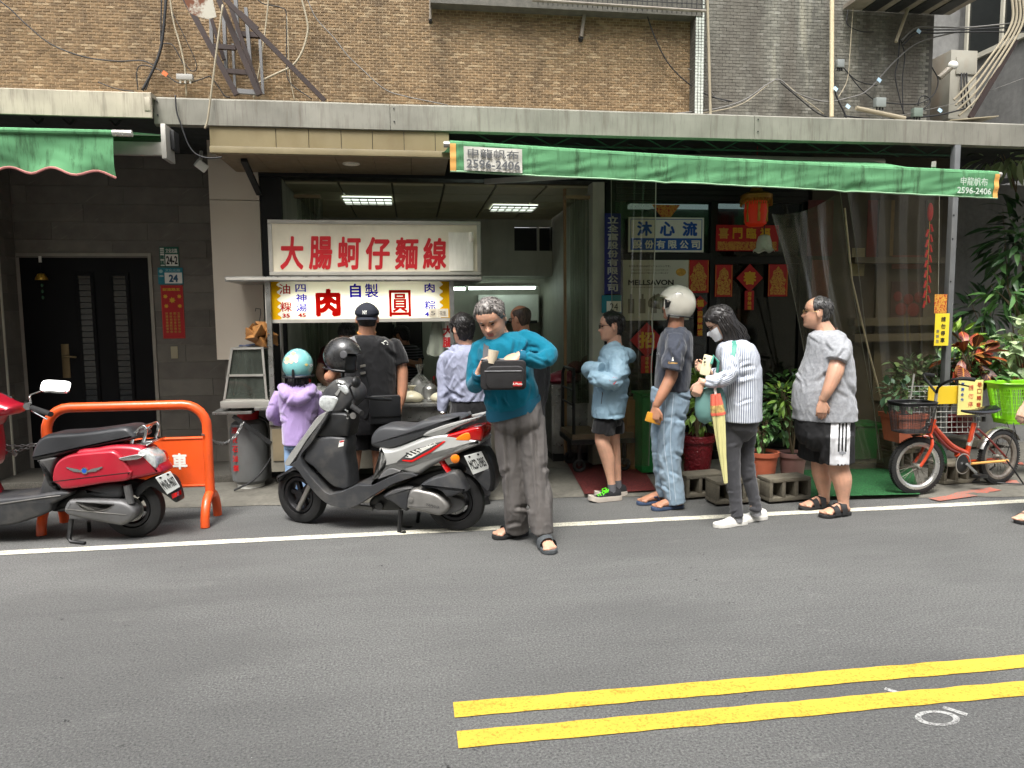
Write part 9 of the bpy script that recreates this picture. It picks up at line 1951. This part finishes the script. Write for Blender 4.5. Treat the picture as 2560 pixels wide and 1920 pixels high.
e,x0,x1,z0,z1=plate('notice_board',2396,951,2453,1036,RY-.05,mat('pale_yellow_board',(222,212,130),.5,var=.06),'pale yellow hand-lettered board about turning at the lane','board',.008);vtext(e,'巷口轉彎',x1-.04,z1-.01,z0+.06,RY-.0585,mat('red_marker',(170,60,40),.6),bold=.0,h=.045);vtext(e,'請勿停',(x0+x1)/2,z1-.03,z0+.06,RY-.0585,M_CORAL,bold=0,h=.05);vtext(e,'謝謝合作',x0+.04,z1-.01,z0+.12,RY-.0585,M_SBLUE,bold=0,h=.03)
a,c=PY(2395,1042,6.05),PY(2436,1085,6.05);tag(MB().box(a.x,c.x,6.03,6.25,c.z,a.z).build('red_crate',M_DRED,bevel=.006),'dark red box under the pale yellow board','box')
tag(MB().tube([PY(2285,935,5.9),PY(2272,1025,5.85)],.009,8).build('metal_rod',M_ALU),'thin grey rod standing in the bicycle basket','rod')
M_LIMEB=mat('lime_plastic',(120,186,26),.4,var=.04);GBY=5.62;a,c=PY(2456,962,GBY+.28),PY(2690,1065,GBY+.28);a.z,c.z=PY(2500,962,GBY).z,PY(2500,1065,GBY).z;e=empty('plastic_basket',(a.x+.25,GBY,c.z),'lime green slotted plastic basket behind the bicycle saddle','basket');bx_=(a.x+c.x)/2;hw_=(c.x-a.x)/2
def rg(u,g=0.0):k=.84+.16*u;z=c.z+(a.z-c.z)*u;return[(bx_+(hw_*k+g)*math.copysign(abs(math.cos(t))**.5,math.cos(t)),GBY+.16+(.16*k+g)*math.copysign(abs(math.sin(t))**.5,math.sin(t)),z)for t in np.linspace(0,2*math.pi,96,endpoint=False)]
for u0,u1 in((0,.12),(.86,1.0)):MB().loft([rg(u0),rg(u1),rg(u1,-.004),rg(u0,-.004)],False,0,True).build('band',M_LIMEB,e)
A_,B_=rg(.1),rg(.88);b=MB()
for k in range(96):b.bar(A_[k],B_[k],.0075,.004)
for u in(.3,.5,.7):b.tube(rg(u),.003,4,closed=True)
b.build('slat_wall',M_LIMEB,e);MB().tube(rg(1.0,.008),.009,6,closed=True).build('rim',M_LIMEB,e);MB().loft([rg(0),rg(.03)]).build('floor',M_LIMEB,e)
# clutter on the upper wall
def cable(pts,Y,r,m_,lab,name='cable',k=8):
 P=[PY(x,y,Y+(d[0]if d else 0))for x,y,*d in pts];return tag(MB().tube([tuple(q)for q in crom(P,k)],r,6).build(name,m_,angle=180),lab,'cable' if name=='cable' else name.split('_')[-1])
M_CBK=mat('black_cable',(26,26,27),.6);M_CCR=mat('cream_cable',(150,140,118),.6,var=.1);M_CGR=mat('grey_cable',(108,106,102),.6)
CB=[([(-20,-10),(20,18),(70,65),(130,112),(210,142),(290,153),(355,152),(388,166)],.006,M_CBK,'long black cable sagging across the brick wall from the left edge'),([(416,-10),(410,60),(402,120),(384,172),(356,226)],.013,M_CBK,'thick black cable bundle dropping left of the ladder'),([(404,-10),(402,100),(404,112),(380,180),(364,226)],.006,M_CBK,'thin black cable beside the thick bundle'),([(424,-10),(434,55),(452,120),(463,178),(466,240)],.008,M_CCR,'cream cable hanging between bundle and ladder'),([(425,20),(470,110),(492,165),(480,178),(462,160)],.004,M_CBK,'thin black loop over the cable box'),([(345,225),(342,180),(356,163),(400,176),(440,205),(470,208),(525,190)],.005,M_CBK,'black cable arch beside the grey splitter'),([(405,108),(430,112),(448,140),(460,165),(466,190)],.005,M_CBK,'short black cable arch by the bundle'),([(245,205),(275,217),(305,225),(335,228)],.005,M_CBK,'loose black cable end above the left fascia'),([(525,190),(545,215),(562,240),(575,243)],.006,M_CBK,'black cable falling behind the canopy near the ladder foot'),([(672,-10),(665,60),(655,130),(642,210)],.007,M_CCR,'straight cream cable right of the ladder'),([(752,-10),(766,45),(769,80),(755,130),(730,165),(690,185),(645,210),(634,246)],.010,M_CCR,'cream hose curving back to the ladder foot'),([(765,-10),(790,45),(835,95),(870,140),(910,178),(960,222),(1010,240),(1120,263)],.005,M_CGR,'thin grey cable running down the brick wall to the canopy'),([(645,0),(660,10),(705,20),(716,40),(716,150),(724,205),(780,248)],.005,M_CBK,'thin dark cable with a bend above the brown strut'),([(717,40),(722,150),(726,200),(736,250)],.004,M_CCR,'thin pale cable beside the bent dark one'),([(1608,0),(1618,40),(1640,100),(1672,160),(1720,208),(1775,240),(1830,254)],.006,M_CBK,'black cable curving off the brick field to the grey tiles'),([(1720,172),(1745,180),(1770,215),(1790,245),(1815,254)],.004,M_CGR,'thin grey wire looping round the mosaic corner'),([(1690,284),(1790,272),(1860,250),(1920,210),(1950,200),(1990,232),(2060,254),(2120,245),(2170,225),(2240,150),(2300,105),(2400,78)],.007,M_CGR,'long grey cable waving across the grey tiles'),([(1740,286),(1850,262),(1930,205),(1955,203),(2000,240),(2060,285)],.005,M_CCR,'pale wire following the long grey cable'),([(1950,205),(1985,235),(2040,280),(2075,295)],.006,M_CBK,'black cable dropping to the canopy beside the beige pipe'),([(2085,170),(2088,230),(2110,280),(2118,300)],.009,M_CBK,'black cable under the tap box on the beige pipe'),([(2105,165),(2140,200),(2185,213),(2195,212)],.005,M_CBK,'short black cable right of the tap box'),([(2108,168),(2150,220),(2185,250)],.005,M_CBK,'black cable from tap box to grey junction box'),([(2135,0),(2130,60),(2125,130),(2118,200),(2095,245)],.005,M_CCR,'pale frayed wire beside the beige pipe'),([(2120,25),(2118,60),(2150,78),(2185,80)],.005,M_CBK,'short black cable stub on the stained tiles'),([(2250,90),(2245,150),(2238,190),(2250,250),(2262,290)],.006,M_CBK,'black cable hanging below the beige strut'),([(2252,100),(2262,140),(2256,200),(2258,285)],.005,M_CBK,'second black cable hanging below the beige strut'),([(2200,255),(2250,260),(2300,258),(2335,235),(2345,200),(2330,168)],.006,M_CBK,'black cable looping up at the tiled corner'),([(2295,265),(2300,245),(2315,240),(2325,255),(2300,280)],.006,M_CBK,'small black cable loop by the grey box'),([(2110,290),(2200,298),(2330,290),(2420,270)],.009,M_CBK,'black cable lying along the canopy top')]
for pts,r_,m_,lab in CB:cable(pts,6.93,r_,m_,lab)
for k,(dy,lab)in enumerate(((0,'uppermost of three service cables leaving to the right edge'),(7,'middle of three service cables leaving to the right edge'),(15,'lowest of three service cables leaving to the right edge'))):cable([(2255,100+dy),(2290,70+dy),(2340,68+dy),(2430,68+dy*.8),(2600,50+dy*2)],6.88,.007,(M_CGR,M_CBK,M_CBK)[k],lab)
cable([(557,12),(545,100),(527,240),(519,300),(512,322)],6.06,.008,M_CCR,'cream rope hanging in front of the canopy edge','hanging_rope');cable([(438,238),(442,280),(452,310),(470,360),(490,385),(520,395),(555,393)],6.07,.006,M_CBK,'black cable hanging off the canopy to the security camera');cable([(2560,195),(2480,225),(2400,255),(2200,300)],6.9,.003,M_CGR,'thin straight wire at the right edge')
for(x0,y0,x1,y1,r_,m_,lab)in((1768,-20,1776,288,.014,M_CCR,'thin cream conduit on the grey tiles near the corner'),(2080,-20,2079,292,.021,mat('beige_pvc',(196,182,150),.5,var=.08,stain=((140,120,90),.3,5,(1,1,.3))),'thick beige pipe down the grey tiles'),(2285,-20,2240,105,.016,M_CCR,'slanting beige strut tube at the top right'),(2140,270,2262,296,.022,M_CCR,'beige pipe lying on the canopy')):
 tag(MB().tube([PY(x0,y0,6.9),PY(x1,y1,6.9)],r_,10).build('conduit',m_),lab,'conduit')
for x,y,w_,h_,lab,c_ in((2099,160,.075,.08,'grey cable tap box on the beige pipe',(120,124,122)),(2199,257,.11,.095,'square grey junction box on the grey tiles',(128,134,130)),(2292,282,.1,.09,'tilted grey-green junction box near the corner',(104,116,106)),(463,194,.14,.05,'grey cable splitter with white plugs',(150,148,142))):
 q=PY(x,y,6.9);e=empty('junction_box',q,lab,'box');m_=mat('box_%d'%c_[1],c_,.5);MB().box(q.x-w_/2,q.x+w_/2,6.87,6.93,q.z-h_/2,q.z+h_/2).build('case',m_,e,bevel=.008)
 for k in range(3):MB().tube([(q.x-w_*.3+k*w_*.3,6.895,q.z-h_/2),(q.x-w_*.3+k*w_*.3,6.895,q.z-h_/2-.025)],.009,8).build('plug',M_WHITE if y==194 else M_CBK,e)
for x,y,lab in((2297,78,'pale blue cable tag on the service cables'),(2089,222,'pale blue cable tag on the beige pipe'),(2120,266,'blue and white cable tag above the canopy'),(2198,200,'white cable tag on the crossing wires'),(2350,276,'blue and orange cable tag near the corner'),(412,184,'orange cable tag left of the splitter')):q=PY(x,y,6.86);tag(MB().obox(q,(.045,.004,.035),Matrix.Rotation(R(35),3,'Y')).build('cable_tag',mat('tag_orange',(206,100,50),.5)if x==412 else mat('tag_blue',(176,204,222),.5)),lab,'tag')
M_LAD=mat('brown_primer_steel',(46,35,32),.6,.2,var=.2,stain=((60,40,32),.5,8,(1,1,1)));M_LADG=mat('grey_angle_steel',(110,110,110),.55,.4,var=.15)
e=empty('ladder',PY(620,235,6.75),'rusty brown steel ladder frame above the canopy','ladder')
for(x0,y0,x1,y1,Y0,w_,nm,m_)in((448,-30,592,238,6.62,.03,'stringer',M_LAD),(535,-30,648,238,6.62,.03,'stringer',M_LAD),(560,-30,652,236,6.85,.022,'rear_stringer',M_LAD),(528,45,560,150,6.85,.018,'rear_stringer',M_LAD),(527,20,530,115,6.9,.022,'upright',M_LADG),(559,20,566,185,6.9,.022,'upright',M_LADG),(588,-30,596,110,6.9,.024,'upright',M_LADG),(615,20,626,160,6.9,.022,'upright',M_LADG),(582,110,588,225,6.92,.016,'upright',M_LADG),(650,100,658,236,6.92,.018,'upright',M_LADG),(533,116,590,120,6.63,.026,'rung',M_LAD),(568,178,620,182,6.63,.026,'rung',M_LAD),(594,228,648,232,6.63,.026,'rung',M_LADG),(598,86,648,88,6.92,.03,'rear_rung',M_LAD),(545,-20,812,252,6.5,.026,'diagonal_brace',M_LAD),(600,30,645,72,6.5,.018,'brace_stub',M_LAD)):
 MB().bar(PY(x0,y0,Y0),PY(x1,y1,Y0),w_*1.3,w_*1.5).build(nm,m_,e)
t=NT('rust_holed_sheet');pp=t.pos();n=t.noise(pp,6,5,.7);t.col(t.mix(t.ramp(n,[(.45,0),(.55,1)]),lin((168,164,150)),lin((96,52,24))));t.rough(.8)
q4=[PY(x,y,6.6)for x,y in((452,-20),(528,-20),(541,42),(520,48),(490,40),(474,32))];MB().add([tuple(q)for q in q4]+[tuple(q+Vector((0,.004,0)))for q in q4],[(0,1,2,3,4,5),(11,10,9,8,7,6)]+[(i,6+i,6+(i+1)%6,(i+1)%6)for i in range(6)]).build('rusted_sheet',t.mat,e)
a,c=PY(2370,128,7.4),PY(2428,302,7.4);e=empty('condenser_unit',(a.x,7.4,c.z),'tall stained white condenser unit in the alley corner','air conditioner');M_ACW=mat('stained_white',(150,147,135),.5,var=.08,stain=((140,100,64),.4,5,(1,1,.4)));MB().box(a.x,c.x,7.35,7.75,c.z,a.z).build('casing',M_ACW,e,bevel=.01);MB().box(a.x+.06,c.x-.03,7.335,7.349,a.z-.26,a.z-.08).build('service_panel',M_ACW,e,bevel=.004)
for k in range(3):MB().tube([tuple(q)for q in crom([(a.x+.12+k*.03,7.33,a.z-.25),(a.x+.1+k*.04,7.3,a.z-.45),(a.x+.16+k*.05,7.33,a.z-.62)],5)],.008,6).build('hose',M_CBK,e)
q=PY(2383,163,7.2);e=empty('street_lamp_head',q,'round white lamp head beside the condenser','lamp');MB().ell(q,(.06,.03,.045)).build('head',M_WHITE,e);MB().tube([q,q+Vector((-.12,.05,-.12))],.03,8).build('arm',M_ACW,e)
for k in range(4):tag(MB().tube([tuple(qq)for qq in crom([PY(2530+k*9,-10,6.8),PY(2528+k*9,62,6.8),PY(2470+k*7,150+k*8,6.85),PY(2430+k*4,200+k*16,6.9),PY(2385+k*4,250+k*13,6.95)],6)],.012,8).build('conduit',M_CCR),('outermost of four bent beige conduits at the right corner','second of four bent beige conduits at the right corner','third of four bent beige conduits at the right corner','innermost of four bent beige conduits at the right corner')[k],'conduit','bent beige conduits')
tag(MB().bar(PY(2540,100,6.85),PY(2425,295,6.85),.03,.05).build('steel_strut',M_LAD),'brown slotted steel strut below the beige conduits','strut')
e=empty('window_hood',PY(2240,0,6.8),'rusty metal window hood cut off at the top','hood');a,c=PY(2145,12,6.75),PY(2420,22,6.75);MB().box(a.x,c.x,6.5,7.0,a.z+.06,a.z+.1).build('hood_plate',M_PIPEG,e)
for k in range(4):MB().box(a.x+.2+k*.25,a.x+.35+k*.25,6.52,6.98,a.z+.048,a.z+.059).build('slat',M_DARK,e)
e=empty('canopy_scrap',PY(2420,310,6.5),'cream board scrap lying on the canopy end','board');q=PY(2390,303,6.2);MB().obox(q+Vector((.15,.1,.02)),(.5,.3,.008),Matrix.Rotation(R(-6),3,'Y')).build('board',M_CCR,e)
